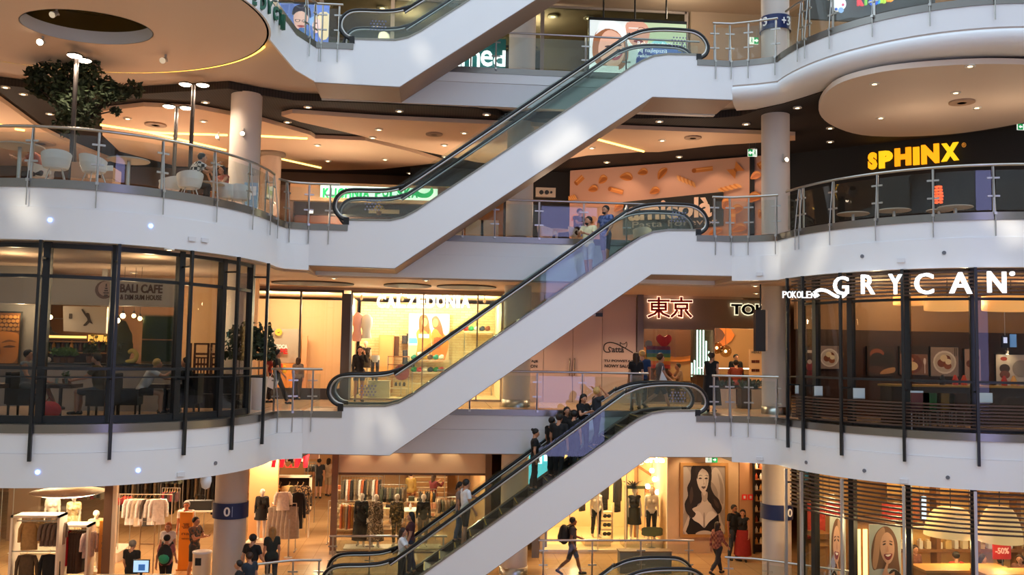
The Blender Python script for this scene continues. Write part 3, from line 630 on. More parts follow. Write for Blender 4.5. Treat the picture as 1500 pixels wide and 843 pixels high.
# ---------------------------------------------------------------- reusable fittings
ORD = 'first second third fourth fifth sixth seventh eighth ninth tenth eleventh twelfth thirteenth fourteenth fifteenth sixteenth seventeenth eighteenth nineteenth twentieth'.split()+['twenty-'+q for q in 'first second third fourth fifth sixth seventh eighth ninth'.split()]
def sgn_letters(s, x0, y0, x1, y1, Y, mt, parent, bold=.02, depth=.06, gap=.12, y0b=None, y1b=None, flat=None, nm='letter'):
    """separate raised letters spread over a pixel box (y0b, y1b: top and bottom at the right end)"""
    n = len(s); wd = [{'I': .35, 'i': .3, 'l': .3, '1': .5, 'M': 1.2, 'W': 1.3, 'm': 1.3, 'w': 1.2, "'": .25, '®': .5, '°': .4, '.': .25, ' ': .5, '-': .5}.get(c, .85) for c in s]; tot = sum(wd)+gap*(n-1); p = 0
    for c, q in zip(s, wd):
        a = x0+(x1-x0)*p/tot; b = x0+(x1-x0)*(p+q)/tot; f = ((a+b)/2-x0)/(x1-x0); p += q+gap
        t = y0+((y0b if y0b is not None else y0)-y0)*f; u = y1+((y1b if y1b is not None else y1)-y1)*f
        Yc = Y(f) if callable(Y) else Y
        if c in 'acemnorsuvwxz' and flat: t = t+(u-t)*.26
        if c in 'gpqy' and flat: t, u = t+(u-t)*.26, u+(u-t)*.26
        if c in '®°': u = t+(u-t)*.3
        if c != ' ': text_px(c, a, t, b, u, Yc, mt, nm, parent, bold=bold, depth=depth)
def pillar(name, x, y, r, z0, z1, label, mt, collar=True, foot=True):
    t = thing(name, label, 'column', (x, y, z0)); MB().lathe([(r, 0), (r, z1-z0)], n=28).build('shaft', mt, t)
    if foot: MB().lathe([(r+.015, .0), (r+.015, .22), (r, .22)], n=28).build('foot_collar', STEEL, t)
    return t
def in_poly(p, poly):
    r = False
    for i in range(len(poly)):
        a, b = poly[i], poly[i-1]
        if (a[1] > p[1]) != (b[1] > p[1]) and p[0] < (b[0]-a[0])*(p[1]-a[1])/(b[1]-a[1])+a[0]: r = not r
    return r
def downlights(pxs, z, label, group, r=.085, e=7, col='#ffd9a0', Yv=None):
    first = None; nth = -1
    for x, y in sorted(pxs):
        p = PZ(x, y, z) if Yv is None else PY(x, y, Yv)
        if Yv: p.z = z
        if z == 13.6:
            q = PZ(x, y, 13.64)
            if not any(in_poly(q, s) for s in SHEETS+[rd]): p = PZ(x, y, 13.8)
            elif in_poly(q, rd): p = PZ(x, y, 13.61)
            else: p = q
        nth += 1
        if first is None:
            first = thing('downlight', label+', '+ORD[0]+' from the left', 'downlight', p, 0, group)
            MB().lathe([(r*.8, -.015), (r*1.25, -.015), (r*1.25, .02), (r*.8, .02)], n=14).build('ring', mat('#e8e2d8', .4), first)
            MB().lathe([(0.01, -.02), (r*.85, -.012), (r*.85, .01)], n=14).build('lens', mat(col, .5, 0, e), first)
        else: dup(first, p, label=label+', '+ORD[nth]+' from the left')
def garment(w=.44, l=.7, col='#333333', sleeves=True, mt=None, flare=1.0):
    mb = MB(); rows = [(0, .07, .03), (-.03, w*.5, .05), (-.2, w*.46, .07), (-.5, w*.45*flare, .075), (-1, w*.48*flare, .08)]; n = 10; R = []
    for t, a, b in rows: R.append([(a*math.cos(i*2*PI/n), b*math.sin(i*2*PI/n)*(1+.25*math.cos(5*i)), t*l) for i in range(n)])
    for a, b in zip(R, R[1:]): mb.add(a+b, [(i, (i+1) % n, n+(i+1) % n, n+i) for i in range(n)], 0, True)
    if sleeves:
        for s in (1, -1): mb.tube([(s*w*.4, 0, -.05*l), (s*w*.56, 0, -.25*l), (s*w*.6, .01, -.72*l)], .055, 6, rs=[.06, .055, .045])
    return mb, mt or mat(col, .9, noise=.3, scale=14)
def hang(p, rz, label, group, col, w=.44, l=.7, sleeves=True, mt=None, cat='garment', name='hanging_garment', flare=1.0):
    t = thing(name, label, cat, p, rz, group); mb, m_ = garment(w, l, col, sleeves, mt, flare); mb.build('cloth', m_, t)
    MB().tube([(-.18, 0, -.03), (0, 0, .02), (0, 0, .07), (.03, 0, .1), (.0, 0, .13)], .007, 5).build('hanger', mat('#caa06a', .5), t)
    return t
def row(p0, p1, n, z, label, group, cols, l=.75, rz=None, **k):
    d = Vector((p1[0]-p0[0], p1[1]-p0[1])); a = math.atan2(d.y, d.x)
    protos = {}
    if k.pop('rail', True):
        c = ((p0[0]+p1[0])/2, (p0[1]+p1[1])/2); o = thing('garment_rail', 'steel rail carrying the '+group, 'rail', (c[0], c[1], 0)); l = d.length/2+.05; u_ = d.normalized(); zf = 0 if z < 4 else 5
        MB().tube([(-u_.x*l, -u_.y*l, z), (u_.x*l, u_.y*l, z)], .014, 6).build('bar', STEEL, o)
        for s_ in (1, -1): MB().tube([(s_*u_.x*l, s_*u_.y*l, zf), (s_*u_.x*l, s_*u_.y*l, z)], .014, 6).build('upright', STEEL, o)
    for i in range(n):
        f = (i+.5)/n; p = (p0[0]+d.x*f, p0[1]+d.y*f, z-.13); c = cols[i % len(cols)]; r = (a+PI/2 if rz is None else rz)+random.uniform(-.12, .12)
        q = c+str(rz)
        lb_ = label.replace('*', CN.get(c, 'dark'))+', '+ORD[i]+' from the left'
        if q in protos: dup(protos[q], p, r, lb_)
        else: protos[q] = hang(p, r, lb_, group, c, l=l*random.uniform(.92, 1.06), **k)
CN = {'#1d1c1d': 'black', '#2b2624': 'charcoal', '#ecdfc6': 'cream', '#b4342c': 'red', '#6a5a49': 'brown', '#8f7a5e': 'tan', '#c08a45': 'mustard', '#7a2026': 'maroon', '#d8c3a0': 'beige', '#55504b': 'grey', '#c96a3a': 'rust', '#f0ece4': 'white', '#4a4b3a': 'olive', '#a38f86': 'mauve'}
def rack(p, w, h, rz, label, kind='rail'):
    t = thing('clothes_rack', label, 'rack', p, rz)
    mb = MB()
    for s in (1, -1): mb.tube([(s*w/2, 0, 0), (s*w/2, 0, h)], .016, 6)
    mb.tube([(-w/2, 0, h), (w/2, 0, h)], .016, 6); mb.build('frame', mat('#d9cdbb', .35, .6), t)
    b = MB()
    for s in (1, -1): b.b2((s*w/2-.02, -.25, 0), (s*w/2+.02, .25, .03))
    b.build('foot', mat('#d9cdbb', .35, .6), t); return t
def table(p, sx, sy, h, label, col='#e6d9c4', rz=0, name='display_table', round_=False, shelves=1):
    t = thing(name, label, 'table', p, rz); m_ = mat(col, .5)
    if round_:
        MB().lathe([(sx/2, h-.03), (sx/2, h)], n=24).build('table_top', m_, t); MB().lathe([(.03, .02), (.03, h-.03)], n=8).build('stem', STEEL, t); MB().lathe([(.22, 0), (.22, .02)], n=18).build('base', STEEL, t)
    else:
        MB().b2((-sx/2, -sy/2, h-.04), (sx/2, sy/2, h)).build('table_top', m_, t)
        for i in range(shelves): MB().b2((-sx/2+.05, -sy/2+.05, h*(.2+.35*i)), (sx/2-.05, sy/2-.05, h*(.2+.35*i)+.03)).build('shelf', m_, t)
        for a in (-1, 1):
            for b in (-1, 1): MB().b2((a*(sx/2-.04)-.02, b*(sy/2-.04)-.02, 0), (a*(sx/2-.04)+.02, b*(sy/2-.04)+.02, h-.04)).build('leg', m_, t)
    return t
def folded(p, n, z, label, group, cols, dx=.3, dy=0):
    for i in range(n):
        c = cols[i % len(cols)]; h = random.uniform(.06, .16)
        mb = MB()
        for k in range(3): mb.box((0, 0, h*(k+.5)/3), (.24-.01*k, .28, h/3-.004), random.uniform(-.05, .05))
        o = mb.build('folded_stack', mat(c, .9, noise=.2, scale=20)); o.location = (p[0]+dx*i, p[1]+dy*i, z)
        tag(o, label.replace('*', CN.get(c, 'dark'))+', '+ORD[i]+' from the left', 'clothes', group)
def mannequin(label, p, rz, **k):
    return person(label, p, rz, name='mannequin', cat='mannequin', skin='#e9dccb', hair=None, plastic=True, fem=True, shoes=None, **k)
def G0(x, Y, z=0.0):                    # ground point below an image column at depth Y
    for_y = 421.5; p = PY(x, 421.5, Y)
    for _ in range(4):
        d = Vector((p.x, Y, z))-CAMP; k = d.dot(FW); px = 750+FPX*d.dot(RT)/k; p.x += (x-px)*Y/FPX
    return Vector((p.x, Y, z))
def exit_sign(x0, y0, x1, y1, Y, label, arrow=1):
    a = PY(x0, y1, Y); b = PY(x1, y0, Y); t = thing('exit_sign', label, 'sign', a); w_, h_ = b.x-a.x, b.z-a.z
    for q in (.15, .85): MB().tube([(w_*q, .025, h_), (w_*q, .025, h_+.3)], .01, 5).build('hanger_rod', STEEL, t)
    MB().b2((0, 0, 0), (w_, .05, h_)).build('light_box', mat('#e9f5ea', .5, 0, .9), t)
    s = 1/h_; r = w_/h_; f = .5*w_ if arrow > 0 else 0
    MB().b2((f, -.006, .0), (f+w_*.5, .0, h_)).build('green_field', mat('#1f9a57', .5, 0, .7), t)
    c = (f+w_*.25, h_*.5); q = h_*.3; A = [(c[0]+q*x*arrow, -.012, c[1]+q*z) for x, z in [(1, 0), (0, 1), (0, .35), (-1, .35), (-1, -.35), (0, -.35), (0, -1)]]
    MB().add(A, [tuple(range(7))]).build('arrow', mat('#ffffff', .5, 0, 1), t)
    g = w_*.25 if arrow > 0 else w_*.75; rn = MB()
    rn.box((g, -.012, h_*.8), (h_*.14, .004, h_*.16)); rn.box((g, -.012, h_*.55), (h_*.16, .004, h_*.3), 0, 0, 0, .3); rn.box((g-h_*.1, -.012, h_*.27), (h_*.08, .004, h_*.36), 0, 0, 0, .5); rn.box((g+h_*.1, -.012, h_*.27), (h_*.08, .004, h_*.36), 0, 0, 0, -.4)
    rn.build('running_figure', mat('#1f9a57', .5, 0, .4), t)
# columns through the storeys
COLM = mat('#cbbfb5', .55); NAVY = mat('#15265a', .4)
for z, lb in ((L0, 'white round column with the navy 0 band on the ground floor, left'), (L1, 'round column inside the left cafe drum on the first floor'), (L2, 'round beige column with a lit spotlight by the left terrace')):
    c = pillar('column', -5.42, 26.4, .43, z, z+3.76 if z < 10 else 13.84, lb, COLM)
    if z == 0:
        MB().ribbon([(p[0], p[1]) for p in ell((0, 0), .45, .45, 0, 2*PI, 40)], 1.98, 2.4, 0, .03).build('number_band', NAVY, c)
        text_on('0', (-.09+.01, -.5, 2.07), (1, 0, 0), (0, 0, 1), .17, .25, mat('#ffffff', .5), 'lettering', c, bold=.02, depth=.015)
        bx('band_mark', mat('#8fa0c8'), (.13, -.485, 2.05), (.15, -.475, 2.33), c)
for z, lb in ((L0, 'white round column with a navy 0 band beside the glazed corner shop'), (L1, 'pale round column on the first floor left of the ice cream parlour'), (L2, 'round column with a clamp spotlight left of the yellow sign'), (L3, 'round column with the navy plus 3 band on the third floor')):
    c = pillar('column', 10.02, 26.2, .41, z, {0: 3.75, 5: 8.75, 10: 13.84, 15: 18.75}[int(z)], lb, COLM)
    if z in (0, 15):
        zz = 2.02 if z == 0 else 1.35
        MB().ribbon([(p[0], p[1]) for p in ell((0, 0), .43, .43, 0, 2*PI, 40)], zz, zz+.42, 0, .03).build('number_band', NAVY, c)
        if z == 0: text_on('0', (.15, -.44, zz+.1), (.95, .3, 0), (0, 0, 1), .16, .23, mat('#ffffff', .5), 'lettering', c, bold=.02, depth=.015)
        else:
            text_on('+3', (.02, -.48, zz+.07), (.98, .17, 0), (0, 0, 1), .27, .27, mat('#ffffff', .5), 'lettering', c, bold=.015, depth=.015)
            text_on('3', (-.45, -.24, zz+.07), (.35, -.94, 0), (0, 0, 1), .16, .27, mat('#ffffff', .5), 'lettering', c, bold=.015, depth=.015)
for z, lb in ((L0, 'round column behind the escalator on the ground floor'), (L1, 'grey round column on the first floor between bright shop and hoarding'), (L2, 'grey round column on the second floor behind the escalator'), (L3, 'white round column right of the illuminated med letters')):
    pillar('column', 2.62, 28.3, .42, z, {0: 3.75, 5: 8.75, 10: 13.84, 15: 18.75}[int(z)], lb, COLM)
c = pillar('column', -5.9, 33.3, .36, L2, 13.66, 'farther round column behind the terrace column on the second floor', mat('#b8a392', .6), foot=False)
MB().lathe([(.36, 3.5), (.5, 3.56), (.5, 3.66), (.36, 3.66)], n=24).build('capital', mat('#8a7868', .6), c)
def spotlight(p, to, label, lit=True, parent_face=None, s=1.0):
    t = thing('spotlight', label, 'spotlight', p); d = (Vector(to)-Vector(p)).normalized()
    MB().tube([(0, 0, 0), tuple(d*.2*s)], .07*s, 12, rs=[.06*s, .085*s]).build('housing', mat('#b8b0a6', .4, .3), t)
    MB().tube([tuple(d*.2*s), tuple(d*.215*s)], .075*s, 12).build('lens', mat('#fff0d0', .4, 0, 14 if lit else .3), t)
    MB().tube([(0, .12, .0), (0, .0, 0), (0, 0, .2)], .03*s, 8).build('bracket', mat('#b8b0a6', .4, .3), t); return t
# ---------------------------------------------------------------- ground floor
WARMW = mat('#d9a871', .8); HMW = mat('#c99765', .8); CREAM = mat('#efdcc0', .7); WOOD = mat('#9a6a3c', .5, noise=.3, scale=6); DKWOOD = mat('#4a2b1b', .5, noise=.3, scale=5); GOLD = mat('#c79546', .35, .5)
# clothes shop: ceiling, header, glazed front
struct(bx('ceiling', mat('#5a4636', .8), (-22, 31.2, 3.55), (3.0, 47.6, 3.7)))
struct(bx('wall_shop_header', mat('#cdb298', .7), (-22, 31.0, 3.05), (-3.6, 31.2, 3.75))); struct(bx('wall_shop_header', mat('#e2cbb0', .7), (-3.0, 31.0, 2.62), (2.0, 31.2, 3.75)))
struct(bx('wall_shop_right', HMW, (1.9, 31.0, 0), (2.05, 47.6, 3.7))); struct(bx('wall_shop_back', HMW, (-22, 44, 0), (2, 44.2, 3.7)))
def shopfront(x0, x1, Y, z0, z1, cuts, label, fr=GREY, gl=GL, wd=.07, base=.0):
    t = thing('shop_window', label, 'shop window', (x0, Y, z0)); W = x1-x0; H = z1-z0
    X = [0]+list(cuts)+[W]
    for x in X: MB().b2((x-wd/2, -.06, 0), (x+wd/2, .06, H)).build('mullion', fr, t)
    MB().b2((0, -.06, H-.08), (W, .06, H)).build('head_rail', fr, t); MB().b2((0, -.06, 0), (W, .06, .06+base)).build('sill_rail', fr, t)
    for a, b in zip(X, X[1:]): MB().b2((a+wd/2, -.008, .06+base), (b-wd/2, .008, H-.08)).build('glass_pane', gl, t)
    return t
shopfront(-3.02, 2.0, 31.1, 0, 2.62, (), 'wide clothes shop window behind the foot of the crowded escalator', mat('#6b5546', .5), wd=.12)
for x, lb in ((-3.05, 'dark square pillar at the clothes shop entrance'), (1.98, 'brown square pillar right of the clothes shop window')):
    t = thing('shop_pillar', lb, 'pillar', (x, 30.95, 0)); MB().b2((-.1, -.1, 0), (.1, .1, 3.75)).build('shaft', mat('#6b5040', .5), t)
    MB().b2((-.11, -.11, 0), (.11, .11, .12)).build('foot', STEEL, t)
# red fascia letters, half hidden
t = thing('red_shop_letters', 'slanted red illuminated shop letters half hidden by the white balcony edge', 'sign', PY(428, 684, 28.9)); t.location = (0, 0, 0)
text_px('H&M', 398, 636, 457, 685, 28.9, mat('#e0141e', .4, 0, 2.2), 'letter', t, bold=.05, depth=.1, shear=.35)
# left part: window of the clothes shop
gp = PY(163, 780, 27.4)
t = thing('window_post', 'tall bronze and white window post at the left clothes shop window', 'post', (gp.x, 27.4, 0)); MB().b2((-.22, -.05, 0), (.0, .1, 3.76)).build('bronze_post', mat('#7b5a42', .5), t); MB().b2((.02, -.08, 0), (.12, .08, 3.76)).build('white_post', CREAM, t)
MB().b2((-4.2, .0, .05), (-.22, .012, 3.7)).build('glass_pane', GL, t)
def shelf_unit(x0, x1, y0, y1, Y, label, dep=.55, shelf=.5):
    a = G0(x0, Y); b = G0(x1, Y); z1 = PY((x0+x1)/2, y0, Y).z; w_ = b.x-a.x; t = thing('shelf_unit', label, 'shelf', (a.x, Y, 0)); m_ = mat('#e8dccb', .5)
    for x in (0, w_-.06): MB().b2((x, 0, 0), (x+.06, dep, z1)).build('side_panel', m_, t)
    MB().b2((0, 0, z1-.06), (w_, dep, z1)).build('top', m_, t); MB().b2((0, 0, .05), (w_, dep, .12)).build('shelf', m_, t); MB().b2((.06, .02, z1*shelf), (w_-.06, .05, z1*shelf+.03)).build('rail', STEEL, t); MB().b2((.06, .25, z1-.2), (w_-.06, .28, z1-.17)).build('rail', STEEL, t)
    return t, a.x, w_, z1
t, sx, sw_, sz = shelf_unit(10, 82, 756, 843, 26.6, 'white two tier hanging shelf unit with cardigan and dark trousers, lower left')
hang((sx+.42, 26.85, sz-.22), .2, 'beige cardigan hanging open on the upper rail of the white shelf unit', None, '#b08a58', l=.75)
for i in range(4): hang((sx+.85+.12*i, 26.85, sz-.24), 1.2, 'grey blouse on the upper right rail of the white shelf unit, '+ORD[i]+' from left', 'grey blouses on the white shelf unit', '#7d6a5c', l=.6)
hang((sx+.4, 26.8, sz*.5-.1), .1, 'olive brown jacket on the lower rail of the white shelf unit, left', None, '#5b4a36', l=.8)
hang((sx+1.0, 26.8, sz*.5-.1), -.1, 'black jacket on the lower rail of the white shelf unit, right', None, '#1d1c1d', l=.85)
t, sx, sw_, sz = shelf_unit(84, 126, 770, 838, 27.2, 'smaller white hanging unit with a red jacket beside the orange totem', shelf=.1)
hang((sx+.16, 27.4, sz-.2), 1.1, 'bright red jacket on the small white hanging unit', None, '#d01f24', l=.95)
for i in range(4): hang((sx+.3+.07*i, 27.45, sz-.2), 1.2, 'dark brown dress on the small white hanging unit, '+ORD[i]+' from left', 'brown dresses on the small unit', '#4a3629', l=1.15, sleeves=False)
hang((sx+.72, 27.4, sz-.22), 1.1, 'pale pink blouse on the small white hanging unit', None, '#e3c9c0', l=.7)
mannequin('mannequin in a white top standing behind the white shelf units', G0(74, 30.6, .35), .4, top='#f0e6d6', bottom='#5a4a40', legs='skirt')
mannequin('mannequin in a long pale floral dress under the bright ceiling light', G0(105, 30.3, .3), 0, topmat=pattern('#e6c98c', '#f2e2bd', 14, 'noise'), botmat=pattern('#e6c98c', '#f2e2bd', 14, 'noise'), legs='maxi')
mannequin('mannequin in a cream cardigan and brown skirt beside the orange totem', G0(137, 28.4, .12), .5, top='#ecd2a0', sleeve='long', bottom='#5e3a26', legs='skirt')
def plinth(x, Y, w_, d_, h, label, col='#e9dcc6'):
    p = G0(x, Y); t = thing('plinth', label, 'plinth', p); MB().b2((-w_/2, -d_/2, 0), (w_/2, d_/2, h-.02)).build('block', mat(col, .5), t); MB().b2((-w_/2-.02, -d_/2-.02, h-.02), (w_/2+.02, d_/2+.02, h)).build('top', mat(col, .4), t); return t
plinth(105, 30.4, 3.2, 1.4, .3, 'low pale mannequin platform in the left clothes shop window'); plinth(137, 28.4, .8, .7, .12, 'small pale plinth under the cardigan mannequin')
def totem(x0, x1, y0, Y, label, lines):
    a = G0(x0, Y); b = G0(x1, Y); z = PY((x0+x1)/2, y0, Y).z; w_ = b.x-a.x; t = thing('sale_totem', label, 'sign', (a.x, Y, 0)); MB().b2((0, 0, 0), (w_, .12, z)).build('board', mat('#e88a17', .5), t); MB().b2((-.04, -.05, 0), (w_+.04, .17, .03)).build('foot', mat('#c07010', .5), t)
    for i, s in enumerate(lines): text_on(s, (.08, -.01, z*.72-.14*i-(.05 if i else 0)), (1, 0, 0), (0, 0, 1), w_-.16, .16 if i == 0 else .06, mat('#7a3f0a', .6), 'lettering', t, depth=.012)
totem(142, 156, 764, 27.6, 'narrow orange sale totem behind the bronze window post', ['-20%', 'na', 'wybrane'])
totem(260, 279, 751, 28.7, 'orange sale totem in front of the attendant with the red tie', ['-20%', 'na', 'wybrane'])
struct(bx('wall_shop_panel', mat('#8a6e55', .7), (PY(14, 700, 33).x, 33, 0), (PY(58, 700, 33).x, 33.2, 3.55)))
row((G0(187, 30.2).x, 30.2), (G0(232, 30.2).x, 30.2), 7, 2.0, '* jacket on the round ended rack left of the attendant', 'jackets on the centre rack', ['#f0ece4', '#f0ece4', '#ecdfc6', '#f0ece4', '#55504b'], l=.85, rz=.5, rail=False)
rack((G0(210, 30.2).x, 30.2, 0), 1.6, 2.0, 0, 'chrome clothes rack with white jackets in the left shop part')
row((G0(172, 30.6).x, 30.6), (G0(186, 30.6).x, 30.6), 3, 1.95, '* dress at the left end of the centre rack', 'red dresses', ['#b4342c', '#7a2026'], l=1.25)
row((G0(234, 32.5).x, 32.5), (G0(262, 32.5).x, 32.5), 9, 2.55, '* coat hanging on the high wall rail behind the attendant', 'coats on the high wall rail', ['#1d1c1d', '#2b2624', '#4a4b3a'], l=1.15)
row((G0(85, 34).x, 34), (G0(150, 34).x, 34), 14, 2.2, '* trousers on the far rail of the left shop part', 'trousers on the far rail', ['#2b2624', '#6a5a49', '#7a2026', '#55504b'], l=1.1, sleeves=False)
row((G0(175, 36).x, 36), (G0(320, 36).x, 36), 24, 2.5, '* garment on the back wall rail of the left shop part', 'garments on the back wall rail', ['#2b2624', '#6a5a49', '#1d1c1d', '#8f7a5e', '#55504b'], l=1.0)
row((G0(0, 29.5).x, 29.5), (G0(12, 29.5).x, 29.5), 4, 2.7, '* coat at the far left end of the clothes shop', 'coats at the left end', ['#1d1c1d', '#4a4b3a'], l=1.1)
t = thing('mirror_stand', 'narrow metal frame stand in the shop entrance', 'stand', G0(213, 28.0)); MB().tube([(-.2, 0, 0), (-.2, 0, 1.55), (.2, 0, 1.55), (.2, 0, 0)], .018, 6).build('frame', mat('#b79a78', .4, .5), t); MB().b2((-.2, -.01, .9), (.2, .01, .93)).build('crossbar', mat('#b79a78', .4, .5), t); MB().b2((-.26, -.16, 0), (.26, .16, .02)).build('base', mat('#b79a78', .4, .5), t)
table((G0(292, 33.5).x, 33.5, 0), 1.3, .8, 1.0, 'white display counter with a black bag left of the 0 column', '#eadbc2', shelves=0)
b = G0(290, 33.4); t = thing('handbag', 'large black bag on the white display counter', 'bag', (b.x, 33.4, 1.0)); MB().box((0, 0, .16), (.9, .3, .32)).build('body', mat('#141314', .5), t); MB().tube([(-.2, 0, .3), (-.15, 0, .5), (.15, 0, .5), (.2, 0, .3)], .015, 6).build('handle', mat('#141314', .5), t)
b = G0(294, 26.6); t = thing('litter_bin', 'white cylindrical bin with a dark label beside the 0 column', 'bin', b); zt_ = PY(294, 810, 26.6).z; MB().lathe([(.23, 0), (.25, zt_-.03), (.25, zt_)], n=24).build('body', CREAM, t); MB().lathe([(.26, zt_), (.26, zt_+.04), (.2, zt_+.05)], n=24).build('lid', WHITE, t); bx('label_plate', DARK, (-.12, -.26, zt_-.3), (.04, -.235, zt_-.1), t)
t = thing('ceiling_light', 'very bright round ceiling lamp below the left balcony edge', 'lamp', PY(100, 722, 27.6)); MB().lathe([(.02, -.14), (.7, -.06), (.95, .0)], n=28).build('diffuser', mat('#ffe2bd', .5, 0, 14), t); MB().lathe([(.95, 0), (1.0, .03), (.2, .12)], n=28).build('shade', CREAM, t)
# security camera and small fascia fittings
p = PY(302, 700, 21.4); t = thing('dome_camera', 'white dome security camera on a bracket under the left balcony', 'camera', p); MB().lathe([(.02, -.26), (.09, -.22), (.12, -.1), (.12, .0), (.06, .06)], n=18).build('dome', WHITE2, t); MB().tube([(0, 0, .05), (0, 0, .14), (-.18, .1, .17), (-.2, .25, .12)], .025, 8).build('bracket', WHITE2, t)
# monitor of the kiosk
p = PY(207, 830, 24.0); t = thing('monitor', 'lit computer monitor at the kiosk, bottom left', 'monitor', p); MB().b2((-.2, -.02, -.16), (.2, .03, .16)).build('housing', DARK, t); MB().b2((-.18, -.03, -.14), (.18, -.02, .14)).build('screen', mat('#9fc6e8', .4, 0, 1.0), t); bx('window_block', mat('#2f5f9e', .4, 0, .8), (-.06, -.034, -.1), (.1, -.03, .05), t); MB().b2((-.03, 0, -.3), (.03, .03, -.16)).build('stand', DARK, t); MB().b2((-.1, -.08, -.32), (.1, .08, -.3)).build('foot', DARK, t)
table((p.x-.3, 24.2, 0), 1.9, .7, p.z-.32, 'kiosk counter under the computer monitor', '#d8cbb8', shelves=0, name='counter')
# niche with the mannequin in black, racks on the left of the aisle
struct(bx('wall_niche', mat('#e0ab73', .8), (G0(362, 32.8).x, 32.8, 0), (G0(404, 32.8).x, 33.0, 3.5)))
plinth(383, 31.6, .9, .8, .3, 'white plinth under the mannequin in the black coat'); mannequin('mannequin in a black coat over white standing in the lit niche', G0(382, 31.6, .3), .1, top='#191718', sleeve='long', bottom='#191718', legs='mini')
t = thing('wall_frame', 'white framed garment wall unit with leopard print tops', 'shelf', G0(425, 33.6)); zz = PY(425, 698, 33.6).z; MB().b2((-.65, 0, .9), (-.6, .4, zz)).b2((.6, 0, .9), (.65, .4, zz)).b2((-.65, 0, zz-.06), (.65, .4, zz)).b2((-.65, 0, .9), (.65, .4, .96)).b2((-.65, 0, 0), (-.6, .06, .9)).b2((.6, 0, 0), (.65, .06, .9)).build('frame', CREAM, t); MB().b2((-.6, .36, .96), (.6, .4, zz)).build('back_panel', mat('#241a15', .8), t)
for i, (x, lb, mt_, c_) in enumerate(((408, 'leopard print top with dark spots on the white garment frame', pattern('#d99a4c', '#3a2010', 9), '#c08a45'), (421, 'yellow beige cardigan on the white garment frame', None, '#d8b274'), (433, 'olive top at the right end of the white garment frame', None, '#5a4d33'), (441, 'small print blouse at the edge of the white garment frame', pattern('#8a6a44', '#2a1c12', 16), '#6a5a49'))):
    g = G0(x, 33.4); hang((g.x, 33.4, zz-.3), .15, lb, None, c_, l=1.0, w=.5, mt=mt_)
row((G0(408, 34.4).x, 34.4), (G0(446, 34.4).x, 34.4), 10, 3.2, '* item on the high rail above the white garment frame', 'items on the high rail', ['#1d1c1d', '#55504b', '#f0ece4'], l=.8)
g = G0(414, 31.4); rack((g.x, 31.4, 0), .8, 1.55, 0, 'slim rack with grey pleated skirts at the aisle'); 
for i in range(5): hang((g.x-.3+.14*i, 31.4, 1.45), .3, 'grey pleated skirt on the slim aisle rack, '+ORD[i]+' from the left', 'grey skirts on the aisle rack', '#a39484', l=1.05, sleeves=False, flare=1.25)
hang((g.x-.02, 31.25, 1.95), .2, 'white blouse hung above the grey skirts', None, '#f4e9d4', l=.6); hang((g.x+.4, 31.5, 1.9), .4, 'long black dress at the right of the grey skirts', None, '#1d1c1d', l=1.2)
t = thing('aisle_post', 'thin steel barrier post in front of the grey skirts', 'post', G0(422, 30.4)); MB().tube([(0, 0, 0), (0, 0, 1.2)], .025, 8).build('rod', STEEL, t); MB().lathe([(.14, 0), (.14, .02), (.03, .04)], n=16).build('base', STEEL, t)
# middle of the clothes shop
for k, (x, Y, w_, h, lb) in enumerate(((528, 37.5, 2.0, 1.15, 'long display table with folded tops near the shop ceiling lamps'), (530, 34.5, 2.3, .95, 'long low display table left of the round table'), (608, 36.0, 1.9, .95, 'display table with dark jeans in front of the stairs'))):
    g = G0(x, Y); table((g.x, Y, 0), w_, .9, h, lb, '#d9bf98', shelves=2)
    folded((g.x-w_*.42, Y-.1), int(w_/.32), h, '* folded clothes on the %s' % lb[:lb.find('table')+5], 'folded clothes row %s' % 'abc'[k], [['#c96a3a', '#d8c3a0', '#6a5a49'], ['#8f7a5e', '#f0ece4', '#2b2624', '#c08a45'], ['#2b2624', '#1d1c1d', '#4a4b3a']][k], dx=.32)
g = G0(600, 33.6); table((g.x, 33.6, 0), .95, .95, 1.0, 'round white topped table between the mannequins', '#f4e6c8', round_=True)
t = thing('bottle', 'small white bottle on the round table', 'bottle', (g.x, 33.6, 1.0)); MB().lathe([(.045, 0), (.045, .16), (.02, .2), (.02, .25)], n=12).build('body', WHITE, t); MB().lathe([(.024, .25), (.024, .28)], n=10).build('cap', CREAM, t)
rack((G0(512, 32.6).x, 32.6, 0), 1.5, 1.45, 0, 'clothes rack directly behind the shop window, left'); row((G0(497, 32.6).x, 32.6), (G0(528, 32.6).x, 32.6), 8, 1.45, '* skirt on the window rack', 'skirts on the window rack', ['#c96a3a', '#c08a45', '#d8c3a0'], l=.8, sleeves=False, rail=False)
row((G0(492, 41).x, 41), (G0(560, 41).x, 41), 16, 3.0, '* garment on the far back rail under the ceiling', 'garments on the far back rail', ['#1d1c1d', '#2b2624', '#6a5a49'], l=.9)
row((G0(555, 38.6).x, 38.6), (G0(582, 38.6).x, 38.6), 8, 2.35, '* shirt on the rail left of the stairs', 'rust shirts left of the stairs', ['#c96a3a', '#6a5a49', '#8f7a5e'], l=1.0)
row((G0(652, 36).x, 36), (G0(668, 36).x, 36), 7, 2.6, '* dress on the bright rail right of the stairs', 'dresses right of the stairs', ['#f0ece4', '#b4342c', '#1d1c1d', '#7a2026'], l=1.3)
row((G0(640, 33.2).x, 33.2), (G0(668, 33.2).x, 33.2), 6, 1.5, '* print dress behind the escalator glass', 'print dresses behind the escalator', ['#6a5a49', '#4a4b3a', '#8f7a5e'], l=1.1)
mannequin('mannequin in a long black gown at the clothes shop window', G0(528, 31.9, .05), 0, top='#141213', sleeve='long', bottom='#141213', legs='maxi', H=1.8)
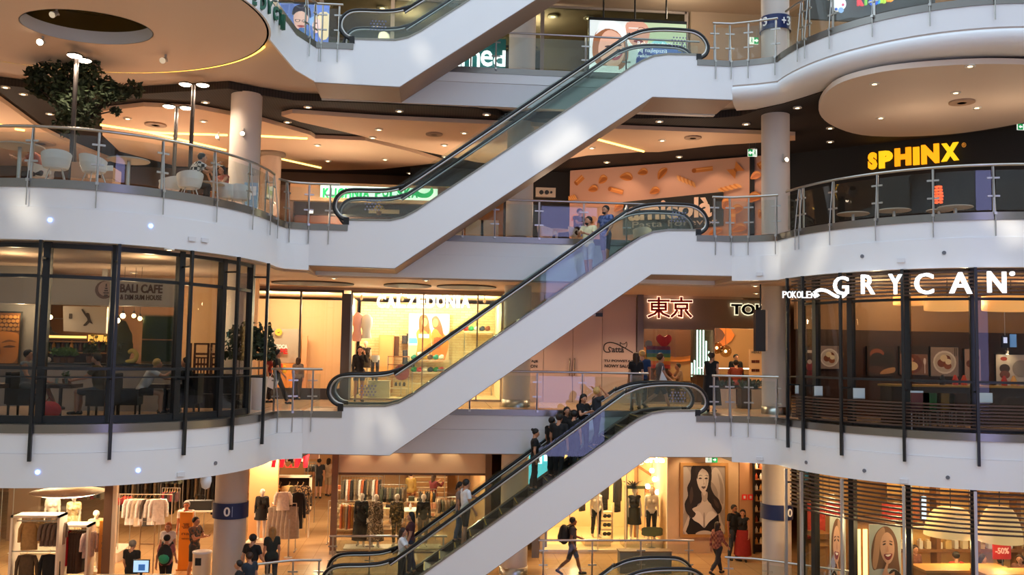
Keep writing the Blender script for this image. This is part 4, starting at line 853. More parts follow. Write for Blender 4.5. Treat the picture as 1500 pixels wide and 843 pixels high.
FLO = pattern('#4a3a2e', '#8f7a62', 22, 'noise', c3='#c9b090'); CAMO = pattern('#3b3423', '#6e5a34', 16, 'noise', c3='#9a8352')
mannequin('bald mannequin in a long floral dress at the clothes shop window', G0(549, 31.8, .05), .1, topmat=FLO, sleeve='long', botmat=FLO, legs='maxi', H=1.78)
mannequin('mannequin in brown camouflage pattern beside the round table', G0(580, 31.9, .05), -.1, topmat=CAMO, sleeve='long', botmat=CAMO, legs='long', H=1.78)
mannequin('mannequin in a black jacket over beige, right of the round table', G0(619, 31.9, .05), .1, top='#17161a', sleeve='long', bottom='#6e5f50', legs='long', H=1.78)
plinth(575, 31.9, 3.2, .7, .05, 'low white display step along the clothes shop window')
g = G0(596, 40.2); t = thing('staircase', 'shop staircase with pale edged treads rising at the back', 'stairs', (g.x, 40.2, 0)); wst = G0(655, 40.2).x-g.x
for i in range(11): MB().b2((0, .3*i, .18*i), (wst, .3*i+.32, .18*(i+1))).build('step', mat('#a97c4c', .6), t); MB().b2((0, .3*i-.01, .18*(i+1)-.025), (wst, .3*i+.03, .18*(i+1)+.004)).build('step_nosing', CREAM, t)
row((G0(500, 35.6).x, 35.6), (G0(556, 35.6).x, 35.6), 14, 1.9, '* top on the rail behind the window tables', 'tops behind the window tables', ['#6a5a49', '#f0ece4', '#c96a3a', '#2b2624', '#8f7a5e'], l=.7)
row((G0(556, 34.8).x, 34.8), (G0(592, 34.8).x, 34.8), 9, 1.7, '* jacket on the rail left of the round table', 'jackets left of the round table', ['#4a4b3a', '#2b2624', '#6a5a49'], l=.8)
row((G0(614, 34.4).x, 34.4), (G0(636, 34.4).x, 34.4), 6, 1.6, '* shirt on the rail right of the round table', 'shirts right of the round table', ['#2b2624', '#c08a45', '#1d1c1d'], l=.8)
row((G0(236, 31.6).x, 31.6), (G0(258, 31.6).x, 31.6), 6, 2.0, '* trousers left of the attendant', 'trousers left of the attendant', ['#7a2026', '#1d1c1d', '#4a2b2b'], l=1.0, sleeves=False)
row((G0(300, 34.4).x, 34.4), (G0(316, 34.4).x, 34.4), 5, 2.6, '* printed item left of the 0 column', 'items left of the 0 column', ['#8f7a5e', '#2b2624', '#c08a45'], l=1.2)
row((G0(446, 36.5).x, 36.5), (G0(458, 36.5).x, 36.5), 5, 2.3, '* coat along the left of the aisle', 'coats along the aisle', ['#55504b', '#1d1c1d', '#6a5a49'], l=1.2)
for x in (526, 572, 618, 660):          # wall washers behind the shop window head: they draw the scallops
    p = PY(x, 672, 30.75); light('SPOT', (p.x, 30.72, 3.7), 22, (1, .74, .42), .03, to=(p.x, 31.05, 2.5), cone=75)
for x, y, z, pw in ((-11.5, 29.5, 3.3, 130), (-8, 30.5, 3.3, 120), (-5.4, 32.2, 3.3, 110), (-4.2, 37, 3.35, 120), (-1.5, 33.2, 3.3, 130), (-.5, 37.5, 3.35, 130), (-9, 36.5, 3.3, 130), (1.0, 33.5, 3.3, 60)):
    light('POINT', (x, y, z), pw*3.1, (1, .74, .46), .12)
for x, y in ((-12, 24.5), (-7.5, 22.6), (-3.6, 28.6), (.5, 28.8), (5, 28.6), (8.6, 28.4)):
    light('SPOT', (x, y, 3.6), 170, (1, .68, .38), .1, to=(x, y, 0), cone=130)
# lingerie shop
struct(bx('wall_shop_left', CREAM, (3.75, 31.0, 0), (3.9, 36, 3.7))); struct(bx('wall_shop_back', mat('#f2d3a0', .8), (3.8, 35.5, 0), (8.0, 35.7, 3.7))); struct(bx('wall_poster', mat('#dcb88e', .75, noise=.12, scale=2), (G0(978, 31).x, 31, 0), (G0(1082, 31).x, 35.6, 3.76))); struct(bx('ceiling', CREAM, (3.8, 31.1, 3.6), (8.0, 35.6, 3.72)))
struct(bx('floor', mat('#efd2a2', .3), (3.8, 31.0, .0), (8.0, 35.6, .06)))
shopfront(3.8, G0(978, 31).x-.02, 31.05, .06, 3.6, (.95, 1.9, 2.85), 'bright lingerie shop window below the crowded escalator', CREAM, GL, .03)
t = thing('lingerie_letters', 'glowing white lingerie letters over the bright shop window', 'sign', (0, 0, 0)); text_px('lingerie', 915, 668, 973, 681, 30.97, mat('#fff1d8', .5, 0, 5), 'letter', t, bold=.02, depth=.04)
mannequin('mannequin in a white top and black leggings in the lingerie shop', G0(873, 32.2, .3), .2, top='#f7efe2', sleeve='none', bottom='#161416', legs='long')
mannequin('mannequin in a long black slip dress in the lingerie shop', G0(929, 32.0, .25), 0, top='#171616', sleeve='none', bottom='#232622', legs='skirt', H=1.82); mannequin('mannequin in a white blouse and black leggings behind the green sign', G0(954, 32.0, .25), -.1, top='#f0e2cf', sleeve='short', bottom='#151415', legs='long', H=1.82)
plinth(873, 32.2, .9, .7, .3, 'cream plinth under the leggings mannequin', '#f2dcb2'); plinth(939, 32.0, 1.35, .7, .25, 'cream plinth under the two lingerie mannequins', '#f2dcb2')
p = G0(955, 31.6); t = thing('green_sign_board', 'rounded green board standing in front of the lingerie mannequin', 'sign', (p.x, 31.6, .06)); z_ = PY(955, 782, 31.6).z; MB().slab([(a, b) for a, b in smooth([(-.3, -.14), (.3, -.14), (.36, 0), (.3, .14), (-.3, .14), (-.36, 0)], 3)], -.02, .02).build('board', mat('#50613f', .5), t).location = (0, 0, z_); MB().tube([(0, .03, 0), (0, .03, z_)], .012, 6).build('stem', STEEL, t); MB().lathe([(.12, 0), (.12, .015)], n=14).build('base', STEEL, t)
GREENF = mat('#6a7550', .5)
for x0, x1, y0, lb in ((915, 945, 715, 'green painted door frame around the lingerie mannequins, left'), (979, 990, 716, 'green painted frame post at the right of the lingerie window')):
    a = G0(x0, 31.9); b = G0(x1, 31.9); zt_ = PY(x0, y0, 31.9).z; t = thing('painted_doorway', lb, 'doorway', (a.x, 31.9, .06)); w_ = b.x-a.x
    MB().b2((0, 0, 0), (.1, .1, zt_)).build('post', GREENF, t)
    if w_ > .4: MB().b2((0, 0, zt_-.1), (w_, .1, zt_)).build('lintel', GREENF, t)
p = PY(927, 715, 31.95); t = thing('dark_plant', 'spiky dark potted plant on top of the green frame', 'plant', (p.x, 31.95, p.z)); MB().lathe([(.12, 0), (.15, .08)], n=14).build('pot', DARK, t); lf = MB()
for i in range(36):
    a = random.uniform(0, 2*PI); r = random.uniform(.2, .42); h = random.uniform(.08, .26); lf.add([(0, 0, .05), (r*.5*math.cos(a)+.03*math.sin(a), r*.3*math.sin(a), h*.8), (r*math.cos(a), r*.4*math.sin(a), h), (r*.5*math.cos(a)-.03*math.sin(a), r*.3*math.sin(a)-.02, h*.7)], [(0, 1, 2, 3)])
lf.build('leaves', mat('#2b2a1e', .7), t)
t = thing('wooden_arch', 'pale wooden arch frame inside the lingerie shop', 'arch', (G0(951, 33.4).x, 33.4, .06)); z_ = PY(940, 682, 33.4).z-.06; MB().b2((-.55, 0, 0), (-.45, .1, z_)).b2((.4, 0, 0), (.5, .1, z_-.6)).build('post', WOOD, t); MB().tube([(-.5, .05, z_), (.45, .05, z_-.6)], .06, 4).build('rafter', WOOD, t)
g = G0(888, 32.6); t = thing('bra_stand', 'white tiered stand with black bras in the lingerie shop', 'stand', (g.x, 32.6, .06)); z_ = PY(888, 742, 32.6).z; MB().b2((-.22, -.1, 0), (-.19, .1, z_)).b2((.19, -.1, 0), (.22, .1, z_)).build('upright', CREAM, t)
for i in range(4): MB().b2((-.22, -.12, .1+i*z_/4.2), (.22, .12, .13+i*z_/4.2)).build('shelf', CREAM, t)
for i in range(3):
    o = MB().ball((-.07, 0, 0), (.08, .06, .07)).ball((.07, 0, 0), (.08, .06, .07)).build('black_bra', mat('#151416', .7), None); o.location = (g.x, 32.5, .3+.06+i*z_/4.2); tag(o, 'black bra on the white tiered stand, '+['lowest', 'middle', 'topmost'][i], 'bra', 'bras on the tiered stand')
row((G0(946, 33.0).x, 33.0), (G0(958, 33.0).x, 33.0), 4, 2.05, '* camisole hanging between the lingerie mannequins', 'camisoles', ['#c96a3a', '#b4342c', '#f0ece4'], l=.9, sleeves=False)
for x, Y, lb in ((885, 33.6, 'black robe hanging behind the white tiered stand'), (904, 33.2, 'slim black robe hanging right of the tiered stand'), (970, 32.6, 'black robe at the right of the lingerie window'), (852, 33.4, 'black robe behind the man with the backpack')):
    g = G0(x, Y); hang((g.x, Y, 2.3), .8, lb, None, '#171516', l=1.3, w=.36)
p = PY(955, 690, 32.4); t = thing('globe_lamp', 'glaring globe lamp cluster hanging in the lingerie window', 'lamp', p)
for i, (x, z) in enumerate(((0, 0), (.1, -.3), (-.15, -.55), (.2, -.75))): MB().ball((x, 0, z), .09).build('bulb', mat('#fff2d8', .5, 0, 14), t)
MB().tube([(0, 0, 0), (0, 0, .35)], .01, 5).build('cord', DARK, t)
g = G0(790, 31.9)
for i, (x, c) in enumerate(((785, '#3b3a42'), (797, '#6d6a70'))):
    t = thing('roll_stand', ['slim dark display column at the left of the lingerie window', 'slim grey display column at the left of the lingerie window'][i], 'stand', G0(x, 31.8)); MB().lathe([(.1, .0), (.1, 1.25)], n=14).build('body', mat(c, .5), t); MB().lathe([(.12, 1.25), (.12, 1.3)], n=14).build('cap', CREAM, t)
t = thing('bench_block', 'low grey block behind the handrail loops', 'bench', G0(925, 28.4)); MB().b2((-.4, -.2, 0), (1.2, .2, .62)).build('body', mat('#8a8782', .6), t); MB().b2((-.42, -.22, .62), (1.22, .22, .66)).build('top', mat('#9a7a5c', .5), t)
for x, y, z, pw in ((4.6, 33.0, 3.2, 150), (5.6, 32.6, 3.2, 150), (6.8, 32.6, 3.2, 140), (5.5, 34.5, 2.0, 60)): light('POINT', (x, y, z), pw*1.7, (1, .70, .36), .1)
# big black and white poster
x0, x1, y0, y1 = 1000, 1062, 683, 783; Yp = 30.93
t = thing('framed_poster', 'gold framed black and white poster of a long haired woman with a raised arm', 'poster', PY(1031, 783, Yp)); t.location = (0, 0, 0)
a = PY(x0, y1, Yp); b = PY(x1, y0, Yp); fr = MB(); d_ = .1
fr.b2((a.x-d_, Yp-.05, a.z-d_), (b.x+d_, Yp+.06, a.z)).b2((a.x-d_, Yp-.05, b.z), (b.x+d_, Yp+.06, b.z+d_)).b2((a.x-d_, Yp-.05, a.z), (a.x, Yp+.06, b.z)).b2((b.x, Yp-.05, a.z), (b.x+d_, Yp+.06, b.z)); fr.build('frame', mat('#c08f52', .45, .3), t)
S3 = lambda q: smooth(q, 3)
art('print', (a.x, Yp, a.z), (b.x-a.x, 0, 0), (0, 0, b.z-a.z), [('#a99a8c', rect(0, 0, 1, 1)), ('#bfb2a4', S3([(0, 1), (.22, .8), (.1, .5), (.0, .3)])), ('#cbbcac', S3([(.5, .99), (.62, .9), (.78, .98), (.93, .84), (1, .6), (.96, .36), (.8, .38), (.83, .6), (.72, .74), (.6, .8)])), ('#ab9a8b', S3([(.82, .9), (.95, .72), (.96, .45), (.88, .5), (.88, .7)])),
  ('#231c1a', S3([(.2, .98), (.36, 1), (.62, 1), (.68, .86), (.66, .7), (.74, .58), (.86, .5), (.9, .38), (.82, .3), (.64, .34), (.56, .46), (.36, .44), (.24, .28), (.1, .3), (.04, .44), (.12, .56), (.1, .68), (.18, .8)])),
  ('#d6c6b5', S3([(.06, 0), (.1, .22), (.2, .36), (.38, .42), (.45, .5), (.44, .62), (.56, .62), (.58, .5), (.7, .42), (.84, .34), (.92, .18), (.96, .0)])), ('#b8a797', S3([(.44, .62), (.5, .56), (.58, .62), (.57, .5), (.5, .47), (.45, .52)])),
  ('#e2d3c3', S3([(.32, .86), (.34, .74), (.4, .65), (.47, .61), (.55, .65), (.6, .76), (.6, .88), (.5, .95), (.38, .95)])), ('#cdbcab', S3([(.52, .66), (.58, .76), (.59, .86), (.54, .82), (.53, .74)])), ('#342a26', S3([(.3, .99), (.33, .8), (.37, .9), (.48, .97), (.58, .93), (.63, .78), (.66, .99)])),
  ('#e7d9ca', S3([(.2, .25), (.28, .33), (.4, .32), (.48, .22), (.46, .1), (.28, .08)])), ('#e7d9ca', S3([(.52, .22), (.6, .32), (.72, .33), (.8, .26), (.78, .12), (.56, .1)])), ('#a08d7d', S3([(.485, .3), (.51, .3), (.52, .14), (.5, .08), (.48, .14)])),
  ('#1a1615', S3([(.12, .0), (.13, .14), (.18, .25), (.26, .2), (.38, .16), (.48, .1), (.52, .1), (.62, .18), (.74, .24), (.83, .28), (.86, .14), (.86, .0)])), ('#cbbcab', S3([(.3, 0), (.42, .05), (.6, .05), (.72, 0)])), ('#1c1615', S3([(.17, .25), (.15, .25), (.2, .38), (.22, .38)])), ('#1c1615', S3([(.82, .28), (.84, .27), (.78, .4), (.76, .4)])),
  ('#2b211e', S3([(.06, .42), (.18, .5), (.22, .36), (.3, .3), (.22, .24), (.1, .3)])), ('#2b211e', S3([(.7, .56), (.84, .5), (.92, .38), (.84, .3), (.74, .36), (.66, .44)])), ('#4a3a33', S3([(.14, .56), (.2, .7), (.24, .56), (.18, .44)])), ('#4a3a33', S3([(.72, .52), (.82, .46), (.84, .38), (.76, .42)])),
  ('#3a2d28', S3([(.36, .815), (.4, .83), (.445, .815), (.4, .805)])), ('#3a2d28', S3([(.5, .815), (.54, .83), (.58, .815), (.54, .805)])), ('#4a3b34', S3([(.35, .85), (.4, .868), (.45, .855), (.4, .858)])), ('#4a3b34', S3([(.5, .855), (.55, .868), (.59, .85), (.55, .858)])), ('#b5a291', S3([(.465, .82), (.48, .75), (.465, .73), (.5, .73), (.49, .76)])), ('#5c4840', S3([(.42, .69), (.455, .702), (.475, .697), (.5, .702), (.53, .69), (.475, .672)])), ('#7a645a', S3([(.43, .688), (.475, .684), (.52, .688), (.475, .662)]))], t)
exit_sign(1034, 670, 1051, 678, 30.6, 'green emergency exit sign above the framed poster')
for x, lb in ((1087, 'red fire hose sign'), (1096, 'red fire extinguisher sign')): 
    t = thing('fire_sign', lb+' on the beige wall', 'sign', (0, 0, 0)); pxbox('plate', mat('#d3291f', .5, 0, .3), x, 725, x+7.5, 733, 30.98, .02, t); pxbox('pictogram', mat('#f4e6e0'), x+2.4, 727, x+5.2, 731, 30.96, .02, t)
struct(bx('wall_right_pier', mat('#c9966a', .75), (G0(1083, 31).x, 31, 0), (G0(1106, 31).x, 31.3, 3.76)))
g = G0(1113, 31); t = thing('cosmetics_shelf', 'tall dark lit shelf of small goods left of the 0 column', 'shelf', (g.x, 31.0, 0)); MB().b2((-.25, .2, 0), (.35, .25, 3.3)).build('back_panel', mat('#3a2418', .6), t); MB().b2((-.25, -.1, 0), (-.2, .2, 3.3)).build('side_panel', DARK, t)
for i in range(8): MB().b2((-.2, -.05, .3+i*.36), (.35, .2, .32+i*.36)).build('shelf', WOOD, t)
for i in range(8):
    for j in range(3):
        o = MB().lathe([(.05, 0), (.05, .12), (.02, .16), (.02, .2)], n=8).build('bottle', mat(['#e3a45a', '#f2d9a8', '#a8461e', '#c7c0b0'][(i*3+j) % 4], .4)); o.location = (g.x-.1+.16*j, 31.05, .32+i*.36); tag(o, 'small bottle, '+ORD[i]+' shelf from below of the tall dark shelf, '+['left', 'middle', 'right'][j], 'bottle', 'bottles on the tall dark shelf')
light('POINT', (g.x, 30.7, 3.2), 40, (1, .7, .4), .06); p = PY(1031, 680, 30.4); light('SPOT', (p.x-.5, 30.2, 3.65), 60, (1, .72, .42), .03, to=(p.x-.5, 31.1, 1.5), cone=80); light('SPOT', (p.x+.8, 30.2, 3.65), 60, (1, .72, .42), .03, to=(p.x+.8, 31.1, 1.5), cone=80)

t = thing('cyan_screen', 'bright cyan advertising screen behind the escalator handrail', 'screen', (0, 0, 0)); pxbox('housing', mat('#6d6a70', .5), 768, 664, 806, 760, 30.3, .1, t); pxbox('display', mat('#5fd0e2', .5, 0, 1.3), 772, 667, 803, 712, 30.28, .02, t); pxbox('white_block', mat('#f4fbff', .5, 0, 2.5), 789, 664, 794, 680, 30.26, .02, t); pxbox('white_block', mat('#f4fbff', .5, 0, 2.5), 797, 664, 803, 676, 30.26, .02, t)
MB().b2((PY(785, 760, 30.35).x-.12, 30.33, 0), (PY(785, 760, 30.35).x+.12, 30.38, PY(785, 759, 30.35).z)).build('pedestal', mat('#6d6a70', .5), t)
# ---------------------------------------------------------------- glazed drums and first floor
def pY(path, z, px): 
    s = s_at_px(path, z, px); return at_s(path, s, arc(path))[0]
def curtain(path, z0, z1, posts, label, post_z0, transoms, slats=(), post_col=DARK, mul_off=.34, mull_col=DARK, pane=GLD, rails=(), s_end=None):
    S = arc(path); t = thing('curtain_wall', label, 'window wall', (path[len(path)//2][0], path[len(path)//2][1], z0)); ox, oy = t.location.x, t.location.y; W = lambda p: (p[0]-ox, p[1]-oy)
    ss = sorted(s_at_px(path, (z0+z1)/2, x) for x in posts)
    if s_end: ss.append(s_end)
    for s in ss:
        p, d = at_s(path, s, S); n = (d[1], -d[0]); a = math.atan2(d[1], d[0]); p = W(p)
        MB().box((p[0]+n[0]*.09, p[1]+n[1]*.09, (post_z0+z1)/2-z0), (.06, .07, z1-post_z0), a).build('outer_post', post_col, t)
        MB().box((p[0]-n[0]*mul_off, p[1]-n[1]*mul_off, (z1-z0)/2), (.14, .16, z1-z0), a).build('mullion', mull_col, t)
        MB().box((p[0]-n[0]*(mul_off/2-.05), p[1]-n[1]*(mul_off/2-.05), z1-z0-.35), (.03, mul_off+.1, .04), a).box((p[0]-n[0]*(mul_off/2-.05), p[1]-n[1]*(mul_off/2-.05), .9), (.03, mul_off+.1, .04), a).build('bracket', mull_col, t)
    for a, b in zip(ss, ss[1:]):
        P = [W(p) for p in sub_path(path, a, b, .3)]
        for z, h in transoms: MB().ribbon(P, z-z0, z-z0+h, -mul_off-.05, -mul_off+.06).build('transom', mull_col, t)
        for z, h in rails: MB().ribbon(P, z-z0, z-z0+h, .03, .07).build('guard_rail', mull_col, t)
        q = sorted([z0]+[z for z, h in transoms]+[z1]); 
        MB().ribbon(P, .02, z1-z0-.02, -mul_off-.006, -mul_off+.006).build('glass_pane', pane, t)
        for z in slats: MB().ribbon(P, z-z0, z-z0+.035, -.12, -.03).build('slat', SLATM, t)
    return t
SLATM = mat('#4a3427', .5); zp = lambda x, y, p: PY(x, y, pY(p, 7, x)[1]).z
curtain(PATHL, 5.02, 8.74, [-60, 56, 167, 273, 341, 384], 'dark framed curved glass wall of the left cafe on the first floor', 4.28, [(5.0, .16), (6.1, .05), (8.0, .07), (8.62, .1)], rails=[(6.12, .05), (5.95, .03)], s_end=None)
zs = [8.12+.085*i for i in range(7)]; zl = [5.08+.075*i for i in range(8)]
curtain(PATHR, 5.02, 8.74, [1158, 1180, 1235, 1324, 1429, 1560], 'dark framed curved glass wall of the ice cream parlour on the first floor', 4.28, [(5.0, .08), (6.12, .05), (8.02, .06)], zs+zl, rails=[(6.12, .04)])
curtain(PATHR, .02, 3.72, [1156, 1179, 1238, 1326, 1431, 1560], 'curved glass wall with silver posts of the corner shop on the ground floor', .02, [(.0, .1)], [2.75+.1*i for i in range(10)], post_col=mat('#c9ccd4', .3, .8), pane=GL)
struct(MB().prism([(-20.4, 47.5), (-20.4, 24.5)]+[(p[0]*.985-.12, p[1]+.35) for p in PATHL]+[(-3.3, 26.7), (8.3, 26.7)]+[(p[0]+.15, p[1]+.35) for p in PATHR[2:]]+[(25.5, 24.8), (25.5, 47.5)], 8.7, 8.745).build('ceiling', mat('#cbb09a', .8)))
struct(MB().prism([(-20.4, 47.5), (-20.4, 24.5)]+[(p[0]*.985-.12, p[1]+.35) for p in PATHL]+[(-3.3, 26.7), (8.3, 26.7)]+[(p[0]+.15, p[1]+.35) for p in PATHR[2:]]+[(25.5, 24.8), (25.5, 47.5)], 3.71, 3.745).build('ceiling', mat('#c9a684', .8)))
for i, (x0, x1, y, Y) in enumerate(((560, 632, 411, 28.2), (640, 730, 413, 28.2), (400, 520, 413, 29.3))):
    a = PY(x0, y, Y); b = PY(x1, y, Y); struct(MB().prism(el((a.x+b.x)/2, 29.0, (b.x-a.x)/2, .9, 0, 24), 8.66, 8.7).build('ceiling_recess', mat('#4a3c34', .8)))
# --- back row of shops, first floor
Yb = 31.0
struct(bx('wall_header', mat('#bda48f', .7), (-20, Yb, 8.62), (8.3+2.4, Yb+.15, 8.75)))
struct(bx('ceiling', mat('#e3c29c', .8), (-20, Yb+.15, 8.62), (12, 40, 8.7)))
# toy shop at the left
gx = lambda x, Y=Yb: G0(x, Y, 5).x
struct(bx('wall_shop_back', mat('#eec79d', .8), (-9.5, 35, 5), (gx(507, 35), 35.2, 8.5))); struct(bx('wall_shop_side', mat('#efcfa8', .8), (gx(500), Yb+.2, 5), (gx(500)+.12, 35.2, 8.5)))
shopfront(gx(372), gx(498), Yb, 5.0, 8.62, ((gx(436)-gx(372)),), 'toy shop window with warm light, left on the first floor', mat('#3c3a3e', .5), GL, .05, base=.3)
t = thing('shop_pillar', 'dark pillar between the toy shop and the bright clothes shop', 'pillar', (gx(503), Yb-.05, 5)); MB().b2((-.12, -.08, 0), (.16, .2, 3.5)).build('shaft', mat('#4a4448', .5), t); MB().b2((.16, -.06, 0), (.22, .2, 3.5)).build('metal_edge', STEEL, t)
t = thing('toy_display_wall', 'grey display panel with toy letters and a yellow disc in the toy shop', 'display', (0, 0, 0)); pxbox('panel', mat('#b5ab9e', .6), 387, 482, 440, 532, 34.6, .1, t); pxbox('lit_base', mat('#e8873a', .6, 0, .5), 398, 533, 440, 580, 34.3, .3, t); pxbox('side_panel', mat('#e2b288', .7), 441, 492, 449, 580, 34.5, .2, t)
c = PY(408, 487, 34.5); MB().tube([(c.x, 34.55, c.z), (c.x, 34.48, c.z)], .13, 20).build('yellow_disc', mat('#f0b43a', .5, 0, .5), t); MB().add([(c.x-.06, 34.47, c.z), (c.x+.02, 34.47, c.z-.04), (c.x+.07, 34.47, c.z+.03), (c.x, 34.47, c.z-.0)], [(0, 1, 2, 3)]).build('mark', mat('#8a5a14'), t)
text_px('TOCA', 404, 505, 421, 511, 34.5, mat('#f4efe6', .5, 0, .4), 'lettering', t, bold=.03, depth=.03); text_px('Li', 402, 511, 409, 519, 34.5, mat('#2f7a45'), 'lettering', t, bold=.04, depth=.03); text_px('FE', 410, 511, 421, 519, 34.5, mat('#c8202a', .5, 0, .3), 'lettering', t, bold=.05, depth=.03)
for i, (x, y, c_) in enumerate(((411, 540, '#d8402a'), (416, 543, '#e8c43a'), (424, 574, '#c98a5a'), (431, 574, '#b9744a'))):
    p = PY(x, y, 34.0); o = MB().lathe([(.05, -.1), (.09, -.05), (.06, .03), (.05, .1)], (0, 0, 0), 10).ball((0, 0, .13), .055).build('toy', mat(c_, .5)); o.location = (p.x, 34.1, p.z); tag(o, ['red toy figure on the lit base of the toy shop', 'yellow toy figure on the lit base of the toy shop', 'left tan toy at the foot of the toy shop wall', 'right brown toy at the foot of the toy shop wall'][i], 'toy')
# bright clothes shop
BRW = tiles('#ecd2a4', '#cfa670', .3, .1, .8, '#e4c591', True)
bw = bx('wall_brick', BRW, (gx(512), 34.6, 5), (gx(738, 34.6), 34.8, 8.45)); struct(bw)
struct(bx('wall_shop_side', mat('#f3dcb4', .8), (gx(733), Yb+.2, 5), (gx(733)+.1, 34.6, 8.45))); struct(bx('floor', mat('#f0d8ac', .35), (gx(512), Yb, 5.0), (gx(736), 34.6, 5.05)))
shopfront(gx(511), gx(733), Yb, 5.0, 8.62, (gx(617)-gx(511), gx(697)-gx(511)), 'bright clothes shop window with glowing letters on the first floor', mat('#9a8472', .5), GL, .045)
t = thing('glowing_letters', 'overexposed white shop letters hanging in the bright clothes shop window', 'sign', (0, 0, 0)); sgn_letters('CALZEDONIA', 552, 433, 688, 451, 31.35, mat('#fff3e2', .5, 0, 7), t, bold=.035, depth=.08); pxbox('hanging_bar', CREAM, 550, 430, 690, 432, 31.4, .04, t)
t = thing('beach_photo', 'large beach photograph of two long haired women in swimwear', 'poster', (0, 0, 0)); pxbox('panel', CREAM, 598, 460, 657, 530, 34.2, .08, t)
art_px('print', 598, 460, 657, 530, 34.19, [('#f4e6d6', rect(0, 0, 1, 1)), ('#e7d9d2', rect(0, .45, 1, 1)), ('#4aa9c4', rect(0, .38, 1, .5)), ('#e9c08a', rect(0, 0, 1, .34)),
  ('#d9813f', smooth([(.2, 0), (.22, .4), (.18, .6), (.3, .72), (.5, .72), (.56, .5), (.52, 0)], 3)), ('#8c4a22', smooth([(.26, .95), (.42, .98), (.5, .8), (.5, .55), (.44, .62), (.36, .66), (.28, .6), (.24, .75)], 3)), ('#e0935a', el(.38, .83, .07, .09)), ('#f6efe6', rect(.24, .5, .5, .58)), ('#f6efe6', smooth([(.22, .2), (.52, .2), (.44, .1), (.28, .1)], 2)),
  ('#d0752f', smooth([(.6, 0), (.58, .35), (.56, .6), (.68, .72), (.86, .6), (1, .4), (.92, .1), (.85, 0)], 3)), ('#7c4020', smooth([(.56, .9), (.68, .97), (.8, .8), (.86, .55), (.76, .6), (.7, .68), (.6, .72)], 3)), ('#dd8a4a', el(.65, .82, .07, .09)), ('#c2461f', smooth([(.62, .5), (.8, .5), (.78, .3), (.64, .3)], 2))], t, emit=.6)
g = G0(531, 32.2, 5); t = thing('hanging_form', 'pale pink body form hanging at the left of the bright clothes shop window', 'display form', (PY(524, 458, 32.2).x, 32.2, PY(524, 458, 32.2).z)); MB().lathe([(.05, 0), (.16, -.12), (.17, -.35), (.12, -.6), (.17, -.85), (.14, -1.0)], n=16, sy=.6).build('body', mat('#e0a9a6', .5), t); MB().lathe([(.06, -.05), (.2, -.2), (.2, -.45), (.14, -.65), (.18, -.9)], (.32, 0, 0), 16, sy=.6).build('white_body', WHITE, t); MB().tube([(.1, 0, 0), (.1, 0, .5)], .008, 5).build('wire', DARK, t)
mannequin('headless looking mannequin in a dark brown bathing dress in the bright shop window', G0(534, 32.6, 5.4), .2, top='#2a1a14', sleeve='none', bottom='#2a1a14', legs='mini', H=1.6)
plinth(534, 32.6, .5, .5, .4, 'cream plinth under the dark dress mannequin').location.z = 5
g = G0(548, 31.9, 5); t = thing('leg_form', 'white half mannequin of legs in grey metallic leggings on a plinth', 'mannequin', (g.x, 31.9, 5.62)); MB().lathe([(.13, .62), (.15, .68), (.15, .8), (.13, .86)], n=14, sy=.7).build('waist', WHITE, t)
for s in (1, -1): MB().tube([(s*.075, 0, .7), (s*.09, 0, .35), (s*.06, .02, .1), (s*.06, .02, .0)], .05, 10, rs=[.08, .058, .05, .035]).build('leg', mat('#4c4850', .35, .4), t)
t = plinth(549, 31.9, .72, .6, .62, 'white plinth under the metallic leggings'); t.location.z = 5
def shelfpx(x0, x1, ys, Y, dep, label, col=CREAM, z0=5):
    t = thing('wall_shelf', label, 'shelf', (0, 0, 0)); 
    for y in ys: pxbox('shelf', col, x0, y, x1, y+1.6, Y-dep, dep, t)
    for x in (x0, x1-1.2): 
        a = PY(x, ys[0], Y); MB().b2((a.x, Y-.05, z0), (a.x+.03, Y, a.z)).build('upright', STEEL, t)
    return t
shelfpx(568, 600, [522, 534, 552], 33.6, .5, 'wooden accessory shelf left of the beach photo', WOOD); shelfpx(604, 660, [528, 546, 562], 33.7, .5, 'white shelf with folded swimwear under the beach photo'); shelfpx(680, 722, [486, 515], 34.4, .5, 'white wall shelf with colourful swimwear at the right of the bright shop')
for k, (x0, n, y, Y, cs, lb) in enumerate(((606, 6, 527, 33.3, ['#3a9a8a', '#f0ece4', '#e8b43a', '#5a3a2a'], 'on the upper white shelf under the beach photo'), (606, 6, 545, 33.3, ['#2f8a4a', '#c93a3a', '#e0d6c6', '#2a2a30'], 'on the middle white shelf under the beach photo'), (682, 5, 485, 34.0, ['#c93a3a', '#3a9a6a', '#f0ece4', '#28324a', '#7a3a22'], 'on the upper right shelf of the bright shop'))):
    for i in range(n):
        p = PY(x0+i*8, y, Y); c = cs[i % len(cs)]; o = MB().ball((0, 0, .07), (.11, .09, .08)).ball((.03, -.02, .13), (.07, .06, .05)).build('folded_swimwear', mat(c, .8)); o.location = (p.x, Y, p.z); tag(o, {'#3a9a8a': 'teal', '#f0ece4': 'white', '#e8b43a': 'yellow', '#5a3a2a': 'brown', '#2f8a4a': 'green', '#c93a3a': 'red', '#e0d6c6': 'cream', '#2a2a30': 'black', '#3a9a6a': 'sea green', '#28324a': 'navy', '#7a3a22': 'rust'}[c]+' swimwear '+lb+', '+ORD[i]+' from left', 'clothes', 'swimwear '+lb)
for i, (x, y, c, lb) in enumerate(((581, 493, '#4a2c1c', 'long brown dress'), (593, 492, '#2b2b35', 'dark bikini'), (600, 489, '#23303a', 'black bikini'), (594, 513, '#2c3140', 'slate leggings'), (604, 514, '#24272f', 'black leggings'))):
    p = PY(x, y, 34.3); hang((p.x, 34.3, p.z), .1, lb+' hung on the brick wall left of the beach photo', None, c, w=.22, l=[.75, .3, .3, .6, .6][i], sleeves=False)
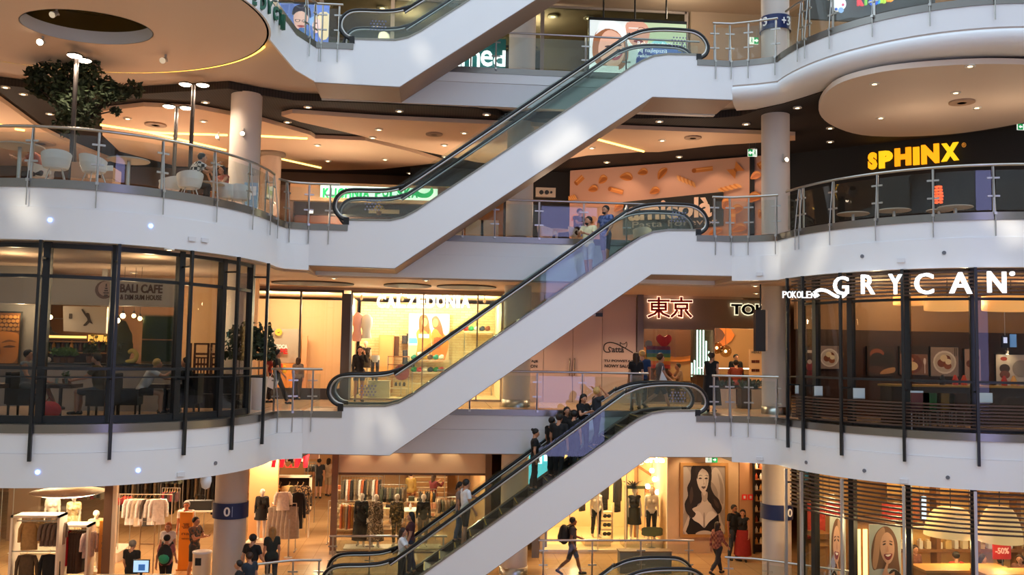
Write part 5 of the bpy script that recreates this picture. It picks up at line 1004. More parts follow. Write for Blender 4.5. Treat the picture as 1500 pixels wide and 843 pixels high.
p = PY(588, 546, 32.4); t = thing('round_sign', 'dark red round sign on a stand behind the escalator handrail', 'sign', (p.x, 32.4, 5.05)); MB().tube([(0, -.02, p.z-5.05), (0, .02, p.z-5.05)], .27, 24).build('disc', mat('#8e3a34', .6), t); MB().tube([(0, .03, 0), (0, .03, p.z-5.05)], .015, 6).build('stem', STEEL, t); MB().lathe([(.15, 0), (.15, .02)], n=16).build('base', STEEL, t)
t = thing('wood_wardrobe', 'plain wooden cabinet in the middle of the bright shop', 'cabinet', (0, 0, 0)); pxbox('body', mat('#c98f58', .6), 554, 491, 576, 575, 34.0, .45, t); pxbox('door', mat('#d09a62', .6), 556, 493, 574.5, 572, 33.97, .03, t)
for i, x in enumerate((570, 580, 586, 592)): 
    p = PY(x, 566, 33.0); o = MB().box((0, 0, .04), (.09, .25, .07)).ball((0, .06, .09), (.05, .09, .05)).build('shoe', mat('#2a2522', .5)); o.location = (p.x, 33.0, p.z-.0); tag(o, 'dark shoe in the short row below the round red sign', 'shoe', 'shoes below the round sign'); o['label'] = ORD[i]+' dark shoe from the left in the row below the round sign'
shelfpx(566, 596, [569], 33.3, .5, 'low shoe shelf below the round red sign')
for i, x in enumerate((530, 560, 590, 620, 650, 680, 710)):
    p = PY(x, 424, 32.2); t = dup(TRK, (p.x, 32.2, 8.62), label='small track spotlight in the bright clothes shop ceiling, '+ORD[i]+' from the left') if i else None
    if t is None:
        TRK = thing('track_light', 'small track spotlight in the bright clothes shop ceiling, first from the left', 'spotlight', (p.x, 32.2, 8.62), 0, 'track lights of the bright shop'); MB().tube([(0, 0, 0), (0, 0, -.1)], .012, 6).build('stem', CREAM, TRK); MB().tube([(0, .02, -.1), (0, -.08, -.24)], .04, 8).build('housing', mat('#c9b49a', .5), TRK)
for x in (528, 585, 640, 700): light('POINT', (gx(x, 33), 33, 8.1), 190, (1, .80, .48), .1)
light('POINT', (gx(620, 32), 32.0, 6.2), 50, (1, .8, .5), .1)
for x in (392, 430, 470): light('POINT', (gx(x, 33), 33, 8.1), 105, (1, .75, .48), .1)
# hoarding
HM_ = mat('#b9a29c', .65); t = thing('hoarding', 'tall mauve hoarding with double doors announcing a new shop', 'hoarding', (0, 0, 0))
ed = [745, 795, 838, 881, 931]
for i, (a, b) in enumerate(zip(ed, ed[1:])): MB().b2((gx(a)+.008, Yb-.02, 5.0), (gx(b)-.008, Yb+.08, 8.62)).build('panel' if i in (0, 3) else 'door_leaf', HM_, t)
for x in (834.5, 841.5): 
    a = PY(x, 552, Yb-.1); b = PY(x, 526, Yb-.1); MB().tube([(a.x, Yb-.02, a.z+.04), (a.x, Yb-.1, a.z+.04), (a.x, Yb-.1, b.z), (a.x, Yb-.02, b.z)], .022, 6).build('door_handle', mat('#8c8078', .3, .8), t)
BL = mat('#241f22', .5)
for x0, x1 in ((884.5, 929), (743, 788)): text_px('TU POWSTAJE', x0, 527, x1, 531.5, Yb-.03, BL, 'lettering', t, bold=.03, depth=.008); text_px('NOWY SALON', x0+1, 534, x1-1, 538.5, Yb-.03, BL, 'lettering', t, bold=.03, depth=.008)
for dx in (0, -141):
    text_px('atta', 896+dx, 509, 914+dx, 516.5, Yb-.03, BL, 'lettering', t, bold=.02, depth=.01)
    C_ = lambda pts, r=.018: MB().tube([(PY(x+dx, y, Yb-.04).x, Yb-.03, PY(x+dx, y, Yb-.04).z) for x, y in smooth(pts, 4, False)], r, 5)
    C_([(896, 510.5), (893, 509), (892, 512), (894, 515.5), (888, 516), (884.5, 512), (886, 505), (893, 502), (903, 504), (914, 509.5), (927, 517)]).build('logo_curve', BL, t); C_([(909, 508), (908.5, 502), (911, 504), (915, 504), (918, 501.5), (918, 508), (914, 510), (910, 509)], .012).build('logo_cat', BL, t)
t = thing('door_closer', 'small dark door closer box high on the hoarding', 'fitting', (0, 0, 0)); pxbox('box', DARK, 873, 459, 883, 464, Yb-.1, .08, t); pxbox('arm', STEEL, 866, 461, 874, 462, Yb-.08, .02, t)
t = thing('shop_pillar', 'grey pillar between the hoarding and the sushi bar', 'pillar', (gx(936), Yb-.1, 5)); MB().b2((-.1, -.05, 0), (.1, .2, 3.75)).build('shaft', mat('#6d6468', .5), t); MB().b2((-.11, -.06, 0), (.11, .2, .12)).build('foot', STEEL, t)
# sushi bar
struct(bx('wall_shop_back', mat('#c29b6c', .8), (gx(940, 34.52), 34.52, 5), (13, 34.7, 8.62))); struct(bx('wall_sushi_header', mat('#8d7d70', .6), (gx(941), Yb+.0, 7.62), (gx(1120), Yb+.15, 8.62)))
shopfront(gx(941), gx(1045), Yb, 5.0, 7.62, (), 'sushi bar window with rainbow display behind it', mat('#8d7d70', .5), GL, .05)
t = thing('sushi_bar_sign', 'two dark red glowing east asian characters above the sushi bar', 'sign', (0, 0, 0))
def strokes(x0, y0, x1, y1, segs, th, name, mt, Y, dep):
    mb = MB()
    for a in segs:
        P = [PY(x0+(x1-x0)*a[i], y0+(y1-y0)*a[i+1], Y) for i in range(0, len(a), 2)]
        for p, q in zip(P, P[1:]):
            d = Vector((q.x-p.x, 0, q.z-p.z)); l = d.length+th; an = math.atan2(d.z, d.x); mb.box(((p.x+q.x)/2, Y, (p.z+q.z)/2), (l, dep, th), 0, 0, 0, -an)
    return mb.build(name, mt, t)
EAST = [(.02, .14, .98, .14), (.5, .0, .5, 1), (.16, .28, .84, .28, .84, .62, .16, .62, .16, .28), (.16, .45, .84, .45), (.48, .62, .3, .82, .02, .95), (.52, .62, .7, .82, .98, .95)]
KYO = [(.5, .0, .5, .14), (.02, .17, .98, .17), (.22, .32, .78, .32, .78, .55, .22, .55, .22, .32), (.5, .55, .5, .95, .38, .92), (.28, .66, .18, .82, .04, .95), (.72, .66, .84, .82, .96, .95)]
for seg, x0 in ((EAST, 950), (KYO, 983)):
    strokes(x0, 437, x0+30, 465, seg, .115, 'glow_edge', mat('#ffd9b8', .5, 0, 1.6), Yb-.06, .04); strokes(x0, 437, x0+30, 465, seg, .072, 'character', mat('#7a1613', .5, 0, .25), Yb-.12, .08)
t = thing('sushi_bar_name', 'dark letters with a pale glow above the sushi bar, cut by the column', 'sign', (0, 0, 0))
text_px('TOKYO', 1069.5, 444, 1157, 462.5, Yb-.05, mat('#e9e4bf', .5, 0, 1.3), 'glow_edge', t, bold=.075, depth=.03); text_px('TOKYO', 1071, 445.5, 1155, 461, Yb-.1, mat('#131210', .4), 'letter', t, bold=.035, depth=.06)
t = thing('lens_panel', 'large lens shaped wooden wall panel with an orange edge in the sushi bar', 'wall panel', (0, 0, 0)); c0 = PY(990, 490, 34.5); c1 = PY(1075, 490, 34.5); W_ = (c1.x-c0.x)
MB().slab([(c0.x+a*W_, c0.z+b) for a, b in smooth([(-1, 0), (-.5, .75), (0, .95), (.5, .75), (1, 0), (.5, -.8), (0, -1.05), (-.5, -.8)], 4)], 34.4, 34.5).build('orange_edge', mat('#d9782a', .5, 0, .25), t); MB().slab([(c0.x+a*W_*.82, c0.z+b*.82) for a, b in smooth([(-1, 0), (-.5, .75), (0, .95), (.5, .75), (1, 0), (.5, -.8), (0, -1.05), (-.5, -.8)], 4)], 34.3, 34.4).build('dark_face', mat('#5a3320', .5), t)
t = thing('light_tubes', 'column of vertical pale green light tubes in the sushi bar', 'lamp', (G0(1028, 32.6, 5).x, 32.6, 5)); MB().lathe([(.42, .0), (.42, 2.7)], n=20, sy=.6).build('core', mat('#4d4034', .5), t)
for x, y0, y1 in ((1013, 532, 552), (1017, 528, 552), (1021, 477, 552), (1025.5, 476, 552), (1030, 477, 552), (1034, 500, 545), (1038, 515, 545)):
    a = PY(x, y1, 32.2); b = PY(x, y0, 32.2); MB().tube([(a.x-t.location.x, -.42, a.z-5), (a.x-t.location.x, -.42, b.z-5)], .026, 8).build('tube', mat('#c9f2df', .5, 0, 3.2), t)
t = thing('rainbow_heart', 'rainbow coloured parcel shaped display with a red heart top', 'display', (G0(964, 31.9, 5).x, 31.9, 5)); z_ = PY(964, 540, 31.9).z-5
for i, c in enumerate(('#c0392b', '#d9702a', '#c9b13a', '#4e8a6a', '#2a6ea8', '#7a2f55')): MB().b2((-.42, -.05, z_+i*.13), (.42, .1, z_+i*.13+.128)).build('colour_band', mat(c, .5), t)
MB().b2((-.35, -.02, 0), (.35, .08, z_)).build('stand', mat('#5a3a28', .6), t); MB().slab([(a*.3+.2, b*.3+z_+.95) for a, b in smooth([(0, -.7), (.9, .2), (.6, .8), (0, .5), (-.6, .8), (-.9, .2)], 3)], -.03, .05).build('heart', mat('#c0242f', .5), t); MB().tube([(-.35, 0, z_+.85), (-.35, .04, z_+.85)], .13, 16).build('grey_disc', mat('#8d8f94', .5), t)
for i, (x, y) in enumerate(((1050, 510), (1063, 515))):
    p = PY(x, y, 32.8); t = thing('globe_pendant', ['left clear glass globe lamp over the sushi counter', 'right clear glass globe lamp over the sushi counter'][i], 'lamp', p); MB().ball((0, 0, 0), .22, 0, 16, 10).build('glass_globe', glass('#d8c9a8', 1.0), t); MB().ball((0, 0, 0), .05).build('bulb', mat('#ffe0a8', .5, 0, 20), t); MB().tube([(0, 0, .22), (0, 0, 8.62-p.z)], .008, 5).build('cord', DARK, t)
t = thing('menu_board', 'tall orange lit menu board with dish photos beside the column', 'sign', (0, 0, 0)); pxbox('board', mat('#d8a066', .6, 0, .25), 1098, 512, 1118, 600, 30.2, .06, t)
for i, y in enumerate((517, 530, 543)): 
    if i: 
        for d in (0, 6): pxbox('dish_picture', mat('#6a2f1c'), 1101+d, y-2, 1106.5+d, y+2, 30.18, .02, t)
    else: text_px('MENU', 1101, 515, 1114, 518, 30.19, BL, 'lettering', t, depth=.01)
for i, (x0, x1, lb) in enumerate(((1044, 1078, 'left white planter box in front of the sushi bar'), (1086, 1100, 'dark planter box in front of the sushi bar'), (1101, 1117, 'right white planter box in front of the sushi bar'))):
    a = G0(x0, 28.6, 5); b = G0(x1, 28.6, 5); t = thing('planter', lb, 'planter', (a.x, 28.6, 5)); w_ = b.x-a.x; MB().b2((0, 0, .0), (w_, .4, .62)).build('box', CREAM if i != 1 else mat('#4a3a2c', .6), t); MB().b2((.02, .03, .62), (w_-.02, .37, .65)).build('soil', mat('#2a1d14', .9), t)
    lf = MB()
    for k in range(60 if i != 1 else 30):
        x = random.uniform(.05, w_-.05); a_ = random.uniform(0, 2*PI); r = random.uniform(.1, .25); h = random.uniform(.1, .32); lf.add([(x, .2, .63), (x+r*.6*math.cos(a_)+.02, .2+r*.4*math.sin(a_), .63+h), (x+r*math.cos(a_), .2+r*.6*math.sin(a_), .63+h*.7), (x+r*.6*math.cos(a_)-.03, .2+r*.4*math.sin(a_), .63+h*.75)], [(0, 1, 2, 3)])
    lf.build('leaves', mat('#31401f', .7), t)
g = G0(1070, 31.6, 5); t = thing('counter', 'long sushi counter with a lit glass case', 'counter', (g.x, 31.6, 5)); MB().b2((-1.2, 0, 0), (1.3, .6, .95)).build('body', mat('#5a3a26', .5), t); MB().b2((-1.25, -.05, .95), (1.35, .65, 1.0)).build('top', mat('#3a2a20', .3), t); MB().b2((-1.1, .1, 1.0), (1.2, .5, 1.22)).build('glass_case', GL, t); MB().b2((-1.1, .08, 1.22), (1.2, .14, 1.25)).build('case_lamp', mat('#fff0d8', .5, 0, 5), t)
for i, x in enumerate((985, 1004)): table((G0(x, 32.6, 5).x, 32.6, 5), .7, .7, .75, ['left wooden table behind the sushi bar window', 'right wooden table behind the sushi bar window'][i], '#8a5a36', shelves=0, name='cafe_table')
t = thing('hanging_loudspeaker', 'black hanging loudspeaker panel in front of the right column', 'loudspeaker', (0, 0, 0)); pxbox('cabinet', DARK, 1107, 454, 1121.5, 515, 25.3, .18, t); pxbox('side_plate', mat('#b59c86', .6), 1121.5, 455, 1124.5, 514, 25.32, .16, t); a = PY(1114, 454, 25.4); MB().tube([(a.x, 25.4, a.z), (a.x, 25.4, 8.76)], .02, 6).build('suspension_rod', DARK, t)
for x, Y in ((960, 33), (1000, 33), (1060, 33), (1100, 32.2)): light('POINT', (gx(x, Y), Y, 8.15 if Y > 32.5 else 7.3), 60, (1, .68, .36), .1)
for i, x in enumerate((-11, -5, -1.0, 2.8, 6.6, 9.0)): light('SPOT', (x, 28.8, 8.62), 300, (1, .70, .42), .08, to=(x, 28.8, 5), cone=125)
downlights([(489, 408), (624, 411), (1106, 419), (1108, 430)], 8.68, 'round downlight in the first floor ceiling', 'downlights of the first floor', e=9)
# --- cafe in the left drum
zc = lambda x, y, Y: PY(x, y, Y).z
struct(bx('wall_cafe_back', mat('#9a7352', .7), (-20, 27.6, 5), (PY(256, 500, 27.6).x, 27.8, 8.7))); struct(bx('wall_cafe_white', mat('#8f8a86', .6), (-16, 25.4, 5), (PY(50, 500, 25.4).x, 25.6, 8.7)))
t = thing('cafe_sign', 'grey header panel with the cafe name and a round temple emblem', 'sign', (0, 0, 0)); Ys = 24.2
pxbox('panel', mat('#a7a29d', .6), -40, 405, 262, 447, Ys, .2, t)
text_px('BALI CAFE', 176, 416, 238, 429, Ys-.01, mat('#4a2e28', .6), 'lettering', t, bold=.03, depth=.02); text_px('& DIM SUM HOUSE', 176, 431.5, 237, 439, Ys-.01, mat('#4a2e28', .6), 'lettering', t, bold=.02, depth=.02)
c = PY(153, 425, Ys); art('emblem', (c.x-.24, Ys-.005, c.z-.24), (.48, 0, 0), (0, 0, .48), [('#5a3a36', el(.5, .5, .48, .48)), ('#a58c86', el(.58, .56, .4, .4)), ('#3a2c34', rect(.5, .12, .7, .26)), ('#3a2c34', rect(.46, .3, .74, .38)), ('#3a2c34', rect(.5, .42, .7, .5)), ('#3a2c34', rect(.53, .54, .67, .62)), ('#3a2c34', rect(.56, .66, .64, .82))], t)
t = thing('carved_face_picture', 'orange brown picture of a carved stone face with curled hair', 'picture', (0, 0, 0)); pxbox('frame', DARK, -30, 456, 29, 534, 24.9, .1, t)
art_px('print', -28, 458, 26, 532, 24.89, [('#8a5a28', rect(0, 0, 1, 1)), ('#2a1a10', rect(0, .0, .3, 1)), ('#c07a34', smooth([(.3, 0), (.25, .4), (.4, .62), (.8, .62), (1, .55), (1, .2), (.85, 0)], 3)), ('#6a4220', rect(.3, .64, 1, 1))]+[('#a8743a', el(.36+.12*(i % 6)+.05*(i//6 % 2), .68+.08*(i//6), .055, .035)) for i in range(24)]+[('#7a4a1e', smooth([(.55, .4), (.75, .47), (.98, .42), (.78, .43)], 3)), ('#5a3414', smooth([(.6, .32), (.78, .36), (.96, .33), (.78, .31)], 3)), ('#8f5a26', smooth([(.5, .38), (.56, .2), (.5, .12), (.44, .2)], 3))], t)
def ck(x, Y): return G0(x, Y, 5)
a = ck(57, 23.9); b = ck(258, 23.9); t = thing('cafe_counter', 'white marble clad cafe counter with a dark top', 'counter', (a.x, 23.9, 5)); zt_ = zc(150, 533, 23.9)-5; w_ = b.x-a.x; MB().b2((0, 0, 0), (w_, .5, zt_-.05)).build('front', mat('#9c958f', .5, noise=.25, scale=3), t); MB().b2((-.03, -.05, zt_-.05), (w_, .55, zt_)).build('top', DARK, t)
ZT = zt_+5
t = thing('back_bar', 'dark back bar with warm glowing shelf lights in the cafe kitchen', 'shelf', (0, 0, 0)); pxbox('back_panel', mat('#241812', .6), 60, 498, 158, 540, 27.0, .2, t); pxbox('glow_strip', mat('#ffb860', .5, 0, 4), 62, 492, 126, 495.5, 26.8, .05, t); pxbox('glow_panel', mat('#ffb04a', .5, 0, 2.5), 129, 491, 156, 501, 26.8, .05, t); pxbox('shelf', WOOD, 60, 500, 158, 502, 26.6, .4, t); pxbox('shelf', WOOD, 60, 516, 158, 518, 26.6, .4, t); pxbox('upper_shelf', STEEL, 62, 466, 90, 467, 26.8, .3, t)
for i in range(14):
    p = PY(64+i*6.6, 516, 26.7); c_ = ['#5a2f1c', '#2f4a2a', '#c98a3a', '#1d1c1d'][i % 4]; o = MB().lathe([(.05, 0), (.05, .16), (.02, .22), (.02, .28)], n=8).build('bottle', mat(c_, .3)); o.location = (p.x, 26.75, p.z+.04); tag(o, {'#5a2f1c': 'brown', '#2f4a2a': 'green', '#c98a3a': 'amber', '#1d1c1d': 'black'}[c_]+' bottle on the back bar of the cafe, '+ORD[i]+' from the left', 'bottle', 'bottles on the cafe back bar')
t = thing('extractor_hood', 'white angular kitchen hood with dark drawings over the cafe counter', 'hood', (0, 0, 0)); a = PY(90, 488, 25.5); b = PY(157, 450, 25.5); MB().add([(a.x, 25.5, b.z), (b.x, 25.5, b.z), (b.x, 25.5, a.z), (a.x+.05, 25.5, a.z+.05), (a.x, 26.3, b.z), (b.x, 26.3, b.z), (b.x, 26.3, a.z), (a.x+.05, 26.3, a.z+.05)], [(3, 2, 1, 0), (4, 5, 6, 7), (0, 1, 5, 4), (1, 2, 6, 5), (2, 3, 7, 6), (3, 0, 4, 7)]).build('body', mat('#c4b6a6', .5), t); bx('duct', STEEL, (a.x+.9, 25.7, b.z), (a.x+1.05, 25.85, 8.7), t)
art_px('drawing', 92, 450, 156, 488, 25.49, [('#4a3a30', rect(.12, .55, .2, .75)), ('#3a2e28', smooth([(.45, .3), (.55, .5), (.5, .75), (.58, .78), (.62, .55), (.68, .35), (.6, .42), (.54, .3)], 2)), ('#3a2e28', smooth([(.4, .9), (.52, .62), (.56, .64), (.44, .92)], 2))], t)
t = thing('yellow_flowers', 'yellow flower spray standing on the cafe counter', 'plant', (PY(143, 520, 24.1).x, 24.15, ZT)); MB().lathe([(.06, 0), (.08, .2)], n=12).build('vase', DARK, t); m1 = MB(); m2 = MB()
for i in range(12): 
    x = random.uniform(-.25, .25); z = random.uniform(.45, .72); m1.tube([(0, 0, .2), (x*.5, 0, .4), (x, random.uniform(-.1, .1), z)], .006, 4); m2.ball((x, 0, z), (.05, .04, .03), 0, 6, 4)
m1.build('stems', mat('#3a4a22'), t); m2.build('blossoms', mat('#d8b53a', .6), t)
def leafy(name, label, p, r, h, col, n=90, pot=True, potcol='#6a4630', s=.07):
    t = thing(name, label, 'plant', p); 
    if pot: MB().lathe([(r*.45, 0), (r*.6, h*.35), (r*.62, h*.38)], n=14).build('pot', mat(potcol, .7), t)
    lf = MB(); b0 = h*.35 if pot else 0
    for i in range(n):
        a = random.uniform(0, 2*PI); e_ = random.uniform(-.2, 1); q = random.uniform(.5, 1)**.5; c = Vector((r*q*math.cos(a)*math.cos(e_), r*q*math.sin(a)*math.cos(e_)*.8, b0+(h-b0)*(.35+.6*q*max(e_, 0)/1.0+.1*random.random())))
        u = Vector((random.gauss(0, 1), random.gauss(0, 1), random.gauss(0, 1))).normalized()*s; v = u.orthogonal().normalized()*s*.5; lf.add([c-u, c+v+Vector((0, 0, s*.2)), c+u, c-v], [(0, 1, 2, 3)])
    lf.build('leaves', mat(col, .7, noise=.5, scale=10), t)
    MB().tube([(0, 0, b0*.9), (0, 0, h*.7)], .012, 5).build('stem', mat('#3a2c1c'), t); return t
for i, x in enumerate((84, 94, 103)): leafy('herb_pot', ['left green herb pot on the cafe counter', 'middle green herb pot on the cafe counter', 'right green herb pot on the cafe counter'][i], (PY(x, 530, 24.1).x, 24.1, ZT), .17, .36, '#4f7a2a', 70)
leafy('potted_plant', 'dark leafed pot plant right of the herb pots on the cafe counter', (PY(133, 530, 24.1).x, 24.1, ZT), .2, .45, '#2c4020', 80)
for i, x in enumerate((63, 70)): o = MB().ball((0, 0, .07), (.08, .08, .07)).build('bowl', mat('#e6ddd0', .4)); o.location = (PY(x, 530, 24.1).x, 24.1, ZT); tag(o, ['left white bowl at the left end of the cafe counter', 'second white bowl beside the first at the left end of the cafe counter'][i], 'bowl')
p = PY(178, 533, 24.0); t = thing('stone_head', 'dark green carved head ornament on the cafe counter', 'statue', (p.x, 24.0, ZT)); MB().lathe([(.22, 0), (.17, .08), (.2, .2), (.24, .5), (.22, .75), (.14, .9), (.1, 1.0), (.05, 1.08)], n=18, sy=.8).ball((0, -.2, .42), (.04, .05, .08)).ball((-.09, -.17, .52), (.05, .03, .02)).ball((.09, -.17, .52), (.05, .03, .02)).ball((0, -.19, .28), (.07, .03, .02)).ball((-.23, 0, .42), (.03, .06, .14)).ball((.23, 0, .42), (.03, .06, .14)).build('head', mat('#46482c', .7, noise=.4, scale=8), t)
t = thing('yellow_ornament', 'curled pale yellow ornament on the cafe counter', 'ornament', (PY(189, 531, 23.9).x, 23.95, ZT)); MB().tube(smooth([(-.2, 0, .05), (-.1, 0, .05), (.1, 0, .08), (.16, 0, .22), (.08, 0, .33), (-.04, 0, .3)], 4, False), .06, 8, rs=None).build('curl', mat('#c9b45a', .5), t); MB().lathe([(.2, 0), (.2, .02)], n=16).build('base', DARK, t)
for i, (x, y, Y) in enumerate(((73, 465, 25.8), (172, 470, 24.6), (180, 463, 24.9), (196, 463, 25.0), (205, 467, 24.8))):
    p = PY(x, y, Y); t = thing('pendant_bulb', ['bare bulb lamp at the left of the cafe kitchen', 'lowest bare bulb above the stone head', 'brightest bare bulb above the stone head', 'bare bulb right of the brightest one in the cafe', 'rightmost bare bulb in the cafe kitchen'][i], 'lamp', p); MB().ball((0, 0, 0), .07 if i < 3 else .055).build('bulb', mat('#ffdca0', .5, 0, 22), t); MB().tube([(0, 0, .05), (0, 0, .13)], .03, 8).build('socket', DARK, t); MB().tube([(0, 0, .1), (0, 0, 8.7-p.z)], .006, 4).build('cord', DARK, t)
p = PY(73, 490, 25.4); t = thing('pendant_lamp', 'small black cone shaped pendant lamp in the cafe kitchen', 'lamp', p); MB().lathe([(.24, 0), (.05, .1), (.03, .2)], n=18).build('shade', DARK, t); MB().tube([(0, 0, .18), (0, 0, 8.7-p.z)], .006, 4).build('cord', DARK, t)
struct(bx('wall_cafe_beam', mat('#8d6242', .7), (PY(60, 450, 26).x, 24.45, 7.65), (PY(258, 450, 26).x, 24.6, 7.9)))
t = thing('glass_cabinet', 'glass fronted display cabinet at the right of the cafe kitchen', 'cabinet', (0, 0, 0)); pxbox('body', mat('#6d5836', .5), 206, 462, 254, 620, 24.9, .4, t); pxbox('glass_front', GLT, 208, 464, 252, 530, 24.85, .02, t); pxbox('shelf', WOOD, 208, 497, 252, 499, 24.8, .1, t)
struct(bx('wall_cafe_right', mat('#e7bd90', .8), (PY(258, 500, 27.9).x, 27.9, 5), (PY(376, 500, 27.9).x, 28.05, 8.7)))
t = thing('folding_screen', 'dark red brown folding lattice screen behind the cafe glass', 'screen', (0, 0, 0)); ex = [271, 281, 306, 325]
for i, (a_, b_) in enumerate(zip(ex, ex[1:])):
    a = PY(a_, 560, 25.6); b = PY(b_, 503, 25.6); Y = 25.6+.06*(i % 2); o = MB().b2((a.x, Y, 5), (a.x+.05, Y+.05, b.z)).b2((b.x-.05, Y, 5), (b.x, Y+.05, b.z)).b2((a.x, Y, b.z-.05), (b.x, Y+.05, b.z)).b2((a.x, Y, b.z-.42), (b.x, Y+.05, b.z-.38)).build('frame', mat('#3a1c16', .5), t)
    lat = MB(); n = max(2, int((b.x-a.x)/.08))
    for k in range(n): lat.b2((a.x+(b.x-a.x)*(k+.3)/n, Y+.015, 5.05), (a.x+(b.x-a.x)*(k+.75)/n, Y+.035, b.z-.42))
    for k in range(5): lat.b2((a.x, Y+.01, 5.3+.28*k), (b.x, Y+.045, 5.36+.28*k))
    lat.build('lattice', mat('#4a221a', .5), t)
text_px('COSY', 306, 506.5+3, 322, 512, 25.55, mat('#c9a888', .5), 'lettering', t, depth=.01); text_px('corner', 307, 514, 322, 517.5, 25.55, mat('#c9a888', .5), 'lettering', t, depth=.01)
for i, x in enumerate((348, 362, 377)): leafy('box_hedge_plant', ['left leafy hedge plant at the right end of the cafe', 'middle leafy hedge plant at the right end of the cafe', 'right leafy hedge plant at the right end of the cafe'][i], (ck(x, 25.3).x, 25.3, 5), .42, 2.3, '#28371c', 240, True, '#cfc4b8', .1)
# cafe furniture
def cafe_table(p, label, s=.75, h=.75, col='#3a2119'):
    t = thing('cafe_table', label, 'table', p); MB().b2((-s/2, -s/2, h-.09), (s/2, s/2, h)).build('table_top', mat(col, .4), t); MB().tube([(0, 0, .03), (0, 0, h-.09)], .04, 8).build('stem', DARK, t); MB().lathe([(.24, 0), (.24, .02), (.05, .04)], n=16).build('base', DARK, t); return t
def cafe_chair(p, rz, label, col='#1d1b1c', group=None):
    t = thing('cafe_armchair', label, 'chair', p, rz, group); m_ = mat(col, .7); MB().b2((-.27, -.27, .28), (.27, .27, .45)).build('seat', m_, t); MB().b2((-.28, .2, .3), (.28, .32, 1.0)).build('backrest', m_, t)
    for s in (1, -1):
        MB().b2((s*.27-.05, -.27, .28), (s*.27+.05, .25, .64)).build('armrest', m_, t)
        for q in (-.22, .24): MB().b2((s*.24-.02, q-.02, 0), (s*.24+.02, q+.02, .28)).build('leg', DARK, t)
    return t
q = ck(87, 21.6); cafe_table((q.x, q.y, 5), 'dark square cafe table between the man in a vest and the bearded man', .7)
TB1 = q
for i, (dx, dy, lb) in enumerate(((-.1, .0, 'small glass on the dark cafe table, left'), (.08, .08, 'small glass on the dark cafe table, middle'), (.2, -.05, 'brown cup on the dark cafe table'))): o = MB().lathe([(.03, 0), (.035, .12)], n=10).build('glass', mat(['#8a9a8c', '#7d8a80', '#7a4a30'][i], .2)); o.location = (q.x+dx, q.y+dy, 5.75); tag(o, lb, 'glass')
leafy('table_plant', 'small green plant on the dark cafe table', (q.x+.0, q.y+.2, 5.75), .1, .28, '#43602c', 40, s=.04)
cafe_chair((ck(35, 21.5).x, 21.5, 5), PI/2, 'dark cafe armchair under the man in a sleeveless shirt'); cafe_chair((ck(143, 21.5).x+.1, 21.5, 5), -PI/2, 'dark cafe armchair under the bearded man'); cafe_chair((ck(196, 22.0).x-.15, 22.0, 5), PI/2+.1, 'dark high backed armchair under the visitor with the pale cap'); cafe_chair((ck(272, 22.6).x, 22.6, 5), -PI/2, 'dark armchair at the right of the second cafe table')
q = ck(240, 22.3); cafe_table((q.x, q.y, 5), 'second dark cafe table in front of the visitor with the pale cap', .7); TB2 = q
leafy('table_plant', 'small green plant on the second cafe table', (q.x+.12, q.y+.2, 5.75), .1, .28, '#43602c', 40, s=.04)
q = ck(-14, 21.2); cafe_table((q.x, q.y, 5), 'low cafe table cut by the left picture edge', .7)
p = ck(71, 20.9); t = thing('red_bag', 'red round bag on the cafe floor beside the table', 'bag', p); MB().ball((0, 0, .2), (.26, .18, .2), 0, 14, 9).build('body', mat('#c11c2b', .6), t); MB().tube([(-.1, 0, .36), (0, 0, .48), (.1, 0, .36)], .015, 6).build('handle', mat('#8a1420'), t)
p = ck(312, 24.2); t = thing('bench', 'long low dark upholstered bench at the right of the cafe', 'bench', (p.x-.2, 24.2, 5)); MB().b2((-.9, -.25, .1), (.9, .25, .45)).build('seat', mat('#262324', .7), t); MB().b2((-.9, .2, .45), (.9, .32, .95)).build('backrest', mat('#262324', .7), t); MB().b2((-.85, -.2, 0), (-.75, .2, .1)).build('leg', DARK, t); MB().b2((.75, -.2, 0), (.85, .2, .1)).build('leg', DARK, t)
for x, y, z, pw in ((-10.5, 24.6, 7.6, 45), (-8.2, 25.6, 7.4, 55), (-6.6, 25.4, 7.5, 45), (-5.2, 26.6, 8.2, 70), (-9.6, 22, 8.3, 34), (-6.6, 22, 8.3, 34)): light('POINT', (x, y, z), pw*1.7, (1, .70, .40), .08)  # the last two are added to brighten the dim sign panel
downlights([(248, 366), (196, 400)], 8.68, 'small round downlight behind the upper cafe glass', 'downlights of the cafe', e=8)
# --- ice cream parlour in the right drum
t = thing('parlour_sign', 'large white illuminated parlour letters on the slatted glass drum', 'sign', (0, 0, 0)); LW = mat('#ffffff', .4, 0, 1.6)
for c, x0, x1, y0, y1 in (('G', 1220, 1242, 405, 432), ('R', 1261, 1280, 403, 431), ('Y', 1301, 1320, 402, 431), ('C', 1339, 1366, 400, 431), ('A', 1390, 1422, 399, 430), ('N', 1446, 1472, 398, 429), ('.', 1482, 1488, 399, 405)):
    q = pY(PATHR, 8.4, (x0+x1)/2); Y = q[1]-.22
    if c == '.':
        p = PY(1484, 401, Y); MB().tube([(p.x, Y, p.z), (p.x, Y+.06, p.z)], .05, 12).build('dot', LW, t)
    else: text_px(c, x0, y0, x1, y1, Y, LW, 'letter', t, bold=.008, depth=.07)
Y = pY(PATHR, 8.4, 1222)[1]-.24; P = [PY(x, y, Y) for x, y in smooth([(1199, 432), (1195, 434), (1195, 428), (1202, 425), (1212, 427), (1224, 434), (1234, 435), (1240, 430)], 4, False)]; MB().tube([(p.x, Y, p.z) for p in P], .04, 6).build('swash', LW, t)
q = pY(PATHR, 8.4, 1172); sgn_letters('POKOLEŃ', 1146, 427, 1194, 437, q[1]-.5, mat('#f4f4f4', .4, 0, 1.0), t, bold=.0, depth=.04, nm='small_letter')
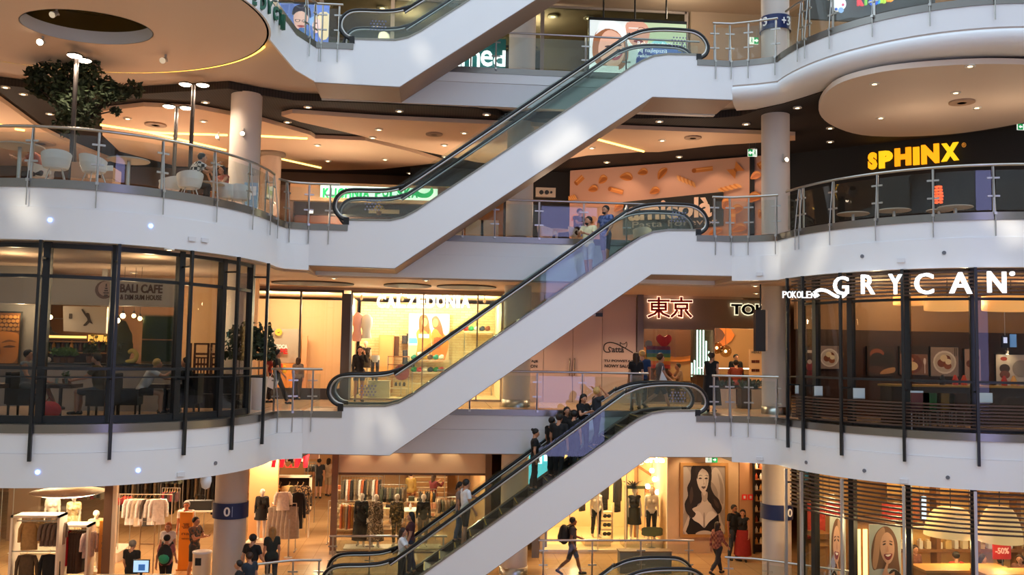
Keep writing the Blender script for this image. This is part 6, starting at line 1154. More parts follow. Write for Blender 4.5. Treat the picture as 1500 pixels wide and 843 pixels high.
DW = mat('#3b2117', .45, noise=.3, scale=4)
def pl(x, Y, z=5): return G0(x, Y, z).x
struct(bx('wall_parlour', DW, (pl(1170, 25.2), 25.2, 5), (22, 25.4, 7.45))); struct(bx('wall_parlour_upper', mat('#a07c58', .7), (pl(1170, 25.2), 25.3, 7.45), (22, 25.5, 8.7)))
PLATE = lambda s=1: [('#8f7f78', rect(0, 0, 1, 1)), ('#ddd6cc', el(.5, .48, .42, .4)), ('#bfb4a6', el(.5, .48, .36, .34)), ('#7a3a1c', el(.38, .45, .15, .14)), ('#8f4a22', el(.6, .36, .14, .12)), ('#6a2c14', el(.58, .6, .13, .12)), ('#e6d3ac', el(.46, .62, .13, .12)), ('#efe0bd', el(.62, .5, .11, .1)), ('#4a3a34', rect(.84, .7, .87, .98)), ('#4a3a34', rect(.9, .7, .93, .98))]
for i, (x0, x1, y0, y1, it, lb) in enumerate(((1177, 1195, 508, 566, [('#3a3038', rect(0, 0, 1, 1)), ('#8a2a3a', el(.5, .5, .3, .12)), ('#c9b8b0', el(.5, .62, .2, .06)), ('#6a2030', el(.5, .3, .28, .1)), ('#d9cfc6', rect(.3, .85, .7, .92))], 'narrow dark picture of a red dessert at the left end of the parlour'), (1198, 1232, 506, 541, PLATE(), 'left plate picture with ice cream balls on the parlour wall'),
   (1270, 1312, 508, 551, [('#33211b', rect(0, 0, 1, 1)), ('#8a4a2c', el(.35, .75, .26, .2)), ('#1c1210', el(.36, .55, .28, .26)), ('#1a1210', el(.75, .6, .2, .26)), ('#4a2a1c', el(.3, .2, .28, .14)), ('#b78a5e', smooth([(.45, .05), (.95, .12), (.98, .3), (.6, .22)], 3))], 'dark picture of a chocolate dessert on the parlour wall'),
   (1318, 1360, 508, 550, [('#7d5a46', rect(0, 0, 1, 1)), ('#2a1c18', rect(0, .75, 1, 1)), ('#6d3624', el(.42, .4, .38, .34)), ('#e8cfa2', el(.42, .32, .22, .16)), ('#c98c78', el(.3, .55, .18, .1)), ('#e6ddd2', el(.88, .5, .05, .12)), ('#e6ddd2', rect(.865, .06, .895, .45))], 'picture of a brown bowl with a spoon on the parlour wall'),
   (1363, 1405, 508, 552, PLATE(), 'right plate picture with ice cream balls on the parlour wall'), (1413, 1438, 511, 569, [('#a88c80', rect(0, 0, 1, 1)), ('#5a2f24', el(.35, .62, .26, .1)), ('#4a2018', el(.6, .45, .2, .14)), ('#3a1c16', el(.55, .2, .24, .16)), ('#d9c6b8', el(.5, .08, .3, .04)), ('#6a3a4a', el(.75, .78, .16, .08))], 'tall narrow picture of a sundae behind the post'),
   (1459, 1512, 519, 571, [('#bdb0a2', rect(0, 0, 1, 1)), ('#cfc4b6', rect(.0, .24, 1, 1)), ('#a03a28', el(.22, .88, .1, .06)), ('#40302c', el(.24, .6, .15, .13)), ('#7a4a3c', el(.24, .42, .15, .12)), ('#9a8f86', el(.7, .6, .25, .25)), ('#4a3a34', rect(0, .18, 1, .22)), ('#7a8a6a', el(.15, .08, .12, .08)), ('#c97a78', el(.5, .09, .16, .08)), ('#d9d0c2', el(.3, .08, .12, .07))], 'large menu picture under a warm spotlight in the parlour'))):
    t = thing('wall_picture', lb, 'picture', (0, 0, 0)); pxbox('frame', DARK, x0, y0, x1, y1, 25.1, .08, t); art_px('print', x0+.7, y0+.7, x1-.7, y1-.7, 25.095, it, t)
for i, (x0, x1, y0, y1) in enumerate(((1165, 1170, 565, 577), (1193, 1205, 566, 580), (1250, 1267, 569, 584), (1334, 1353, 573, 589), (1434, 1454, 576, 590))):
    Y = pY(PATHR, 6, (x0+x1)/2)[1]+.22; t = thing('paper_notice', ['leftmost pale notice on the parlour rail', 'second pale notice from the left on the parlour rail', 'pale notice on the parlour rail below the dark dessert picture', 'pale notice on the parlour rail below the bowl picture', 'rightmost pale notice on the parlour rail'][i], 'notice', (0, 0, 0)); pxbox('sheet', mat('#c9d6d4', .6), x0, y0, x1, y1, Y, .015, t); pxbox('holder', STEEL, x0, y1-.5, x1, y1+.8, Y-.01, .03, t)
for i, (x0, x1, y0, y1, Y) in enumerate(((1310, 1356, 433, 447, 23.2), (1356, 1419, 437, 455, 22.2), (1442, 1520, 436, 455, 22.0))):
    a = PY(x0, y1, Y); b = PY(x1, y0, Y); r = (b.x-a.x)/2; t = thing('drum_pendant', ['smallest orange glowing drum lamp of the parlour', 'middle orange glowing drum lamp of the parlour', 'right orange glowing drum lamp of the parlour'][i], 'lamp', ((a.x+b.x)/2, Y, a.z)); MB().lathe([(r*.98, 0), (r, .02), (r, b.z-a.z), (r*.97, b.z-a.z)], n=32, sy=.8).build('shade', mat('#f0a65a', .6, 0, 1.5), t); MB().ball((0, -r*.55, (b.z-a.z)*.5), .06).build('bulb', mat('#ffc060', .5, 0, 12), t); MB().tube([(0, 0, .2), (0, 0, 8.7-a.z)], .01, 5).build('cord', DARK, t)
t = thing('parlour_counter', 'yellow topped parlour counter behind the lower slats', 'counter', (pl(1450, 22.6), 22.6, 5)); MB().b2((-2.6, 0, 0), (2.2, .6, .95)).build('body', mat('#3a2a20', .5), t); MB().b2((-2.65, -.05, .95), (2.25, .65, 1.0)).build('top', mat('#c9a24a', .4), t)
for i, (x, c, lb) in enumerate(((1382, '#1d1c20', 'dark bottle on the parlour counter'), (1401, '#c0392b', 'left red jar on the parlour counter'), (1414, '#c94a2b', 'right red jar on the parlour counter'), (1473, '#b0342b', 'red jar at the right of the parlour counter'), (1487, '#e0b060', 'slim yellow jar on the parlour counter'))):
    o = MB().lathe([(.07, 0), (.08, .12), (.05, .2), (.03, .26)], n=12).build('jar', mat(c, .35)); o.location = (pl(x, 22.8, 6), 22.85, 6.0); tag(o, lb, 'jar')
for i, (x, c, lb) in enumerate(((1341, '#5a2a24', 'dark red chair shell behind the lower slats'), (1358, '#2f7a2a', 'green chair shell behind the lower slats'), (1378, '#c98a2a', 'orange chair shell behind the lower slats'), (1396, '#6a3a24', 'brown chair shell behind the lower slats'))):
    p = G0(x, 20.9, 5); t = thing('shell_chair', lb, 'chair', p); MB().b2((-.22, -.2, .42), (.22, .22, .46)).build('seat', mat(c, .5), t); MB().b2((-.22, -.24, .46), (.22, -.2, .86)).build('backrest', mat(c, .5), t)
    for s in (1, -1):
        for q in (-.17, .17): MB().tube([(s*.18, q, 0), (s*.18, q, .42)], .015, 5).build('leg', STEEL, t)
p = PY(1478, 517, 24.9); spotlight((p.x, 24.95, p.z+.06), (p.x, 25.1, p.z-.4), 'small picture spotlight over the menu picture', s=.5); light('SPOT', (p.x, 24.7, p.z+.12), 14, (1, .7, .36), .03, to=(p.x, 25.1, p.z-.45), cone=90)
t = thing('blue_sign', 'small dark blue lit sign at the right of the parlour', 'sign', (0, 0, 0)); pxbox('panel', mat('#0d1838', .5), 1468, 492, 1478, 510, 24.6, .06, t); pxbox('figure', mat('#c8d6ff', .5, 0, 1.2), 1470.5, 494.5, 1475.5, 503, 24.58, .02, t); a_ = PY(1473, 492, 24.6); MB().tube([(a_.x, 24.63, a_.z), (a_.x, 24.63, 8.72)], .01, 5).build('hanger_rod', STEEL, t); pxbox('screen_strip', mat('#5f8fc8', .5, 0, .8), 1481, 490, 1489, 509, 24.6, .06, t)
for x, y, z, pw in ((11.6, 23.2, 8.2, 34), (13.6, 22.4, 8.2, 40), (15.6, 22.4, 8.2, 40), (13, 24.4, 8.45, 30)): light('POINT', (x, y, z), pw*1.6, (1, .70, .40), .08)
# --- corner shop, ground floor right
struct(bx('wall_corner_back', mat('#d9a866', .7), (PZ(1175, 840, 0).x, 27.0, 0), (24, 27.2, 3.7)))
t = thing('corner_shelf_wall', 'long warm lit wooden shelf wall of the corner shop with small white boxes', 'shelf', (0, 0, 0)); Y = 25.6
for y in (806, 768, 728): pxbox('shelf', WOOD, 1300, y, 1520, y+4, Y, .4, t)
for x in (1372, 1430, 1490): pxbox('upright', WOOD, x, 700, x+6, 843, Y+.05, .35, t)
pxbox('back_panel', mat('#e8b96e', .6), 1300, 690, 1520, 850, Y+.41, .04, t); pxbox('light_strip', mat('#ffd28a', .5, 0, 4), 1300, 771.5, 1520, 773, Y+.02, .03, t)
for r, (y, n) in enumerate(((805, 15), (767, 14))):
    for i in range(n):
        x = 1308+i*13.2+random.uniform(-2, 2); p = PY(x, y, Y+.15); s = random.uniform(.08, .15); h = random.uniform(.12, .3); c = ['#f4e4bd', '#efe9dc', '#e2c27e', '#fff4d6'][(i*7+r) % 4]
        o = MB().b2((-s*.6, -.08, 0), (s*.6, .08, h)).b2((-s*.3, -.04, h), (s*.3, .04, h+.05)).build('goods_box', mat(c, .6)); o.location = (p.x, Y+.2, p.z+.0); tag(o, {'#f4e4bd': 'cream', '#efe9dc': 'white', '#e2c27e': 'tan', '#fff4d6': 'pale yellow'}[c]+' goods box on the '+['lower', 'upper'][r]+' corner shop shelf, '+ORD[i]+' from the left', 'box', 'goods boxes on the %s corner shelf' % ['lower', 'upper'][r])
for i, (x0, x1, y0, y1, Yl) in enumerate(((1357, 1428, 744, 785, 22.6), (1436, 1493, 742, 794, 21.8))):
    a = PY(x0, y1, Yl); b = PY(x1, y0, Yl); r = (b.x-a.x)/2; h = b.z-a.z; t = thing('bell_lamp', ['left cream bell shaped pendant lamp in the corner shop', 'right cream bell shaped pendant lamp in the corner shop'][i], 'lamp', ((a.x+b.x)/2, Yl, a.z)); MB().lathe([(r, 0), (r*.96, h*.25), (r*.86, h*.55), (r*.7, h*.8), (r*.5, h*.97), (r*.1, h)], n=36).build('shade', mat('#f2c98a', .6, 0, .55), t); MB().tube([(0, 0, h), (0, 0, 3.7-a.z)], .012, 6).build('cord', DARK, t); MB().ball((0, 0, .15), .08).build('bulb', mat('#ffd590', .5, 0, 12), t)
    light('POINT', ((a.x+b.x)/2, Yl, a.z-.15), 55, (1, .72, .36), .08)
def face(t, x0, y0, x1, y1, Y, bg='#b9c4bd', flip=0):
    f = lambda pts: [((1-p[0]) if flip else p[0], p[1]) for p in pts]
    art_px('print', x0, y0, x1, y1, Y, [(bg, rect(0, 0, 1, 1)), ('#6e4c33', f(smooth([(.1, .3), (.06, .6), (.2, .85), (.45, .97), (.7, .93), (.88, .75), (.92, .5), (.96, .25), (.8, .3), (.3, .3)], 4))), ('#b98f6e', f(smooth([(.12, .55), (.22, .84), (.45, .96), (.5, .85), (.35, .7), (.3, .5), (.2, .3), (.1, .35)], 4))),
      ('#d9ab8c', f(smooth([(.34, .62), (.4, .8), (.56, .88), (.74, .8), (.8, .62), (.74, .46), (.6, .38), (.44, .45)], 4))), ('#3a2a22', f(el(.47, .69, .055, .014, .2))), ('#3a2a22', f(el(.68, .69, .055, .014, -.2))), ('#5a4030', f(el(.47, .735, .06, .009, .15))), ('#5a4030', f(el(.68, .735, .06, .009, -.15))), ('#c79275', f(smooth([(.57, .68), (.6, .58), (.56, .57), (.53, .58)], 3))),
      ('#7e1f28', f(smooth([(.45, .53), (.58, .54), (.72, .54), (.66, .46), (.57, .44), (.49, .47)], 3))), ('#f2ebe2', f(smooth([(.49, .52), (.58, .53), (.68, .53), (.58, .495)], 3))), ('#1c1716', f(smooth([(.5, 0), (.55, .2), (.75, .3), (1, .2), (1, 0)], 3))), ('#cf9f7f', f(smooth([(.3, 0), (.36, .18), (.5, .36), (.555, .43), (.6, .41), (.55, .3), (.62, .22), (.78, .26), (.72, .1), (.6, 0)], 3)))], t, emit=.05)
for i, (x0, x1, y0, y1, Y, lb, bgc) in enumerate(((1216, 1239, 757, 870, 24.3, 'half hidden poster of a fair haired woman behind the silver post', '#c3cbbf'), (1274, 1320, 769, 862, 23.2, 'tall poster of a laughing woman with a finger on her chin', '#bcc8c0'))):
    t = thing('hanging_poster', lb, 'poster', (0, 0, 0)); pxbox('panel', WHITE2, x0, y0, x1, y1, Y, .03, t); face(t, x0, y0, x1, y1, Y-.004, bgc, i == 0)
t = thing('glass_showcase', 'tall lit showcase with a rounded wooden top behind the laughing woman poster', 'cabinet', (0, 0, 0)); pxbox('frame', WOOD, 1253, 766, 1308, 870, 24.8, .5, t); pxbox('glow_panel', mat('#ffd48a', .5, 0, 2.2), 1255, 776, 1261, 860, 24.76, .03, t); pxbox('glow_panel', mat('#ffd48a', .5, 0, 2.2), 1265, 776, 1271, 860, 24.76, .03, t); P = [PY(x, y, 24.7) for x, y in smooth([(1249, 764), (1262, 761), (1280, 761), (1300, 766), (1312, 773)], 3, False)]; MB().tube([(p.x, 24.75, p.z) for p in P], .1, 8).build('curved_top', mat('#6a4526', .5), t)
t = thing('wood_cabinet', 'plain wooden cabinet at the left end of the corner shop', 'cabinet', (0, 0, 0)); pxbox('body', mat('#b07f45', .6), 1196, 802, 1217, 870, 24.6, .5, t); pxbox('top', mat('#8a5f30', .6), 1195, 783, 1218, 790, 24.5, .6, t); pxbox('drawer', mat('#c08d50', .6), 1197, 791, 1216, 801, 24.56, .04, t)
for i, (x0, x1, y0, y1, c, lb) in enumerate(((1183, 1190, 735, 790, '#9a2a22', 'narrow red banner at the left of the corner shop'), (1192, 1209, 742, 783, '#b03028', 'red banner behind the slats at the left of the corner shop'), (1210, 1234, 735, 757, '#b5332a', 'red hanging banner above the half hidden poster'), (1292, 1326, 738, 762, '#c0392b', 'red patterned banner behind the slats'), (1327, 1352, 727, 765, '#b8683a', 'orange brown banner right of the red patterned one'))):
    t = thing('banner', lb, 'banner', (0, 0, 0)); pxbox('cloth', mat(c, .8, noise=.5, scale=12), x0, y0, x1, y1, 25.3, .02, t); pxbox('rod', WOOD, x0, y0-1, x1, y0+.5, 25.28, .05, t)
    for f_ in (.2, .8): a = PY(x0+(x1-x0)*f_, y0, 25.3); MB().tube([(a.x, 25.3, a.z), (a.x, 25.3, 3.72)], .006, 4).build('cord', DARK, t)
t = thing('sale_sign', 'red minus fifty percent sale sign in the corner shop', 'sign', (0, 0, 0)); pxbox('panel', mat('#b5272a', .5, 0, .15), 1455, 796, 1481, 820, 22.9, .04, t); text_px('-50%', 1458, 803, 1478, 812, 22.89, mat('#f0b7a8', .5, 0, .3), 'lettering', t, bold=.03, depth=.01); p = PY(1468, 820, 22.92); MB().tube([(p.x, 22.92, 0), (p.x, 22.92, p.z)], .012, 6).build('stem', STEEL, t); MB().lathe([(.12, 0), (.12, .02)], (p.x, 22.92, 0), 14).build('base', STEEL, t)
a = PY(1357, 836, 22.0); t = thing('shop_counter', 'long wooden shop counter in front of the seated shoppers', 'counter', (a.x, 22.0, 0)); MB().b2((0, 0, 0), (2.2, .7, a.z-.06)).build('body', mat('#a8763c', .6), t); MB().b2((-.04, -.04, a.z-.06), (2.25, .74, a.z)).build('top', mat('#c4904e', .5), t)
a = PY(1446, 842, 21.0); t = thing('shop_counter', 'small wooden counter at the lower right corner', 'counter', (a.x, 21.0, 0)); MB().b2((0, 0, 0), (1.4, .6, a.z-.06)).build('body', mat('#a8763c', .6), t); MB().b2((-.04, -.04, a.z-.06), (1.45, .64, a.z)).build('top', mat('#c4904e', .5), t)
t = thing('slim_screen', 'pale blue lit strip screen behind the slats of the corner shop', 'screen', (0, 0, 0)); pxbox('panel', mat('#a8cdea', .5, 0, 1.5), 1350, 728, 1357, 763, 25.2, .04, t); pxbox('bezel', DARK, 1349, 727, 1350, 764, 25.2, .05, t); a = PY(1353, 728, 25.22); MB().tube([(a.x, 25.22, a.z), (a.x, 25.22, 3.72)], .01, 5).build('hanger_rod', STEEL, t)
for x, y, z in ((10.6, 23.8, 3.3), (12, 23, 3.4), (14, 23.6, 3.4), (15.5, 23, 3.4)): light('POINT', (x, y, z), 85, (1, .70, .36), .1)
# ---------------------------------------------------------------- second floor
def PV(x, y, A, B):                     # point of a vertical wall through two plan points seen at a pixel
    d = ray(x, y); n = Vector((B[1]-A[1], A[0]-B[0], 0)).normalized(); return CAMP+d*(n.dot(Vector((A[0], A[1], 0))-CAMP)/n.dot(d))
def wall_ab(name, A, B, z0, z1, mt, th=.15):
    d = Vector((B[0]-A[0], B[1]-A[1], 0)).normalized(); n = Vector((-d.y, d.x, 0)); q = [A, B, (B[0]+n.x*th, B[1]+n.y*th), (A[0]+n.x*th, A[1]+n.y*th)]
    return struct(MB().prism(q, z0, z1).build(name, mt))
z2 = 10.0
PA, PB = (5.19, 35.03), (11.6, 31.14)
wall_ab('wall_pasta', PA, PB, z2, 13.75, mat('#cf9f88', .75)); struct(bx('wall_dark', mat('#1d1a1a', .8), (-1, 35.6, z2), (5.3, 35.8, 13.8))); struct(bx('wall_back', mat('#5d4636', .8), (-22, 37.5, z2), (0, 37.7, 13.8)))
SA, SB = (12.0, 31.5), (17.6, 26.5); wall_ab('wall_black', (11.3, 32.12), (19.5, 24.8), z2, 13.85, pattern('#0c0b0b', '#151313', 9, 'bandsz', .7)); wall_ab('wall_black_side', (11.2, 31.3), (11.4, 32.2), z2, 13.85, mat('#151313', .7))
t = thing('pasta_mural', 'wall sized mural of scattered orange pasta shapes', 'mural', (0, 0, 0)); dPA = (Vector((PB[0]-PA[0], PB[1]-PA[1], 0))).normalized(); nP = Vector((dPA.y, -dPA.x, 0)); L_ = math.hypot(PB[0]-PA[0], PB[1]-PA[1])
its = []; 
def pst(x, y, w_, h_, r, kind):
    p = PV(x, y, PA, PB); u = (p-Vector((PA[0], PA[1], 0))).dot(dPA)/L_; v = (p.z-z2)/3.7; sx, sy = w_*.0215/L_, h_*.0215/3.7; A_ = L_/3.7
    T = lambda pts: [(u+(a*math.cos(r)-b*math.sin(r)*(h_/w_))*sx, v+(a*math.sin(r)*w_/h_+b*math.cos(r))*sy) for a, b in pts]
    c1, c2, c3 = '#d27f36', '#b0601f', '#e8a45c'
    if kind == 't': its.extend([(c1, T(rect(-1, -1, 1, 1))), (c3, T(rect(-1, .1, 1, .5))), (c2, T(el(-1, 0, .25, 1, 0, 10)))])
    if kind == 's': its.extend([(c1, T(smooth([(-1, -.6), (-.4, .8), (.4, 1), (1, .2), (.8, -.5), (0, -.9)], 3))), (c2, T(smooth([(-.9, -.6), (-.2, .2), (.5, .4), (.9, -.3), (0, -.5)], 3))), (c3, T(smooth([(-.4, .6), (.3, .85), (.8, .3), (.2, .5)], 3)))])
    if kind == 'f': its.extend([(c1 if i % 2 else c3, T(el(-1+.25*i, (.1 if i % 2 else -.1), .18, .9, .3, 10))) for i in range(9)])
    if kind == 'b': its.extend([(c1, T([(-1, 1), (-1, -1), (0, -.2), (1, -1), (1, 1), (0, .2)])), (c2, T(el(0, 0, .2, .35, 0, 10)))])
for a in [(849, 264, 9, 5, .7, 't'), (883, 263, 9, 8, .2, 's'), (918, 259, 12, 8, -.4, 's'), (942, 252, 9, 7, -.2, 's'), (970, 254, 12, 7, .7, 's'), (1006, 266, 15, 5, -.45, 'f'), (1031, 249, 16, 4, .05, 't'), (1078, 250, 10, 11, .7, 'b'), (870, 277, 9, 7, -.2, 's'), (904, 280, 13, 4, -.3, 't'), (960, 280, 9, 7, 0, 's'), (1070, 276, 15, 5, .2, 'f'), (1105, 290, 12, 9, .1, 's'), (1108, 258, 9, 7, .1, 's'), (840, 291, 7, 6, .2, 'f'), (1117, 243, 5, 6, .5, 't'), (908, 305, 10, 7, .3, 's'), (1080, 308, 11, 8, .2, 's'), (1084, 335, 12, 8, 0, 's'), (1075, 320, 5, 12, 0, 't'), (1115, 315, 4, 8, .3, 's'), (1050, 340, 12, 5, .2, 's'), (845, 320, 8, 6, .3, 's'), (880, 335, 9, 5, .1, 't'), (1065, 300, 8, 9, .4, 's'), (1140, 262, 6, 6, 0, 's'), (1168, 240, 5, 5, 0, 's')]: pst(*a)
art('print', (PA[0]+nP.x*.0, PA[1]+nP.y*.0, z2), (PB[0]-PA[0], PB[1]-PA[1], 0), (0, 0, 3.7), its, t, base=.006)
t = thing('pasta_bar_sign', 'black sign board with large pale letters on the pasta wall', 'sign', (0, 0, 0))
q = [PV(914, 297, PA, PB), PV(1060, 282, PA, PB), PV(1060, 331, PA, PB), PV(914, 345, PA, PB)]; f = nP*.02; g_ = nP*.12
MB().add([p+f for p in q]+[p+g_ for p in q], [(0, 1, 2, 3), (7, 6, 5, 4), (0, 4, 5, 1), (1, 5, 6, 2), (2, 6, 7, 3), (3, 7, 4, 0)]).build('board', DARK, t)
def text_v(s, x0, y0, x1, y1, A, B, off, mt, t, yr0=None, yr1=None, nm='lettering', **k):
    n = Vector((B[1]-A[1], A[0]-B[0], 0)).normalized(); n = n if n.y < 0 else -n
    a = PV(x0, y1, A, B)+n*off; b = PV(x1, yr1 if yr1 is not None else y1, A, B)+n*off; c = PV(x0, y0, A, B)+n*off
    u = Vector((b.x-a.x, b.y-a.y, 0)); return text_on(s, a, tuple(u.normalized()), (0, 0, 1), u.length, c.z-a.z, mt, nm, t, **k)
PALE = mat('#e2b99a', .6, 0, .25); text_v('amicolà', 922, 296, 1044, 325, PA, PB, .125, PALE, t, 284, 319, bold=.03, depth=.03); text_v('Pasta Forever', 928, 326, 1052, 335, PA, PB, .125, mat('#b8a292', .6), t, 322, 328, bold=.0, depth=.015)
t = thing('restaurant_sign', 'yellow orange illuminated restaurant letters on the black wall', 'sign', (0, 0, 0)); sx_ = [1272, 1293, 1316, 1342, 1352, 1379, 1409]
for c, x0, x1, y0, y1, col in (('S', 1273, 1286, 225, 250, '#ffae12'), ('P', 1289, 1309, 223, 248, '#ffc21a'), ('H', 1312, 1336, 219, 245, '#ff9f10'), ('I', 1339, 1348, 217, 243, '#ffae12'), ('N', 1351, 1377, 214, 242, '#ffa812'), ('X', 1380, 1406, 212, 238, '#ffc81a')):
    text_v(c, x0, y0, x1, y1, SA, SB, .06, mat(col, .5, 0, 1.1), t, nm='letter', bold=.07, depth=.08)
text_v('®', 1409.5, 210, 1416, 217, SA, SB, .06, mat('#d08a30', .5, 0, .5), t, nm='mark', bold=.01, depth=.03)
t = thing('green_sign', 'green illuminated kiosk sign with white backlight behind the escalator foot', 'sign', (0, 0, 0)); Yk = 33.0
pxbox('light_board', mat('#d9efe2', .5, 0, 1.3), 469, 274.5, 664, 291.5, Yk, .1, t); sgn_letters('KUCHNIA POLSKA', 473, 276, 612, 290, Yk-.08, mat('#12a55c', .5, 0, .9), t, bold=.05, depth=.07)
P = [PY(x, y, Yk-.08) for x, y in smooth([(609, 275), (607, 281), (612, 288), (621, 290), (630, 288), (635, 281), (632, 275), (629, 281), (621, 284), (613, 281)], 4)]; MB().slab([(p.x, p.z) for p in P], Yk-.12, Yk-.02).build('emblem', mat('#12a55c', .5, 0, .9), t); sgn_letters('PL', 641, 275, 662, 288, Yk-.08, mat('#12a55c', .5, 0, .9), t, bold=.04, depth=.06)
t = thing('food_kiosk', 'dark wooden food kiosk counter below the green sign', 'kiosk', (0, 0, 0)); pxbox('header', mat('#b08a66', .6), 425, 270, 672, 297, Yk+.12, .3, t); pxbox('counter_front', mat('#5a3626', .6), 432, 318, 672, 345, Yk-.2, .5, t); pxbox('counter_top', mat('#2c211c', .4), 430, 315.5, 673, 318, Yk-.25, .6, t); pxbox('back_panel', mat('#33261f', .7), 432, 296, 672, 320, Yk+.9, .1, t); pxbox('menu_strip', mat('#b79a78', .6), 540, 307, 585, 313, Yk+.4, .05, t)
for x, y, r, c, lb in ((455, 311, .09, '#ffd9a0', 'small glowing lamp on the kiosk counter'),): 
    p = PY(x, y, Yk); t = thing('counter_lamp', lb, 'lamp', p); MB().ball((0, 0, 0), r).build('bulb', mat(c, .5, 0, 8), t); MB().lathe([(.04, -.2), (.02, -.05)], n=10).build('stem', DARK, t)
p = PY(555, 316, Yk-.0); leafy('flower_jar', 'yellow flower in a jar on the kiosk counter', p, .16, .38, '#c9a85a', 40, s=.06)
struct(bx('wall_kiosk_left', mat('#8b6a50', .7), (PY(405, 300, 33.6).x, 33.8, z2), (PY(428, 300, 33.6).x, 34, 12.6)))
# light strips in the ceiling sheets
LED2 = mat('#ffd36a', .5, 0, 4.5)
for i, pts in enumerate((((147, 183), (214, 193), (331, 220)), ((216, 193), (240, 195), (333, 198)), ((378, 199), (450, 203)), ((412, 233), (470, 246)), ((870, 203), (943, 222)), ((-20, 180), (8, 184)), ((22, 189), (36, 191)))):
    P = [PZ(x, y, 13.64) for x, y in pts]; tag(MB().tube([tuple(p) for p in P], .035, 6).build('light_strip', LED2), ['diagonal yellow light strip across the left beige ceiling sheet', 'horizontal yellow light strip meeting the diagonal one left of the column', 'short yellow light strip right of the terrace column', 'short slanting yellow light strip above the green kiosk sign', 'yellow light strip in the beige ceiling left of the pasta wall', 'bit of yellow light strip at the left picture edge', 'smallest bit of yellow light strip at the left'][i], 'light strip')
downlights([(8, 128), (34, 138), (73, 167), (187, 174), (301, 150), (298, 178), (159, 143), (105, 150), (451, 157), (585, 163), (713, 168), (421, 179), (546, 202)], 13.6, 'round downlight in the dark second floor ceiling above the terrace', 'terrace downlights', e=10, r=.1)
downlights([(555, 190), (680, 195), (651, 213), (465, 213), (480, 236), (564, 234), (652, 230), (600, 254), (966, 178), (1093, 182), (970, 206), (867, 217), (889, 238), (995, 230), (1104, 219)], 13.6, 'round downlight in the beige ceiling of the second floor', 'downlights of the beige ceiling', e=10, r=.1)
downlights([(1168, 158), (1216, 188), (1216, 208), (1345, 193), (1474, 176)], 13.78, 'bright downlight in the dark slatted ceiling above the yellow sign', 'downlights of the slatted ceiling', e=10, r=.1)
downlights([(1281, 123), (1421, 97), (1400, 136), (1290, 173), (1431, 158)], 13.6, 'round downlight in the right oval ceiling disc', 'downlights of the right oval disc', e=10, r=.1)
for x, y, lb, zz, rr in ((1409, 150, 'dark round speaker grille in the right oval ceiling disc', 13.6, .3), (636, 197, 'oval speaker grille in the beige ceiling sheet', 13.64, .25), (1015, 202, 'oval speaker grille in the ceiling left of the right column', 13.64, .25), (228, 183, 'speaker grille in the left beige ceiling sheet', 13.64, .3), (60, 210, 'large dark speaker grille above the left terrace', 13.64, .42)):
    p = PZ(x, y, zz); t = thing('speaker_grille', lb, 'speaker', p); MB().lathe([(rr*.4, -.025), (rr, -.02), (rr, .03)], n=24).build('grille', mat('#7a6455', .8), t); MB().lathe([(rr, -.025), (rr*1.1, -.02), (rr*1.1, .03)], n=24).build('ring', mat('#a68a74', .7), t)
exit_sign(304, 168, 317.5, 178.5, 29.5, 'green emergency exit sign in the ceiling left of the terrace column'); exit_sign(1096, 219, 1109, 229, 29.6, 'green emergency exit sign left of the right column on the second floor', -1); exit_sign(1491, 182, 1506, 190, 25.6, 'green emergency exit sign at the right picture edge', -1); exit_sign(1098, 55, 1111, 64, 30.93, 'green emergency exit sign behind the third floor railing')
# terrace furniture
def g2(x, Y): return G0(x, Y, z2)
def shell_chair(p, rz, label, group=None):
    t = thing('shell_chair', label, 'chair', p, rz, group); m_ = mat('#e4e2de', .4); mb = MB(); n = 14; rows = []
    for z, r, cut in ((.44, .20, 0), (.46, .24, 0), (.52, .27, 0), (.66, .29, .25), (.84, .31, .75)):
        rows.append([(r*math.cos(a)*1.02, r*math.sin(a)*.95+(.03 if z > .6 else 0), z-(cut*.22*(1-math.sin(a))/2)) for a in [-.9+i*(PI+1.8)/n for i in range(n+1)]])
    for a, b in zip(rows, rows[1:]): mb.add(a+b, [(i, i+1, n+1+i+1, n+1+i) for i in range(n)], 0, True)
    mb.lathe([(.02, .43), (.2, .44), (.2, .455), (.02, .46)], n=16); mb.build('shell', m_, t)
    pad = MB().box((-.2, -.25, .58), (.14, .03, .12), .5); pad.build('cushion', mat('#f3f1ea', .6), t)
    for sx in (1, -1):
        for sy in (1, -1): MB().tube([(sx*.12, sy*.12, .44), (sx*.24, sy*.24, 0)], .013, 6).build('leg', STEEL, t)
    return t
def bar_table(p, label, r=.42, h=1.02):
    t = thing('round_table', label, 'table', p); MB().lathe([(r*.97, h-.03), (r, h-.015), (r*.97, h)], n=28).build('table_top', mat('#bdb3a6', .4), t); MB().tube([(0, 0, .02), (0, 0, h-.03)], .045, 10).build('pole', STEEL, t); MB().lathe([(.26, 0), (.26, .02), (.06, .05)], n=20).build('base', STEEL, t); return t
bar_table(g2(26, 20.9), 'round terrace table at the left picture edge', .5, .98); bar_table(g2(186, 21.9), 'round terrace table behind the second and third railing posts', .47, .95); bar_table(g2(304, 23.6), 'round terrace table between the plaid shirt man and the woman', .4, .76)
shell_chair(g2(80, 20.7), PI+.4, 'white shell chair turned away at the left of the terrace'); shell_chair(g2(136, 21.0), PI-.7, 'white shell chair in front of the beige counter block'); shell_chair(g2(276, 22.6), PI+.5, 'white shell chair under the man in the plaid shirt'); shell_chair(g2(246, 23.2), -PI/2, 'upright white shell chair left of the plaid shirt man'); shell_chair(g2(329, 24.1), PI-.3, 'white shell chair with the woman in red and yellow'); shell_chair(g2(348, 24.2), PI, 'dark seated white chair near the right end of the terrace')
